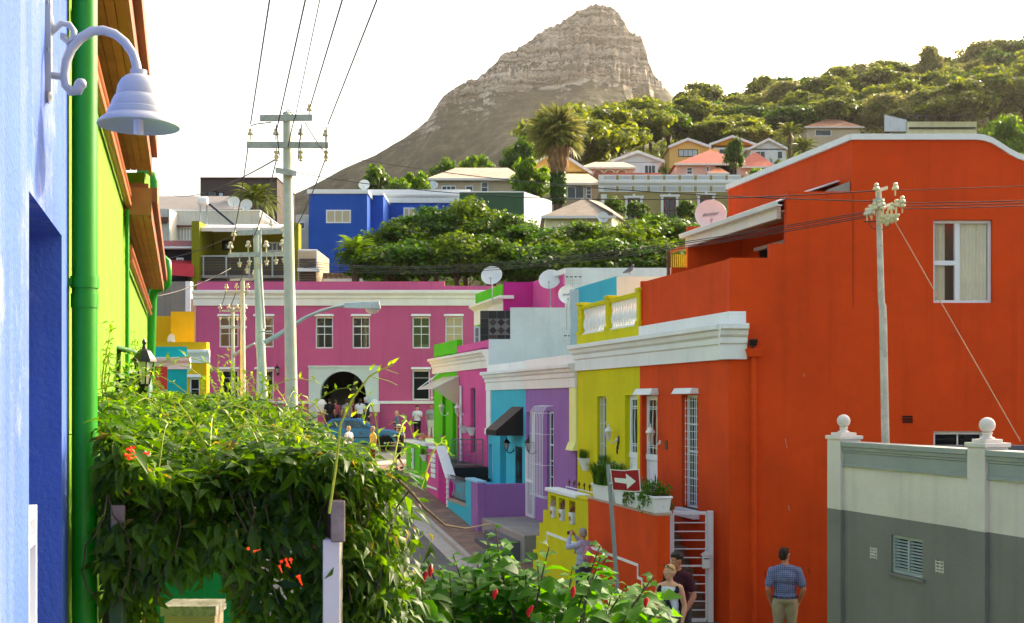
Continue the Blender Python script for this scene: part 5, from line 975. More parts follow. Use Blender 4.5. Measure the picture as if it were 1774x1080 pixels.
# ================================================================== poles, wires, lamps, dishes
INS = mat('porcelain', (214, 206, 160), rough=.3, var=.1, spec=.5)
POLE = mat('pole_paint', (190, 200, 180), rough=.55, var=.12, vscale=2, streak=.5, grime=(150, 140, 80), spots=.15)
RUST = mat('rusty_steel', (176, 184, 172), rough=.7, var=.2, vscale=6, spots=.5, sscale=8, grime=(110, 74, 54))
IP = [(.012, -.10), (.012, .0), (.055, .0), (.06, .02), (.045, .05), (.03, .06), (.03, .075), (.04, .085), (.03, .11), (.015, .12)]
INSME = {}
def insul(par, p, s=1., flip=False, nm='insulator'):
    key = (round(s, 2), flip)
    if key not in INSME:
        mbb = MB().lathe([(r_*s, z*s) for r_, z in IP], (0, 0, 0), 10, 0, Matrix.Rotation(math.pi, 3, 'X') if flip else None); o_ = mbb.build(nm, INS, None, smooth=True, org=(0, 0, 0)); INSME[key] = o_.data; bpy.data.objects.remove(o_)
    o_ = bpy.data.objects.new(nm, INSME[key]); COL.objects.link(o_); o_.parent = par; o_.location = Vector(p)-ORG[par]; ORG[o_] = ORG[par]; return o_
def arm(par, a, b_, h=.09, dp=.06, m=None):
    a, b_ = Vector(a), Vector(b_); q = MB(); up = Vector((0, 0, h)); f_ = Vector((0, dp, 0))
    q.hexa([a, b_, b_+f_, a+f_, a+up, b_+up, b_+f_+up, a+f_+up]); return q.build('cross_arm', m or RUST, par)
pole1 = root('utility_pole', 'tallest pale utility pole with two crossarms rising out of the vine', 'utility pole', P(506, 760, 28))
MB().tube([P(506, 990, 28), P(505, 700, 28), P(500.5, 440, 28), P(498.5, 300, 28), P(497.5, 196, 28)], [.17, .155, .13, .115, .1], 14).build('pole', POLE, pole1, smooth=True)
arm(pole1, P(450, 210, 27.85), P(541, 209, 27.85), .15); arm(pole1, P(427, 256, 27.85), P(569, 257, 27.85), .15)
for (x, y) in ((434, 234), (478, 234), (521, 234), (564, 236), (536, 192)): insul(pole1, P(x, y, 27.9), 1.35)
for (x, y) in ((479, 262), (521, 262), (565, 262)): insul(pole1, P(x, y, 27.88), 1.2, True); insul(pole1, P(x, y+9, 27.88), 1.1, True)
q = MB(); q.hexa([P(477, 300, 27.7), P(513, 306, 27.7), P(513, 306, 28.2), P(477, 300, 28.2), P(477, 290, 27.7), P(513, 296, 27.7), P(513, 296, 28.2), P(477, 290, 28.2)]); q.build('clamp_bracket', RUST, pole1)
q = MB()
for (a, b_, c_) in (((434, 218), (445, 215), (470, 212)), ((478, 215), (481, 240), (484, 270)), ((523, 215), (519, 245), (516, 280)), ((566, 220), (565, 250), (565, 272)), ((510, 205), (504, 230), (499, 255)), ((490, 197), (500, 191), (508, 200)), ((528, 212), (545, 240), (560, 262))): q.tube([P(*a, 27.75), P(*b_, 27.72), P(*c_, 27.75)], .014, 5)
q.build('jumper_wires', BLACK, pole1)
pole2 = root('utility_pole', 'second utility pole carrying the street light arm', 'utility pole', P(455, 700, 42))
MB().tube([P(458, 800, 42), P(456, 700, 42), P(450, 560, 42), P(444, 396, 42)], [.19, .18, .16, .12], 12).build('pole', POLE, pole2, smooth=True)
arm(pole2, P(411, 408, 41.85), P(492, 405, 41.85), .17); arm(pole2, P(395, 446, 41.85), P(492, 444, 41.85), .17)
for (x, y) in ((405, 409), (490, 402), (470, 391)): insul(pole2, P(x, y, 41.9), 1.7)
for (x, y) in ((399, 430), (430, 428), (461, 428), (489, 426)): insul(pole2, P(x, y, 41.8), 1.9)
for (x, y) in ((415, 455), (432, 452), (448, 456), (462, 452), (478, 450), (492, 448), (428, 466)): insul(pole2, P(x, y, 41.7), 1.5, True)
MB().tube([P(451, 400, 41.7), P(452, 470, 41.7), P(458, 570, 41.7)], .05, 6).build('cable_duct', GALV, pole2)
q = MB(); q.tube([P(448, 575, 41.75), P(470, 574, 41.75)], .03, 6); q.build('arm_clamp', GALV, pole2)
slr = root('street_light', 'grey cobra-head street light on a long curved arm', 'street light', P(460, 600, 41.6))
MB().tube([P(458, 594, 41.6), P(480, 582, 41.6), P(505, 566, 41.5), P(530, 550, 41.4), P(556, 539, 41.3), P(580, 532, 41.2), P(604, 529, 41.1)], [.09, .09, .075, .06, .055, .05, .05], 8).build('arm', GALV, slr, smooth=True)
hd = MB(); hd.hexa([P(595, 534, 40.9), P(660, 536, 40.9), P(660, 536, 41.3), P(595, 534, 41.3), P(597, 524.5, 40.95), P(657, 521.5, 40.95), P(657, 521.5, 41.25), P(597, 524.5, 41.25)]); hd.build('lamp_head', GALV, slr, bevel=.03, bseg=2)
MB().ball(P(645, 533, 41.1), .27, 16, 0, (1., .7, .9)).build('lens', glass('street_lens', (220, 214, 196), .6, .1), slr, smooth=True)
pole3 = root('utility_pole', 'thin grey pole just right of the lattice-headed pole', 'utility pole', P(421, 700, 48)); MB().tube([P(422, 780, 48), P(421, 690, 48), P(420, 482, 48)], [.12, .12, .09], 10).build('pole', POLE, pole3, smooth=True)
arm(pole3, P(398, 487, 47.9), P(443, 486, 47.9), .1)
for (x, y) in ((392, 500), (410, 499), (429, 499), (440, 476)): insul(pole3, P(x, y, 47.9), 1.6)
arm(pole3, P(392, 508, 47.9), P(432, 507, 47.9), .06)
pole4 = root('utility_pole', 'farthest pole with two crossarms before the magenta facade', 'utility pole', P(404, 700, 53)); MB().tube([P(405, 780, 53), P(404, 690, 53), P(403, 532, 53)], [.1, .1, .08], 10).build('pole', POLE, pole4, smooth=True)
arm(pole4, P(384, 541, 52.9), P(424, 540, 52.9), .1); arm(pole4, P(380, 570, 52.9), P(427, 569, 52.9), .1)
for x in (381, 396, 411, 425): insul(pole4, P(x, 535, 52.9), 1.7); insul(pole4, P(x, 550, 52.9), 1.3, True)
MB().tube([P(404, 617, 52.8), P(420, 606, 52.7), P(441, 595, 52.6)], [.09, .07, .05], 6).build('lamp_arm', GALV, pole4)
poleR = root('utility_pole', 'slender weathered pole in front of the tall orange wall', 'utility pole', P(1534, 770, 17.5))
WEATH = mat('weathered_pole', (196, 190, 176), rough=.7, var=.2, vscale=5, spots=.45, sscale=7, grime=(110, 90, 76))
MB().tube([P(1538, 1150, 17.5), P(1534, 770, 17.5), P(1530, 560, 17.5), P(1529, 530, 17.5), P(1527, 525, 17.5), P(1523, 380, 17.5), P(1522, 326, 17.5)], [.065, .062, .06, .058, .052, .045, .042], 10).build('pole', WEATH, poleR, smooth=True)
q = MB(); q.hexa([P(1512, 352, 17.4), P(1533, 350, 17.4), P(1533, 350, 17.6), P(1512, 352, 17.6), P(1512, 345, 17.4), P(1533, 343, 17.4), P(1533, 343, 17.6), P(1512, 345, 17.6)]); q.build('pole_band', RUST, poleR)
arm(poleR, P(1500, 373, 17.2), P(1546, 356, 17.8), .05, .05); arm(poleR, P(1518, 334, 17.4), P(1538, 328, 17.6), .05, .05)
for (x, y) in ((1518, 330), (1551, 329), (1515, 363), (1523, 359), (1528, 357), (1508, 367), (1502, 373), (1510, 371), (1528, 363), (1553, 358), (1563, 352), (1563, 359), (1545, 364)): insul(poleR, P(x, y, 17.4), .9)
for (x, y) in ((1530, 374), (1538, 372), (1544, 374), (1552, 371), (1536, 378)): insul(poleR, P(x, y, 17.35), 1.0, True)
q = MB(); q.tube([P(1496, 384, 17.4), P(1518, 384, 17.4)], .01, 5); q.tube([P(1506, 385, 17.4), P(1509, 394, 17.4), P(1518, 398, 17.4)], .007, 5); q.tube([P(1528, 398, 17.4), P(1537, 395, 17.4), P(1542, 388, 17.4)], .007, 5); q.build('jumper_wires', BLACK, poleR)
def wire(label, pts, r=.012, sag=0., nm='overhead_wire', grp=None):
    a, b_ = Vector(pts[0]), Vector(pts[1]); n = 24; L_ = []
    for i in range(n+1):
        t_ = i/n; p = a.lerp(b_, t_); p.z -= sag*4*t_*(1-t_); L_.append(p)
    o_ = MB().tube(L_, r, 5).build(nm, mat('cable_black', (40, 38, 38), rough=.6), None); tag(o_, label, 'wire', grp); return o_
def ext(a, b_, dd):   # extend the line a->b to depth dd
    t_ = (dd-a.y)/(b_.y-a.y); return a.lerp(b_, t_)
top = [((434, 215), (467, 0), 'leftmost'), ((480, 222), (529, 0), 'second from left'), ((511, 205), (554, 0), 'middle, thinnest'), ((537, 186), (593, 0), 'fourth from left'), ((568, 216), (653, 0), 'rightmost')]
for (a, b_, w_) in top:
    A = P(*a, 27.9); B = P(*b_, 19.5); wire('overhead wire climbing from the tall pole to the top edge, '+w_, (A, ext(A, B, 5)), .011 if 'thin' in w_ else .016, 0, grp='wires rising from the tall pole')
wire('wire dropping from tall pole left end towards second pole', (P(430, 252, 28), P(399, 428, 42)), .016, .3, grp='wires between the poles')
wire('wire dropping from tall pole middle to the second pole arm', (P(478, 280, 28), P(430, 428, 42)), .016, .3, grp='wires between the poles')
wire('wire slanting from tall pole right insulator to second pole', (P(565, 272, 28), P(489, 426, 42)), .016, .3, grp='wires between the poles')
wire('thin service wire from the tall pole to the left edge houses', (P(480, 275, 28), P(290, 335, 80)), .02, .5, grp='wires between the poles')
for i, (a, b_) in enumerate((((399, 450), (392, 498)), ((430, 450), (410, 498)), ((461, 450), (429, 498)), ((392, 502), (381, 535)), ((410, 502), (396, 535)), ((429, 502), (411, 535)))):
    wire('short wire between %s, %s strand' % (('second and third poles', 'third and fourth poles')[i//3], ('left', 'middle', 'right')[i % 3]), (P(*a, 42 if i < 3 else 48), P(*b_, 48 if i < 3 else 53)), .016, .1, grp='wires between the poles')
for i, (y0, y1) in enumerate(((366, 447), (369, 450), (373, 455), (376, 459))):
    wire('long twisted cable crossing from orange wall pole to second pole, %s of four' % ('top', 'second', 'third', 'lowest')[i], (P(1505, y0, 17.4), P(490, y1, 41.8)), .0075, .55, grp='cables across the street')
wire('upper thin wire from orange wall pole to the tall pole', (P(1515, 331, 17.4), P(508, 298, 28)), .009, .35, grp='cables across the street')
wire('lower thin wire from orange wall pole to the tall pole', (P(1512, 349, 17.4), P(585, 270, 28)), .009, .2, grp='cables across the street')
for i, (y0, y1) in enumerate(((352, 343), (357, 346), (362, 351))): wire('cable leaving the orange wall pole rightwards, %s of three' % ('upper', 'middle', 'lower')[i], (P(1566, y0, 17.4), P(2100, y1-14, 16)), .007, .04, grp='cables to the right')
wire('single faint wire leaving the orange wall pole top rightwards', (P(1555, 330, 17.4), P(2100, 302, 16)), .006, .03, grp='cables to the right')
wire('two cables from second pole down to the left houses', (P(400, 465, 42), P(230, 520, 36)), .02, .2, grp='wires between the poles')
wire('upper cable from second pole left arm to the left houses', (P(404, 408, 42), P(230, 452, 60)), .018, .3, grp='wires between the poles')
gw = wire('diagonal guy wire from pole down across the orange wall', (P(1551, 385, 17.4), P(1768, 765, 14.8)), .008, 0, 'guy_wire'); gw.data.materials[0] = mat('pale_wire', (190, 150, 110), rough=.5)
DISHW = mat('dish_enamel', (214, 220, 216), rough=.45, var=.06, vscale=3)
def dish(label, p, r, face, foot, text=None):
    p = Vector(p); f_ = Vector(face).normalized(); M = f_.to_track_quat('Z', 'Y').to_matrix(); o_ = root('satellite_dish', label, 'satellite dish', Vector((p.x, p.y, foot)), 'satellite dishes on the roofs')
    pr = [(.001, -.006)]+[(r*t_, .22*r*t_*t_) for t_ in (.25, .5, .75, .97)]+[(r, .225*r), (r*1.01, .21*r), (r*.75, .22*r*.5-.012), (r*.4, .22*r*.12-.02), (.001, -.02)]
    MB().lathe(pr, p, 28, 0, M).build('reflector', DISHW, o_, smooth=True)
    lo = p+M @ Vector((0, -r*.95, .2*r)); tip = p+M @ Vector((0, -r*.55, .75*r))
    if tip.z > p.z: lo = p+M @ Vector((0, r*.95, .2*r)); tip = p+M @ Vector((0, r*.55, .75*r))
    MB().tube([lo, tip], .012, 6).build('feed_arm', GALV, o_); MB().tube([tip-f_*.02, tip-f_*.12], [.03, .022], 8).build('receiver', mat('grey_plastic', (150, 150, 148)), o_)
    bk = p-f_*.1; MB().tube([p-f_*.015, bk, Vector((bk.x, bk.y, foot))], .022, 8).build('mast', GALV, o_)
    if text:
        cu = bpy.data.curves.new('t', 'FONT'); cu.body = text; cu.size = r*.30; cu.align_x = 'CENTER'; cu.shear = .35; cu.extrude = .002; to = bpy.data.objects.new('t', cu); COL.objects.link(to)
        dg = bpy.context.evaluated_depsgraph_get(); me = bpy.data.meshes.new_from_object(to.evaluated_get(dg)); bpy.data.objects.remove(to)
        lo_ = bpy.data.objects.new('lettering', me); COL.objects.link(lo_); me.materials.clear(); me.materials.append(mat('navy_print', (50, 60, 80))); lo_.parent = o_; lo_.matrix_local = Matrix.Translation(p-ORG[o_]+f_*.055*r+f_*.01) @ (M.to_4x4() @ Matrix.Rotation(R(8), 4, 'Z'))
    return o_
dish('white satellite dish above the lime green parapet', P(852, 479, 42), .38, (-.15, -1, .45), 7.6)
dish('larger white satellite dish on the pink upper wall', P(953, 486, 38.5), .37, (-.2, -1, .5), 7.0)
dish('smaller lower satellite dish beside the pale blue wall', P(983, 512, 36.3), .30, (.1, -1, .25), 6.3, 'dinosaur')
dish('large satellite dish with slanted lettering above the verandah', P(1231, 374, 25.5), .345, (-.1, -1, .25), 6.8, 'dinosaur')
dish('round satellite dish on the cream cottage wall', P(1044, 377, 85.6), .42, (.1, -1, .2), PZ(386, 85.6))
dish('left dish of the pair on the white terrace house', P(405, 351, 81.7), .42, (.2, -1, .3), PZ(364, 81.7)); dish('right dish of the pair on the white terrace house', P(427, 356, 81.5), .42, (0, -1, .2), PZ(366, 81.5))
dish('small dish on the royal blue roof', P(631, 321, 88), .42, (0, -1, .3), PZ(330, 88)); dish('small round dish by the beige house', P(750, 322, 100), .42, (0, -1, .3), PZ(334, 100))
dish('small dish on a mast over the ochre house', P(298, 588, 43), .2, (-.6, -1, .1), PZ(600, 43))
def yagi(label, p, nx, w_, h, foot):
    o_ = root('tv_antenna', label, 'antenna', Vector((p.x, p.y, foot))); q = MB(); q.tube([Vector((p.x, p.y+.02, foot)), p], .012, 5); q.tube([p-Vector((w_/2, 0, 0)), p+Vector((w_/2, 0, 0))], .01, 5); q.build('mast', GALV, o_)
    q = MB()
    for i in range(nx): x = p.x-w_/2+w_*i/(nx-1); q.tube([Vector((x, p.y-.01, p.z-h/2)), Vector((x, p.y-.01, p.z+h/2))], .006, 4)
    for z in (-h/2, h/2, -h/4, h/4): q.tube([p+Vector((-w_/2, -.015, z)), p+Vector((w_/2, -.015, z))], .005, 4)
    q.build('grid', GALV, o_)
    for i in range(4): MB().tube([p+Vector((-w_/2+w_*(i+.5)/4, -.05, 0)), p+Vector((-w_/2+w_*(i+.5)/4+.09, -.05, 0))], [.03, .002], 6).build('dipole', BLACK, o_)
yagi('grid TV antenna on the white wall behind the pink storey', P(992, 480, 36.5), 9, .55, .42, 7.0); yagi('grid TV antenna against the pale blue party wall', P(988, 582, 36.4), 8, .5, .5, 5.2)
# traffic sign
SG = root('arrow_sign', 'red sign with white right arrow on a leaning grey post', 'road sign', P(1076, 1150, 19))
MB().tube([P(1053.5, 806, 19), P(1062, 915, 19), P(1071, 1045, 19), P(1078, 1150, 19)], .035, 12).build('post', mat('sign_post', (140, 152, 160), rough=.5, var=.12, metal=.3), SG, smooth=True)
RED = mat('sign_red', (150, 16, 22), rough=.4, var=.06); SGW = mat('sign_white', (226, 228, 220), rough=.4, var=.04)
def sg(x, y, o_=0): return P(x, y, 18.94-o_)
MB().prism([sg(1057, 813), sg(1082, 815), sg(1093, 813.5), sg(1107.5, 813), sg(1110.5, 852), sg(1099, 853), sg(1061, 850)], (0, .006, 0)).build('plate', SGW, SG)
MB().prism([sg(1058.6, 814.6, .004), sg(1082, 816.6, .004), sg(1093, 815, .004), sg(1106, 814.6, .004), sg(1108.9, 850.3, .004), sg(1099, 851.2, .004), sg(1062.3, 848.4, .004)], (0, .003, 0)).build('red_face', RED, SG)
MB().prism([sg(1064, 828, .008), sg(1085, 829.5, .008), sg(1084, 820.5, .008), sg(1101.5, 834, .008), sg(1086.5, 847.5, .008), sg(1085.5, 838.5, .008), sg(1065.5, 835.5, .008)], (0, .003, 0)).build('arrow', SGW, SG)
MB().tube([sg(1055, 838), sg(1062, 838)], .02, 6).build('clamp', GALV, SG)
# ================================================================== wall lamps along the row
WL = mat('white_iron', (224, 226, 222), rough=.4, var=.04)
lantern('wall_lantern', 'white lantern on the yellow wall beside the narrow window', RF(25.45, 0, 3.22), RN, WL, .95)
lantern('wall_lantern', 'white lantern on the orange wall right of the door', RF(23.05, 0, 3.25), RN, WL, 1.0)
lantern('wall_lantern', 'black lantern on the lilac wall beside the white gate', RF(31.55, 0, 2.7), RN, BLACK, 1.15)
lantern('wall_lantern', 'black lantern hanging under the striped awning', RF(33.85, 0, 2.62), RN, BLACK, 1.1)
lantern('wall_lantern', 'white lantern on the lime green wall', RF(42.9, 0, 3.6), RN, WL, 1.2)
lantern('wall_lantern', 'white lantern by the pink door under the canopy', RF(40.4, 0, 3.6), RN, WL, 1.1)
# ================================================================== planters
def blades(n, r, h, seed, w_=.012, spread=1.0):
    rg = np.random.default_rng(seed); V = []; F = []
    for i in range(n):
        a = rg.uniform(0, 2*math.pi); rr = r*math.sqrt(rg.uniform(0, 1)); hh = h*rg.uniform(.6, 1.1); le = spread*rg.uniform(.2, .9)*hh; b_ = len(V)
        c = np.array([rr*math.cos(a), rr*math.sin(a), 0.]); dr = np.array([math.cos(a+rg.uniform(-.8, .8)), math.sin(a+rg.uniform(-.8, .8)), 0]); sd_ = np.array([-dr[1], dr[0], 0])*w_
        for t_, ww in ((0, 1), (.5, .9), (.85, .5), (1., .05)):
            p = c+dr*le*t_**1.8+np.array([0, 0, hh*t_*(1-.25*t_*t_)]); V += [p-sd_*ww, p+sd_*ww]
        for k in range(3): F.append((b_+2*k, b_+2*k+1, b_+2*k+3, b_+2*k+2))
    return np.array(V), np.array(F)
GRASS = leafmat('planter_grass', (34, 74, 14), (84, 124, 30), .35, oscale=6); SOIL = mat('soil', (52, 38, 28), rough=1)
def herb(n, rx, ry, h, s, seed, droop=.0):
    rg = np.random.default_rng(seed); V = []; F = []
    for i in range(n):
        a = rg.uniform(0, 2*math.pi); rr = math.sqrt(rg.uniform(0, 1)); c = np.array([rx*rr*math.cos(a), ry*rr*math.sin(a), h*rg.uniform(0, 1)*(1-.5*rr)-droop*rr*rg.uniform(0, 1)])
        d1 = rg.normal(size=3); d1 /= np.linalg.norm(d1); d2 = np.cross(d1, rg.normal(size=3)); d2 /= np.linalg.norm(d2); b_ = len(V); ss = s*rg.uniform(.6, 1.3)
        V += [c-d1*ss, c-d2*ss*.4, c+d1*ss, c+d2*ss*.4]; F.append((b_, b_+1, b_+2, b_+3))
    return np.array(V), np.array(F)
def trough(label, d0, d1, o0, o1, z, h, kind, seed, nm='planter'):
    dm, om = (d0+d1)/2, (o0+o1)/2; r_ = root(nm, label, 'planter', RF(dm, om, z), 'white planters along the stoops'); t_ = .04
    q = MB(); q.hexa([RF(d0+t_, o0+t_*.6, z), RF(d1-t_, o0+t_*.6, z), RF(d1-t_, o1-t_*.6, z), RF(d0+t_, o1-t_*.6, z), RF(d0, o0, z+h-.04), RF(d1, o0, z+h-.04), RF(d1, o1, z+h-.04), RF(d0, o1, z+h-.04)]); q.fbox(RF, d0-.02, d1+.02, o0-.02, o1+.02, z+h-.04, z+h); q.build('trough', TRIM, r_, bevel=.008)
    MB().fbox(RF, d0+.02, d1-.02, o0+.02, o1-.02, z+h, z+h+.012).build('soil', SOIL, r_)
    if kind == 'grass': V, F = blades(650, .5, .5, seed, .024)
    elif kind == 'short': V, F = blades(220, .5, .22, seed, .018)
    elif kind == 'flower': V, F = herb(620, .5, .6, .30, .06, seed, .3)
    else: V, F = herb(200, .5, .5, .25, .03, seed)
    V = V*np.array([1, 1, 1.]); L_ = (d1-d0)*1.03; W_ = (o1-o0)
    Vw = np.array([RF(dm+v[0]*L_*.9, om+v[1]*max(W_, .55)*.9, z+h+v[2]*1.1) for v in V]); arr_mesh('plant', Vw, F, GRASS, r_, kind='stuff')
    if kind in ('flower', 'flowers'):
        V, F = herb(60, .5, .6, .34, .035, seed+1, .3); Vw = np.array([RF(dm+v[0]*L_*.9, om+v[1]*max(W_, .55)*.9, z+h+.03+v[2]) for v in V]); arr_mesh('blossoms', Vw, F, mat('petal_pink', (206, 150, 160), rough=.6, var=.3, vscale=20), r_, kind='stuff')
    return r_
trough('white planter with tall grass at the far end of the orange wall', 22.15, 23.2, 1.08, 1.38, 2.16, .3, 'grass', 1)
trough('empty-looking white planter half hidden behind the arrow sign', 21.5, 22.05, 1.08, 1.36, 2.16, .28, 'short', 2)
trough('white planter with trailing flowering plants right of the sign', 20.85, 21.42, 1.08, 1.36, 2.16, .28, 'flower', 3)
trough('white planter at the corner of the orange stoop wall', 20.05, 20.75, 1.06, 1.38, 2.16, .29, 'flower', 4)
def wallpot(label, d, z, w_, dp, h, seed, kind='grass', o=0., m=None):
    r_ = root('wall_pot', label, 'planter', RF(d, o+dp/2, z), 'half-round wall pots'); n = 8
    q = MB(); ring = lambda s_, zz: [RF(d+w_/2*s_*math.cos(math.pi*i/n), o+.004+dp*s_*math.sin(math.pi*i/n), zz) for i in range(n+1)]
    a, b_, c = ring(.45, z), ring(.95, z+h*.85), ring(1.08, z+h)
    for (p, s_) in ((a, b_), (b_, c)):
        for i in range(n): q.quad(p[i], p[i+1], s_[i+1], s_[i])
    q.add(a, [tuple(range(n+1))]); q.add(c, [tuple(range(n+1))]); q.build('pot', TRIM, r_, smooth=True)
    V, F = blades(220, .5, .28, seed, .02) if kind == 'grass' else herb(90, .5, .5, .14, .025, seed)
    arr_mesh('plant', np.array([RF(d+v[0]*w_*.9, o+dp*.5+v[1]*dp*.6, z+h+v[2]) for v in V]), F, GRASS if kind == 'grass' else mat('petal_red', (140, 24, 50), rough=.6, var=.4, vscale=20), r_)
wallpot('half-round pot of grass on the yellow wall, left one', 27.4, 2.42, .42, .22, .3, 11); wallpot('half-round pot of grass on the yellow wall, nearer the window', 26.0, 2.36, .45, .24, .3, 12)
wallpot('white scalloped wall pot on the pink wall, left one', 40.0, 2.95, .55, .25, .25, 13, 'f'); wallpot('white scalloped wall pot on the pink wall below the window', 38.9, 2.9, .6, .25, .27, 14, 'f')
wallpot('small white bracket pot on the corner of the lime stoop wall', 40.1, 2.0, .4, .2, .22, 15, 'grass', 1.4)
for i, (d, c) in enumerate(((24.5, 'right'), (25.18, 'middle'), (25.8, 'left'))):
    r_ = root('niche_pot', 'white pot with flowers in the %s niche of the yellow wall' % c, 'planter', RF(d, 1.25, 1.5), 'pots in the yellow wall niches')
    MB().hexa([RF(d-.08, 1.17, 1.5), RF(d+.08, 1.17, 1.5), RF(d+.08, 1.38, 1.5), RF(d-.08, 1.38, 1.5), RF(d-.11, 1.15, 1.74), RF(d+.11, 1.15, 1.74), RF(d+.11, 1.4, 1.74), RF(d-.11, 1.4, 1.74)]).build('pot', TRIM, r_, bevel=.01)
    MB().lathe([(.001, 0), (.05, .002), (.05, .008), (.02, .012)], RF(d, 1.4, 1.62), 10, 0, RN.to_track_quat('Z', 'Y').to_matrix()).build('emblem', mat('ochre_emblem', (170, 100, 60)), r_)
    V, F = herb(130, .14, .12, .22, .03, 20+i); arr_mesh('flowers', np.array([RF(d+v[0], 1.28+v[1], 1.76+v[2]) for v in V]), F, [mat('petal_red', (140, 24, 50)), mat('petal_mauve', (150, 60, 90), var=.4, vscale=20), mat('petal_pale', (190, 160, 160), var=.3, vscale=20)][i], r_)
tr_ = root('street_trough', 'white trough with dry plants by the magenta wall corner', 'planter', P(742, 775, 47.5)); MB().hexa([P(738, 772, 47.5), P(753, 772, 47.5), P(753, 772, 48), P(738, 772, 48), P(736, 760, 47.4), P(756, 760, 47.4), P(756, 760, 48.1), P(736, 760, 48.1)]).build('trough', TRIM, tr_, bevel=.02)
V, F = blades(60, .3, .3, 31); arr_mesh('plant', V+np.array(P(738, 762, 47.7)), F, mat('dry_plant', (150, 100, 60)), tr_)
# ================================================================== pigeon
pg = root('pigeon', 'grey pigeon perched on the cream wall behind the yellow terrace', 'pigeon', P(1091, 475, 28.6)); PGM = mat('pigeon_grey', (92, 94, 104), rough=.7, var=.2, vscale=20)
c = P(1091, 475, 28.6); q = MB(); q.tube([c+Vector(v) for v in ((-.17, 0, .03), (-.10, 0, .055), (-.03, 0, .085), (.03, 0, .12), (.06, 0, .16), (.075, 0, .20), (.085, 0, .225), (.10, 0, .232))], [.012, .035, .055, .055, .04, .028, .03, .01], 10); q.build('body', PGM, pg, smooth=True)
MB().tube([c+Vector((.108, 0, .23)), c+Vector((.135, 0, .222))], [.009, .002], 6).build('beak', mat('beak', (60, 52, 50)), pg)
for s_ in (-.02, .02): MB().tube([c+Vector((-.01, s_, .04)), c+Vector((-.005, s_, .0)), c+Vector((.02, s_, -.0))], .006, 5).build('leg', mat('pigeon_leg', (150, 60, 50)), pg)
# ================================================================== blue hatchback
CARP = mat('blue_car_paint', (34, 112, 168), rough=.25, var=.05, spec=.6); RUB = mat('tyre_rubber', (22, 22, 22), rough=.9); ALLOY = mat('alloy', (190, 192, 194), rough=.3, metal=.6); CGL = glass('car_glass', (60, 84, 96), .8, .03)
car = root('parked_car', 'old blue hatchback parked in front of the arched entrance', 'car', (-7.0, 52.6, gz(52.6)+.02), rz=0.)
CL = Vector((-7.0, 52.6, gz(52.6)+.02))
def arcp(xc, r_, z): return [(xc-r_*math.cos(math.pi*i/10), z+r_*math.sin(math.pi*i/10)) for i in range(11)]
prof = [(-2.02, .30), (-2.06, .52), (-2.04, .86), (-1.5, .94), (.72, .93), (1.25, .89), (1.78, .80), (2.02, .70), (2.07, .55), (2.05, .34), (1.72, .26)]+[(x, z) for x, z in arcp(1.3, -.37, .27)][::1]
prof = [(-2.02, .30), (-2.06, .52), (-2.04, .86), (-1.5, .94), (.72, .93), (1.25, .89), (1.78, .80), (2.02, .70), (2.07, .55), (2.05, .34), (1.74, .24)]+[(1.3+.38*math.cos(math.pi*i/10), .26+.38*math.sin(math.pi*i/10)) for i in range(11)]+[(-1.25+.38*math.cos(math.pi*i/10), .26+.38*math.sin(math.pi*i/10)) for i in range(11)]+[(-1.7, .24)]
q = MB(); q.prism([CL+Vector((x, -.82, z)) for x, z in prof], (0, 1.64, 0)); q.build('body', CARP, car, bevel=.05, bseg=3)
gh_ = [(-1.75, .93, .76), (.85, .925, .76), (.12, 1.385, .60), (-1.1, 1.37, .60)]
q = MB(); q.add([CL+Vector((x, s_*y, z)) for s_ in (-1, 1) for x, z, y in [(g[0], g[1], g[2]) for g in gh_]], [(0, 1, 2, 3), (7, 6, 5, 4), (0, 4, 5, 1), (1, 5, 6, 2), (2, 6, 7, 3), (3, 7, 4, 0)]); q.build('cabin', CARP, car, bevel=.04, bseg=2)
def sidep(t_, u, s_):   # point on cabin side: t along, u up
    a = Vector((-1.75+2.6*t_, 0, .93)); b_ = Vector((-1.1+1.22*t_, 0, 1.375)); p = a.lerp(b_, u); return CL+Vector((p.x, s_*(.76-.16*u+.012), p.z))
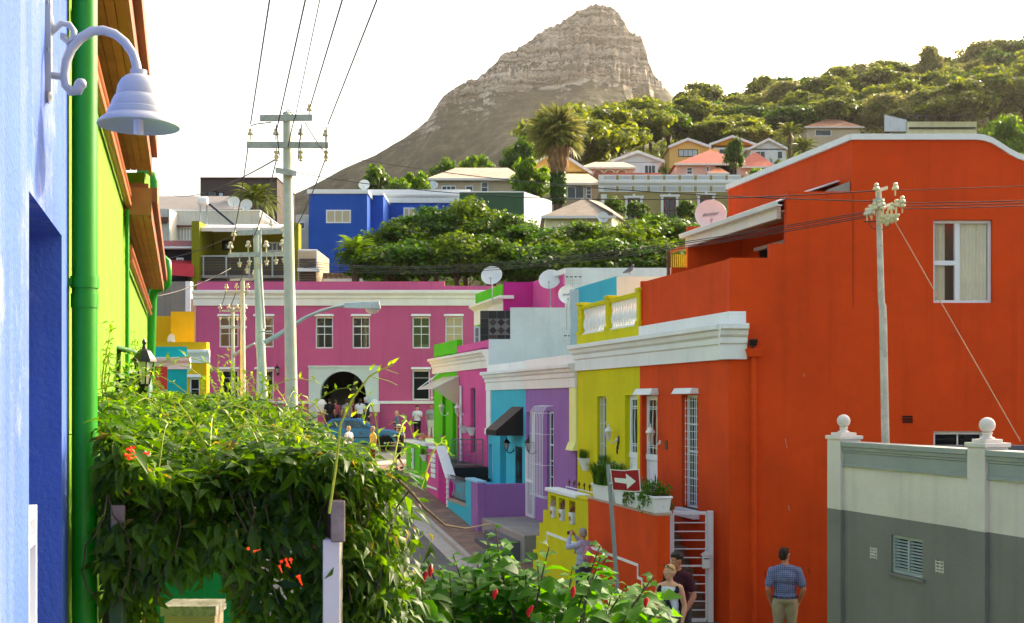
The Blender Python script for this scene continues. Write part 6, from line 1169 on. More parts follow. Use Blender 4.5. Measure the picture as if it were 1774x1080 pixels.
for s_ in (-1, 1):
    for (a, b_, nm) in ((.10, .42, 'rear_side_window'), (.46, .78, 'door_window'), (.80, .93, 'quarter_window')):
        q = MB(); q.prism([sidep(a, .12, s_), sidep(b_, .12, s_), sidep(b_ if nm != 'quarter_window' else .86, .86, s_), sidep(a, .86, s_)], (0, s_*.012, 0)); q.build(nm, CGL, car)
    MB().box(CL.x+.15, CL.x+.33, CL.y+s_*.83-.015, CL.y+s_*.83+.015, CL.z+.72, CL.z+.75).build('door_handle', BLACK, car)
    MB().box(CL.x-1.95, CL.x+1.98, CL.y+s_*.825-.012, CL.y+s_*.825+.012, CL.z+.52, CL.z+.56).build('rub_strip', BLACK, car)
    MB().box(CL.x+1.98, CL.x+2.07, CL.y+s_*.6-.18, CL.y+s_*.6+.18, CL.z+.56, CL.z+.68).build('headlight', glass('headlight_glass', (220, 224, 226), .9, .1), car, bevel=.01)
    MB().box(CL.x-2.07, CL.x-2.03, CL.y+s_*.62-.16, CL.y+s_*.62+.16, CL.z+.62, CL.z+.8).build('tail_light', mat('tail_red', (150, 20, 20), rough=.3), car, bevel=.01)
    MB().box(CL.x+.62, CL.x+.78, CL.y+s_*.9-.07, CL.y+s_*.9+.07, CL.z+.95, CL.z+1.06).build('wing_mirror', CARP, car, bevel=.02)
    for xc in (1.3, -1.25):
        c = CL+Vector((xc, s_*.76, .29)); M = Vector((0, s_, 0)).to_track_quat('Z', 'Y').to_matrix()
        w_ = MB().lathe([(.17, -.09), (.27, -.09), (.3, -.06), (.3, .06), (.27, .09), (.18, .09)], c, 24, 0, M).build('wheel', RUB, car, smooth=True)
        q = MB(); q.lathe([(.19, .03), (.19, .06), (.165, .075), (.165, .05), (.05, .05), (.05, .09), (.001, .095)], c, 24, 0, M)
        for k in range(5):
            a = k*2*math.pi/5; u_ = M @ Vector((math.cos(a), math.sin(a), 0)); v_ = M @ Vector((-math.sin(a), math.cos(a), 0)); n_ = M @ Vector((0, 0, 1))
            q.hexa([c+u_*.04-v_*.03+n_*.055, c+u_*.04+v_*.03+n_*.055, c+u_*.17+v_*.022+n_*.055, c+u_*.17-v_*.022+n_*.055, c+u_*.04-v_*.03+n_*.085, c+u_*.04+v_*.03+n_*.085, c+u_*.17+v_*.022+n_*.078, c+u_*.17-v_*.022+n_*.078])
        q.build('rim', ALLOY, w_)
q = MB(); q.add([CL+Vector(v) for v in ((.83, -.66, .95), (.83, .66, .95), (.15, .54, 1.36), (.15, -.54, 1.36))], [(0, 1, 2, 3)]); q.v = [(a+.025, b_, c_+.015) for a, b_, c_ in q.v]; q.build('windscreen', CGL, car)
MB().box(CL.x+2.0, CL.x+2.1, CL.y-.8, CL.y+.8, CL.z+.36, CL.z+.5).build('front_bumper', BLACK, car, bevel=.02); MB().box(CL.x-2.1, CL.x-2.0, CL.y-.8, CL.y+.8, CL.z+.36, CL.z+.5).build('rear_bumper', BLACK, car, bevel=.02)
# ================================================================== vegetation
def nrm(a): return a/np.maximum(np.linalg.norm(a, axis=-1, keepdims=True), 1e-9)
def leaves(C, D, U, S, wr=.17, fold=.09, droop=.34):
    """leaf mesh arrays: 5 points, 4 triangles a leaf, folded along the midrib and drooping at the tip"""
    D = nrm(D); sd_ = nrm(np.cross(D, U)); U2 = np.cross(sd_, D); S = S[:, None]
    V = np.stack([C, C+D*.42*S-sd_*wr*S+U2*fold*S, C+D*.42*S+sd_*wr*S+U2*fold*S, C+D*.5*S+U2*.03*S, C+D*S-U2*droop*S], 1).reshape(-1, 3)
    n = len(C); b_ = np.arange(n)[:, None]*5
    F = np.concatenate([b_+np.array(f)[None] for f in ((0, 2, 3), (0, 3, 1), (2, 4, 3), (3, 4, 1))], 0); return V, F
def cards(C, Nn, S, rg, asp=.6):
    Nn = nrm(Nn); a = nrm(np.cross(Nn, rg.normal(size=C.shape))); b_ = np.cross(Nn, a); S = S[:, None]; bend = Nn*S*.25
    V = np.stack([C-a*S-bend, C-b_*S*asp, C+a*S-bend, C+b_*S*asp], 1).reshape(-1, 3); F = np.arange(len(C)*4).reshape(-1, 4); return V, F
def crown(rg, R_, n_cl, n_leaf, ls, base=.35, flat=1., cl=(.2, .42)):
    """leaf clumps spread through an uneven crown volume; returns arrays (centre at origin)"""
    Vs, Fs = [], []; off = 0; cen = []
    while len(cen) < n_cl:
        p = rg.normal(size=3); p /= np.linalg.norm(p); p *= rg.uniform(.35, 1.0)**.6
        if p[2] < -base: continue
        cen.append(p*np.array([R_[0], R_[1], R_[2]])*.82)
    for p in cen:
        cr_ = rg.uniform(*cl)*min(R_); k = int(n_leaf*rg.uniform(.7, 1.3)); d_ = nrm(rg.normal(size=(k, 3))); d_[:, 2] = np.abs(d_[:, 2])*1.0-rg.uniform(0, .7, k)
        d_ = nrm(d_); C = p+d_*cr_*(rg.uniform(.45, 1.08, (k, 1)))*np.array([1.15, 1.15, .75]); N_ = d_+rg.normal(size=(k, 3))*.55+np.array([0, 0, .35]); S = ls*rg.uniform(.6, 1.4, k)
        V, F = cards(C, N_, S, rg); Vs.append(V); Fs.append(F+off); off += len(V)
    return np.concatenate(Vs), np.concatenate(Fs), cen
BARK = mat('bark', (92, 76, 60), rough=.95, var=.25, vscale=6, bump=.5, bscale=20)
L_MID = leafmat('broadleaf', (20, 50, 5), (82, 116, 12), .42, oscale=.5); L_HILL = leafmat('hill_leaf', (50, 70, 20), (122, 132, 44), .45, oscale=.12); L_OLV = leafmat('olive_leaf', (76, 88, 42), (140, 138, 70), .4, oscale=.2); L_BRI = leafmat('bright_leaf', (50, 92, 8), (108, 138, 18), .45, oscale=.5)
def make_tree(name, label, seed, H, R_, n_cl, n_leaf, ls, lm, group, tr=.16, flat=1.):
    rg = np.random.default_rng(seed); o_ = root(name, label, 'tree', (0, 0, 0), group); cz = H-R_[2]*.9
    V, F, cen = crown(rg, R_, n_cl, n_leaf, ls); V = V+np.array([0, 0, cz]); arr_mesh('crown', V, F, lm, o_)
    q = MB(); q.tube([(0, 0, -1.5), (.05*H*.1, 0, H*.2), (.02*H, .02*H, cz*.75), (0, 0, cz)], [tr*1.3, tr, tr*.75, tr*.4], 8)
    for p in cen[:7]: q.tube([(0.01*H, .01*H, cz*.65), (p[0]*.45, p[1]*.45, cz+p[2]*.25-.1*R_[2]), (p[0]*.9, p[1]*.9, cz+p[2]*.85)], [tr*.5, tr*.3, tr*.1], 6)
    q.build('trunk', BARK, o_, smooth=True); return o_
def place(proto, first, X, Y, z, s_, rz, label, sz=None):
    o_ = proto if first else copy_tree(proto); o_.location = (X, Y, z); o_.scale = (s_, s_, sz or s_); o_.rotation_euler = (0, 0, rz); o_['label'] = label; return o_
random.seed(11)
# -- belt of trees just behind the magenta building
G1 = 'trees behind the magenta building'
mid = [make_tree('broadleaf_tree', '', 100+i, 6.5, (2.7, 2.7, 2.5), 64, 95, .15, (L_MID, leafmat('dark_broadleaf', (20, 52, 10), (70, 110, 20), .4, oscale=.6), leafmat('yellow_broadleaf', (34, 64, 6), (104, 130, 16), .45, oscale=.6))[i], G1) for i in range(3)]
SL = ['under the royal blue stair', 'tallest, below the white-framed blue window', 'topmost crown, below the bottle green block', 'before the middle of the bottle green block', 'below the white flank', 'left of the cream cottage', 'before the cream cottage roof', 'right corner of the cream cottage', 'before the left olive window', 'before the middle olive window', 'left of the lettered dish', 'closest to the orange verandah roof', 'low, above the step in the magenta parapet', 'low, above the two tallest facade windows', 'low, left of the dish on the lime parapet', 'low, behind the dish on the lime parapet', 'low, between the two rooftop dishes', 'low, above the pink upper wall', 'low, above the grid antenna', 'low, above the pigeon', 'low, behind the pergola beam']
spots = [(700, 392, 74), (755, 362, 75), (808, 354, 76), (856, 372, 75), (905, 408, 73), (955, 422, 72), (1000, 398, 74), (1050, 420, 72), (1098, 400, 73), (1140, 385, 76), (1182, 372, 78), (1206, 392, 72), (676, 440, 69.5), (735, 432, 69.5), (795, 428, 69.5), (850, 425, 69.5), (925, 435, 69), (985, 438, 69), (1040, 436, 69), (1105, 432, 69), (1160, 425, 69.5)]
used = [False]*3
for i, (x, y, d) in enumerate(spots):
    k = i % 3; X = PX(x, d); zt = PZ(y, d); zb = tz(X, d); s_ = max(.7, (zt-zb)/6.4)
    place(mid[k], not used[k], X, d, zb, max(s_*1.05, 1.08), random.uniform(0, 6), 'leafy green tree in the belt, '+SL[i], s_*random.uniform(.9, 1.14)); used[k] = True
# -- scattered garden trees among the houses
G2 = 'garden trees among the hillside houses'
gar = [make_tree('garden_tree', '', 200+i, 5, (2.1, 2.1, 1.8), 34, 90, .16, [L_BRI, L_MID][i], G2, .12) for i in range(2)]; used = [False]*2
gs = [(655, 306, 100, 'dark round tree above the royal blue roof', 292, 1), (692, 322, 98, 'bright shrub left of the beige house roof', 312, 0), (722, 318, 100, 'bright bushy tree right behind the royal blue wing', 300, 0), (772, 300, 125, 'small bushy tree behind the beige hip roof', 281, 1), (832, 285, 130, 'pale green round tree over the beige roof', 272, 0), (905, 270, 125, 'rounded green tree left of the tall palm', 246, 1), (922, 300, 104, 'bright leafy shrub left of the palm trunk', 276, 0), (1062, 355, 98, 'bushy tree before the olive building left window', 341, 1), (1105, 362, 97, 'green shrub between two olive building windows', 349, 1), (1192, 372, 96, 'round shrub at the olive building right side', 348, 1), (1265, 376, 96, 'small bright shrub below the quoins', 366, 0), (1272, 270, 120, 'slim conifer-like tree between the gables', 240, 1), (1750, 225, 120, 'bright leafy tree at the right edge above the orange wall', 204, 0), (1715, 232, 150, 'light green shrub near the modern house', 214, 0), (1310, 300, 112, 'low green hedge left of the orange coping', 293, 0), (560, 380, 96, 'small shrub left of the royal blue house', 372, 0)]
for i, (x, y, d, lb, yt, k) in enumerate(gs):
    X = PX(x, d); zt = PZ(yt, d); zb = min(tz(X, d), zt-2.); s_ = (zt-zb)/4.9; w_ = (PZ(yt, d)-PZ(y, d))/3.2
    place(gar[k], not used[k], X, d, zb, max(w_, .55, .62*s_ if 'slim' not in lb else .3*s_), random.uniform(0, 6), lb, s_); used[k] = True
# -- wood on the slope
G3 = 'trees of the hillside wood'
hil = [make_tree('hillside_tree', '', 300+i, 12, ((5.2, 5.2, 4.2), (4.6, 4.6, 4.6), (5.8, 5.8, 3.8), (4.4, 4.4, 4.0))[i], 52, 110, .34, (L_HILL, L_OLV, L_HILL, L_MID)[i], G3, .28) for i in range(4)]; used = [False]*4
skl = np.array([(960, 215), (985, 178), (1020, 165), (1060, 172), (1120, 164), (1165, 178), (1190, 158), (1215, 150), (1260, 158), (1300, 150), (1340, 138), (1390, 128), (1440, 118), (1480, 116), (1540, 104), (1580, 112), (1620, 100), (1670, 92), (1710, 78), (1740, 70), (1800, 64), (1900, 60)], float)
ci = 0
for d, x0, dx in ((150, 985, 66), (172, 975, 64), (196, 1000, 60), (222, 1060, 56), (250, 1165, 52), (280, 1180, 46)):
    x = x0; n = 0
    while x < 1870:
        n += 1; xx = x+random.uniform(-14, 14); X = PX(xx, d+random.uniform(-6, 6)); dd = d+random.uniform(-7, 7); X = PX(xx, dd)
        yt = np.interp(xx, skl[:, 0], skl[:, 1])+(285-d)*(.62 if xx > 1200 else .25)+random.uniform(-12, 4)
        zb = tz(X, dd); zt = PZ(yt, dd); h = max(6.5, min(19, zt-zb)); k = random.choice((0, 0, 1, 2, 2, 3)); s_ = h/12*random.uniform(.92, 1.08)
        if d == 150 and xx > 1120: x += dx; continue
        if d == 172 and xx > 1325: x += dx; continue
        place(hil[k], not used[k], X, dd, zt-h if zt-h < zb+1 else zb, max(s_*1.2, 1.05)*random.uniform(.9, 1.12), random.uniform(0, 6), {150: 'round tree at the foot of the wood behind the gabled houses', 172: 'tree in the lowest full row of the hillside wood', 196: 'tree in the lower middle of the hillside wood', 222: 'tree in the middle of the hillside wood', 250: 'tree in the row just below the skyline', 280: 'tree along the skyline of the hillside wood'}[d], h/12); used[k] = True
        x += dx
for k in range(4):
    if not used[k]: hil[k].hide_render = True
tl = copy_tree(hil[1]); tl.location = (PX(1612, 262), 262, PZ(78, 262)-15); tl.scale = (.75, .75, 1.25); tl['label'] = 'slender taller tree breaking the skyline of the wood'
# undergrowth that hides the soil of the wood: one mass
rg = np.random.default_rng(77); n = 26000; Yq = rg.uniform(128, 300, n); Xq = PX(rg.uniform(960, 1900, n), Yq)
Zq = terr(Xq, Yq)+rg.uniform(0, 1.6, n)**1.5; V, F = cards(np.stack([Xq, Yq, Zq], 1), rg.normal(size=(n, 3))*.6+np.array([0, -.5, .8]), rg.uniform(.3, .8, n), rg); tag(arr_mesh('undergrowth', V, F, L_HILL), 'dark green undergrowth covering the slope below the trees', 'undergrowth', kind='stuff')
rg = np.random.default_rng(78); n = 14000; Yq = rg.uniform(63, 128, n); Xq = PX(rg.uniform(250, 1500, n), Yq); Zq = terr(Xq, Yq)+rg.uniform(0, .8, n)**1.5
V, F = cards(np.stack([Xq, Yq, Zq], 1), rg.normal(size=(n, 3))*.6+np.array([0, -.5, .8]), rg.uniform(.15, .4, n), rg); tag(arr_mesh('garden_scrub', V, F, L_MID), 'green scrub and garden growth between the hillside houses', 'scrub', kind='stuff')
# -- palms
def feather(L_, rg, n=34, ll=.42):
    V = []; F = []
    def rc(t_): return np.array([0, L_*(t_-.18*t_**3), L_*(.52*t_-.78*t_*t_)])
    for i in range(n):
        t_ = .12+.88*i/(n-1); p = rc(t_); tg = rc(min(t_+.02, 1.02))-p; tg /= np.linalg.norm(tg); l_ = ll*math.sin(math.pi*min(.97, .18+.8*t_))*rg.uniform(.85, 1.1)
        for s_ in (-1, 1):
            dr = np.array([s_*.8, 0, 0])+tg*.65+np.array([0, 0, -.15]); dr /= np.linalg.norm(dr); w_ = tg*.022*L_/2; b_ = len(V); V += [p-w_, p+w_, p+dr*l_*.6+w_*.8+np.array([0, 0, .02]), p+dr*l_-np.array([0, 0, .08*l_])]; F.append((b_, b_+1, b_+2, b_+3))
    k = 8
    for i in range(k):
        a, c_ = rc(i/k), rc((i+1)/k); b_ = len(V); w_ = np.array([.022*(1-i/k)+.006, 0, 0]); V += [a-w_, a+w_, c_+w_*.8, c_-w_*.8]; F.append((b_, b_+1, b_+2, b_+3))
    return np.array(V), np.array(F)
def fan(L_, rg, n=18):
    V = []; F = []; b_ = 0; V += [(-.015, 0, 0), (.015, 0, 0), (.015, L_*.5, 0), (-.015, L_*.5, 0)]; F.append((0, 1, 2, 3))
    for i in range(n):
        a = math.pi*(-.12+1.24*i/(n-1)); dr = np.array([math.cos(a), math.sin(a)*.9, 0]); c = np.array([0, L_*.5, 0]); sd_ = np.array([-dr[1], dr[0], 0])*.035*L_; l_ = L_*.62*rg.uniform(.9, 1.1); b_ = len(V); fo = .05*(i % 2)*L_
        V += [c-sd_*.3, c+sd_*.3, c+dr*l_*.6+sd_+np.array([0, 0, fo-.03]), c+dr*l_-np.array([0, 0, .16*L_])]; F.append((b_, b_+1, b_+2, b_+3))
    return np.array(V), np.array(F, dtype=int)
def palm(label, base, zc, L_, n, kind, seed, lm, tr, group='palm trees'):
    rg = np.random.default_rng(seed); o_ = root('palm_tree', label, 'palm tree', base, group); c = Vector((base[0], base[1], zc)); B = Vector(base)
    q = MB(); k = 10; q.tube([B.lerp(c, i/k) for i in range(k+1)], [tr*(1+.1*(i % 2)) for i in range(k+1)], 10); q.build('trunk', BARK, o_, smooth=True)
    vs = [(feather if kind == 'feather' else fan)(L_, rg) for _ in range(2)]; me = None; mes = []
    for i in range(n):
        t_ = i/n; az = i*2.399+rg.uniform(-.2, .2); el = (R(78)-R(115)*t_) if kind == 'feather' else (R(84)-R(122)*t_)
        M = Matrix.Translation(c-ORG[o_]) @ Matrix.Rotation(az, 4, 'Z') @ Matrix.Rotation(el*(.75 if kind == 'feather' else 1), 4, 'X') @ Matrix.Scale(rg.uniform(.85, 1.1), 4)
        if len(mes) < 2:
            V, F = vs[len(mes)]; f_ = arr_mesh('frond', V+np.array(ORG[o_]), F, lm, o_); mes.append(f_.data)
        else: f_ = bpy.data.objects.new('frond', mes[i % 2]); COL.objects.link(f_); f_.parent = o_; ORG[f_] = ORG[o_]
        f_.matrix_local = M
    return o_
L_PALM = leafmat('palm_leaf', (56, 74, 22), (116, 128, 52), .3, oscale=.8, tv=1.5); L_FAN = leafmat('fan_palm_leaf', (84, 98, 40), (160, 158, 88), .3, oscale=.8, tv=1.6); L_DEAD = leafmat('dead_frond', (120, 92, 56), (186, 156, 110), .3, oscale=1.5); L_IVY = leafmat('ivy', (26, 64, 8), (70, 110, 16), .3, oscale=1)
d = 102.; pb = P(967, 350, d); fp_ = palm('tall fan palm with shaggy dead skirt above the beige houses', (pb.x, pb.y, tz(pb.x, d)-.5), PZ(236, d), 2.7, 46, 'fan', 5, L_FAN, .36)
rg = np.random.default_rng(6); k = 900; zz = rg.uniform(PZ(292, d), PZ(246, d), k); tt = (zz-PZ(292, d))/(PZ(246, d)-PZ(292, d)); an = rg.uniform(0, 6.28, k); rr = (.42+.55*tt**.7)*rg.uniform(.5, 1.05, k)
C = np.stack([pb.x+rr*np.cos(an), pb.y+rr*np.sin(an), zz], 1); D = np.stack([np.cos(an)*.25, np.sin(an)*.25, -np.ones(k)], 1)+rg.normal(size=(k, 3))*.15; V, F = leaves(C, D, np.stack([np.cos(an), np.sin(an), np.zeros(k)], 1), rg.uniform(.5, 1.2, k), .09); arr_mesh('dead_skirt', V, F, L_DEAD, fp_, kind='stuff')
k = 1500; zz = rg.uniform(PZ(352, d), PZ(298, d), k); an = rg.uniform(0, 6.28, k); rr = rg.uniform(.35, .75, k); C = np.stack([pb.x+rr*np.cos(an), pb.y+rr*np.sin(an), zz], 1); V, F = cards(C, np.stack([np.cos(an), np.sin(an), np.full(k, .3)], 1)+rg.normal(size=(k, 3))*.4, rg.uniform(.1, .22, k), rg); arr_mesh('ivy', V, F, L_IVY, fp_, kind='stuff')
for (lb, x, y, d, L_, n, sd_) in (('spreading date palm in front of the dark brown block', 440, 352, 86, 2.6, 60, 21), ('low cycad-like palm below the royal blue wall', 616, 440, 68.8, 1.7, 44, 22), ('left palm of the pair beside the white gable', 1368, 232, 146, 2.4, 46, 23), ('right lower palm of the pair beside the white gable', 1392, 258, 140, 2.4, 46, 24)):
    p = P(x, y, d); zb = min(tz(p.x, d), p.z-1.5); palm(lb, (p.x, d, zb), p.z, L_, n, 'feather', sd_, L_PALM if d > 80 else leafmat('cycad_leaf', (50, 84, 20), (112, 142, 44), .35, oscale=.8), .22)
# ================================================================== pergola with flowering vine (left foreground)
PW = mat('pergola_timber', (74, 44, 34), rough=.7, var=.25, vscale=8, streak=.4); pgl = root('pergola', 'dark timber pergola with one white post under the vine', 'pergola', LF(7, .8, 0))
PWE = mat('worn_beam_end', (138, 120, 104), rough=.55, var=.35, vscale=12, spots=.5, sscale=9, grime=(60, 34, 26))
for (x, z0, z1) in ((205, 3.47, 3.65), (586, 3.50, 3.67)):
    X = PX(x, 4.9); a = Vector((X, 4.9, 0)); dr = Vector((-.286, 1, 0))
    q = MB(); w_ = Vector((.029, .0083, 0)); e = a+dr*6.5
    q.hexa([a-w_+Vector((0, 0, z0)), a+w_+Vector((0, 0, z0)), e+w_+Vector((0, 0, z0)), e-w_+Vector((0, 0, z0)), a-w_+Vector((0, 0, z1)), a+w_+Vector((0, 0, z1)), e+w_+Vector((0, 0, z1)), e-w_+Vector((0, 0, z1))]); B_ = q.build('beam', PW, pgl, bevel=.006)
    MB().box(X-.031, X+.031, 4.888, 4.8985, z0-.004, z1+.004).build('beam_end', PWE, B_, bevel=.008)
for d in (5.35, 6.3, 7.3, 8.4, 9.5, 10.6):
    MB().fbox(LF, d, d+.06, .1, 1.22, 3.66, 3.78).build('rafter', PW, pgl, bevel=.006)
MB().fbox(LF, 4.95, 5.0, .2, 1.22, 3.655, 3.75).build('front_rafter', PW, pgl, bevel=.006)
X = PX(575, 4.98); MB().box(X-.035, X+.04, 4.95, 5.03, 0, 3.5).build('post', mat('post_paint', (224, 214, 196), rough=.5, var=.08), pgl, bevel=.004)
X = PX(204, 4.98); MB().box(X-.03, X+.03, 4.95, 5.01, 0, 3.47).build('post', mat('green_post', (60, 90, 50), rough=.6), pgl, bevel=.004)
L_DRY = leafmat('withered_leaf', (120, 96, 30), (150, 140, 50), .4, oscale=5)
L_VINE = leafmat('vine_leaf', (20, 56, 4), (88, 126, 10), .5, rough=.45, oscale=2.2)
vine = root('flowering_vine', 'dense green trumpet vine heaped over the pergola at left', 'vine', LF(7, .8, 0)); rg = np.random.default_rng(41)
def LFa(d, o, z): return np.stack([-.49-.286*d+LN.x*o, d+LN.y*o, z], 1)
Cs, Ds, Us, Ss = [], [], [], []
def addl(C, D, U, S): Cs.append(C); Ds.append(D); Us.append(U); Ss.append(S)
def topz(d, o): return 3.86+np.minimum(.045*(d-5), .22)+.36*(fbm(d*1.7, o*2.2+9, 3, 4)-.42)+.22*np.exp(-(o/.25)**2)-.09*sstep(.9, 1.45, o)
# top heap
k = 11500; d = 4.75+9.5*rg.uniform(0, 1, k)**1.35; o = rg.uniform(.02, 1.45, k); z = topz(d, o)-np.abs(rg.normal(0, .09, k))
az = rg.uniform(0, 6.28, k); D = np.stack([np.cos(az), np.sin(az)-.25, rg.normal(.05, .35, k)], 1); U = np.stack([rg.normal(0, .35, k), rg.normal(0, .35, k)-.15, np.ones(k)], 1); addl(LFa(d, o, z), D, U, rg.uniform(.06, .125, k))
# front curtain, ragged lower edge
k = 8800; o = rg.uniform(.02, 1.4, k); xs = (LFa(np.full(k, 4.8), o, o)[:, 0])*2000/4.8+887
low = np.interp(xs, [165, 215, 250, 272, 372, 398, 425, 540, 600, 650, 740], [3.08, 3.08, 3.15, 3.42, 3.42, 3.12, 2.85, 2.9, 2.85, 2.7, 2.7])+rg.normal(0, .05, k)
z = low+(topz(np.full(k, 4.8), o)-low)*rg.uniform(0, 1, k)**.8; d = 4.70+np.abs(rg.normal(0, .10, k))+.05+.62*np.clip(fbm(o*3.2+3, z*4.1, 3, 17)-.38, 0, 1)*1.6; D = np.stack([rg.normal(0, .5, k), rg.normal(-.35, .4, k), -np.abs(rg.normal(.75, .4, k))], 1); U = np.stack([rg.normal(0, .4, k), -np.ones(k), rg.normal(.3, .4, k)], 1); addl(LFa(d, o, z), D, U, rg.uniform(.05, .105, k))
# side curtain along the street edge
k = 6500; d = 4.7+3.6*rg.uniform(0, 1, k)**1.3; z = rg.uniform(0, 1, k)**.75; o = 1.26+rg.normal(0, .10, k)+.1*np.sin(d*5)+.24*(1-z); z = 2.4+(topz(d, o)-2.4)*z; D = np.stack([rg.normal(.4, .4, k), rg.normal(-.2, .4, k), -np.abs(rg.normal(.6, .4, k))], 1); U = np.stack([np.ones(k), rg.normal(-.4, .3, k), rg.normal(.3, .3, k)], 1); addl(LFa(d, o, z), D, U, rg.uniform(.055, .11, k))
# climbers on the green wall
k = 1500; d = rg.uniform(6.5, 15, k); o = rg.uniform(.02, .2, k); z = 3.8+rg.uniform(0, 1, k)**2.2*(.35+.5*(fbm(d*1.5, d*0, 3, 8))); D = np.stack([rg.normal(.3, .5, k), rg.normal(0, .5, k), rg.normal(.3, .5, k)], 1); U = np.stack([np.ones(k), rg.normal(0, .3, k), rg.normal(.5, .3, k)], 1); addl(LFa(d, o, z), D, U, rg.uniform(.035, .075, k))
C, D, U, S = map(np.concatenate, (Cs, Ds, Us, Ss)); kp = (C[:, 1] > 5.15) | (C[:, 2] > 3.78) | (fbm(C[:, 0]*5+40, C[:, 2]*5, 3, 23) > .36); ipx = CX+C[:, 0]*FPX/C[:, 1]; kp &= (ipx > 172+rg.uniform(-4, 16, len(S))); C, D, U, S = C[kp], D[kp], U[kp], S[kp]; S = S*rg.uniform(.7, 1.25, len(S))
# the 300 leaves that show largest become parts of their own
D = nrm(D); big = np.argsort(-(S/C[:, 1])*(C[:, 1] < 5.0)*(C[:, 2] > 3.12)*rg.uniform(.6, 1, len(S)))[:290]; rest = np.setdiff1d(np.arange(len(S)), big)
dry = rest[rg.uniform(0, 1, len(rest)) < .035]; rest = np.setdiff1d(rest, dry); V, F = leaves(C[dry], D[dry], U[dry], S[dry]*.8, .14, .14, .5); arr_mesh('withered_leaves', V, F, L_DRY, vine, kind='stuff')
V, F = leaves(C[rest], D[rest], U[rest], S[rest]); arr_mesh('foliage', V, F, L_VINE, vine, kind='stuff')
def leaf_objs(par, C, D, U, S, lm, wr=.17, droop=.38, ser=False):
    n = 7; V0 = []; F0 = []
    for i in range(n):
        t_ = i/(n-1); w_ = wr*math.sin(math.pi*min(1, t_**.8*.97+.02))**.9*(1.0 if not (ser and i % 2) else .86); y = t_; zz = .04*math.sin(math.pi*t_)-droop*t_*t_
        V0 += [(-w_, y, zz+.35*w_), (0, y, zz), (w_, y, zz+.35*w_)]
    for i in range(n-1): F0 += [(3*i, 3*i+1, 3*i+4, 3*i+3), (3*i+1, 3*i+2, 3*i+5, 3*i+4)]
    me = bpy.data.meshes.new('leaf'); me.from_pydata(V0, [], F0); me.materials.append(lm); me.polygons.foreach_set('use_smooth', [True]*len(F0))
    D = nrm(D); sd_ = nrm(np.cross(D, U)); U2 = np.cross(sd_, D); og = np.array(ORG[par])
    for i in range(len(C)):
        f_ = bpy.data.objects.new('leaf', me); COL.objects.link(f_); f_.parent = par; s_ = S[i]; p = C[i]-og
        f_.matrix_local = Matrix(((sd_[i, 0]*s_, D[i, 0]*s_, U2[i, 0]*s_, p[0]), (sd_[i, 1]*s_, D[i, 1]*s_, U2[i, 1]*s_, p[1]), (sd_[i, 2]*s_, D[i, 2]*s_, U2[i, 2]*s_, p[2]), (0, 0, 0, 1)))
leaf_objs(vine, C[big], D[big], U[big], S[big], L_VINE)
SHOOT = leafmat('young_shoot', (120, 140, 30), (176, 176, 70), .2, oscale=3); WOODY = mat('vine_stem', (70, 58, 36), rough=.9)
q = MB(); SHP = []
for i in range(46):
    d0 = 4.8+rg.uniform(0, 1)**1.4*6; o0 = rg.uniform(.05, 1.6); p = Vector(LF(d0, o0, float(topz(np.array([d0]), np.array([o0]))[0])-.05)); a = rg.uniform(0, 6.28); l_ = rg.uniform(.25, .7); h = rg.uniform(.03, .28); pts = [p+Vector((math.cos(a)*l_*t_, math.sin(a)*l_*t_*.7, h*math.sin(t_*2.4))) for t_ in np.linspace(0, 1, 7)]; q.tube(pts, [.004, .004, .0035, .003, .003, .0025, .0015], 5); SHP += [(pts[j], rg.normal(size=3)*.6+np.array([0, 0, .5])) for j in range(1, 7) for _ in (0, 1)]
for (x, y0, y1, d0) in ((372, 690, 640, 9), (385, 688, 618, 9), (392, 690, 628, 9.2), (402, 690, 606, 9), (410, 690, 632, 9), (421, 690, 640, 9.3), (432, 695, 648, 9), (445, 698, 650, 9), (458, 700, 655, 9), (360, 690, 655, 9), (415, 690, 660, 8.8), (398, 690, 655, 8.8), (186, 690, 560, 7), (192, 690, 590, 7), (181, 700, 610, 7), (232, 690, 575, 11), (238, 690, 590, 11), (228, 690, 600, 11), (244, 690, 610, 11.5), (250, 690, 625, 12), (262, 690, 640, 12), (270, 690, 650, 12)):
    p0, p1 = P(x, y0+14, d0), P(x+random.uniform(-8, 8), y1, d0); pts = [p0.lerp(p1, t_)+Vector((.03*math.sin(t_*4+x), 0, 0)) for t_ in np.linspace(0, 1, 9)]; q.tube(pts, [.004]*6+[.003, .002, .001], 5); SHP += [(pts[j], rg.normal(size=3)*.6+np.array([0, 0, .4])) for j in range(1, 9) for _ in range(3)]
V, F = leaves(np.array([p for p, _ in SHP]), np.array([v for _, v in SHP]), np.array([[0, -.5, 1.]]*len(SHP)), rg.uniform(.03, .06, len(SHP)), .2); arr_mesh('shoot_leaves', V, F, leafmat('young_leaf', (84, 124, 14), (136, 160, 34), .5, oscale=5), vine, kind='stuff')
q.build('shoots', SHOOT, vine, kind='stuff')
q = MB()
for i in range(16):
    o0 = rg.uniform(.1, 1.5); zt = 3.7; pts = [LF(4.78+rg.normal(0, .04), o0+.05*math.sin(t_*5+i), zt-t_*rg.uniform(.4, .5)) for t_ in np.linspace(0, 1, 7)]; q.tube(pts, .004, 5)
q.tube([LF(5.1, .12, 0), LF(5.1, .16, 1.5), LF(5.05, .1, 2.6), LF(5.0, .2, 3.6)], [.03, .028, .022, .015], 7); q.tube([LF(5.2, 1.5, 0), LF(5.15, 1.45, 1.5), LF(5.2, 1.5, 2.6), LF(5.1, 1.4, 3.6)], [.03, .028, .022, .015], 7); q.build('stems', WOODY, vine, kind='stuff')
TRUMP = leafmat('trumpet_orange', (214, 70, 14), (240, 120, 40), .3, oscale=9)
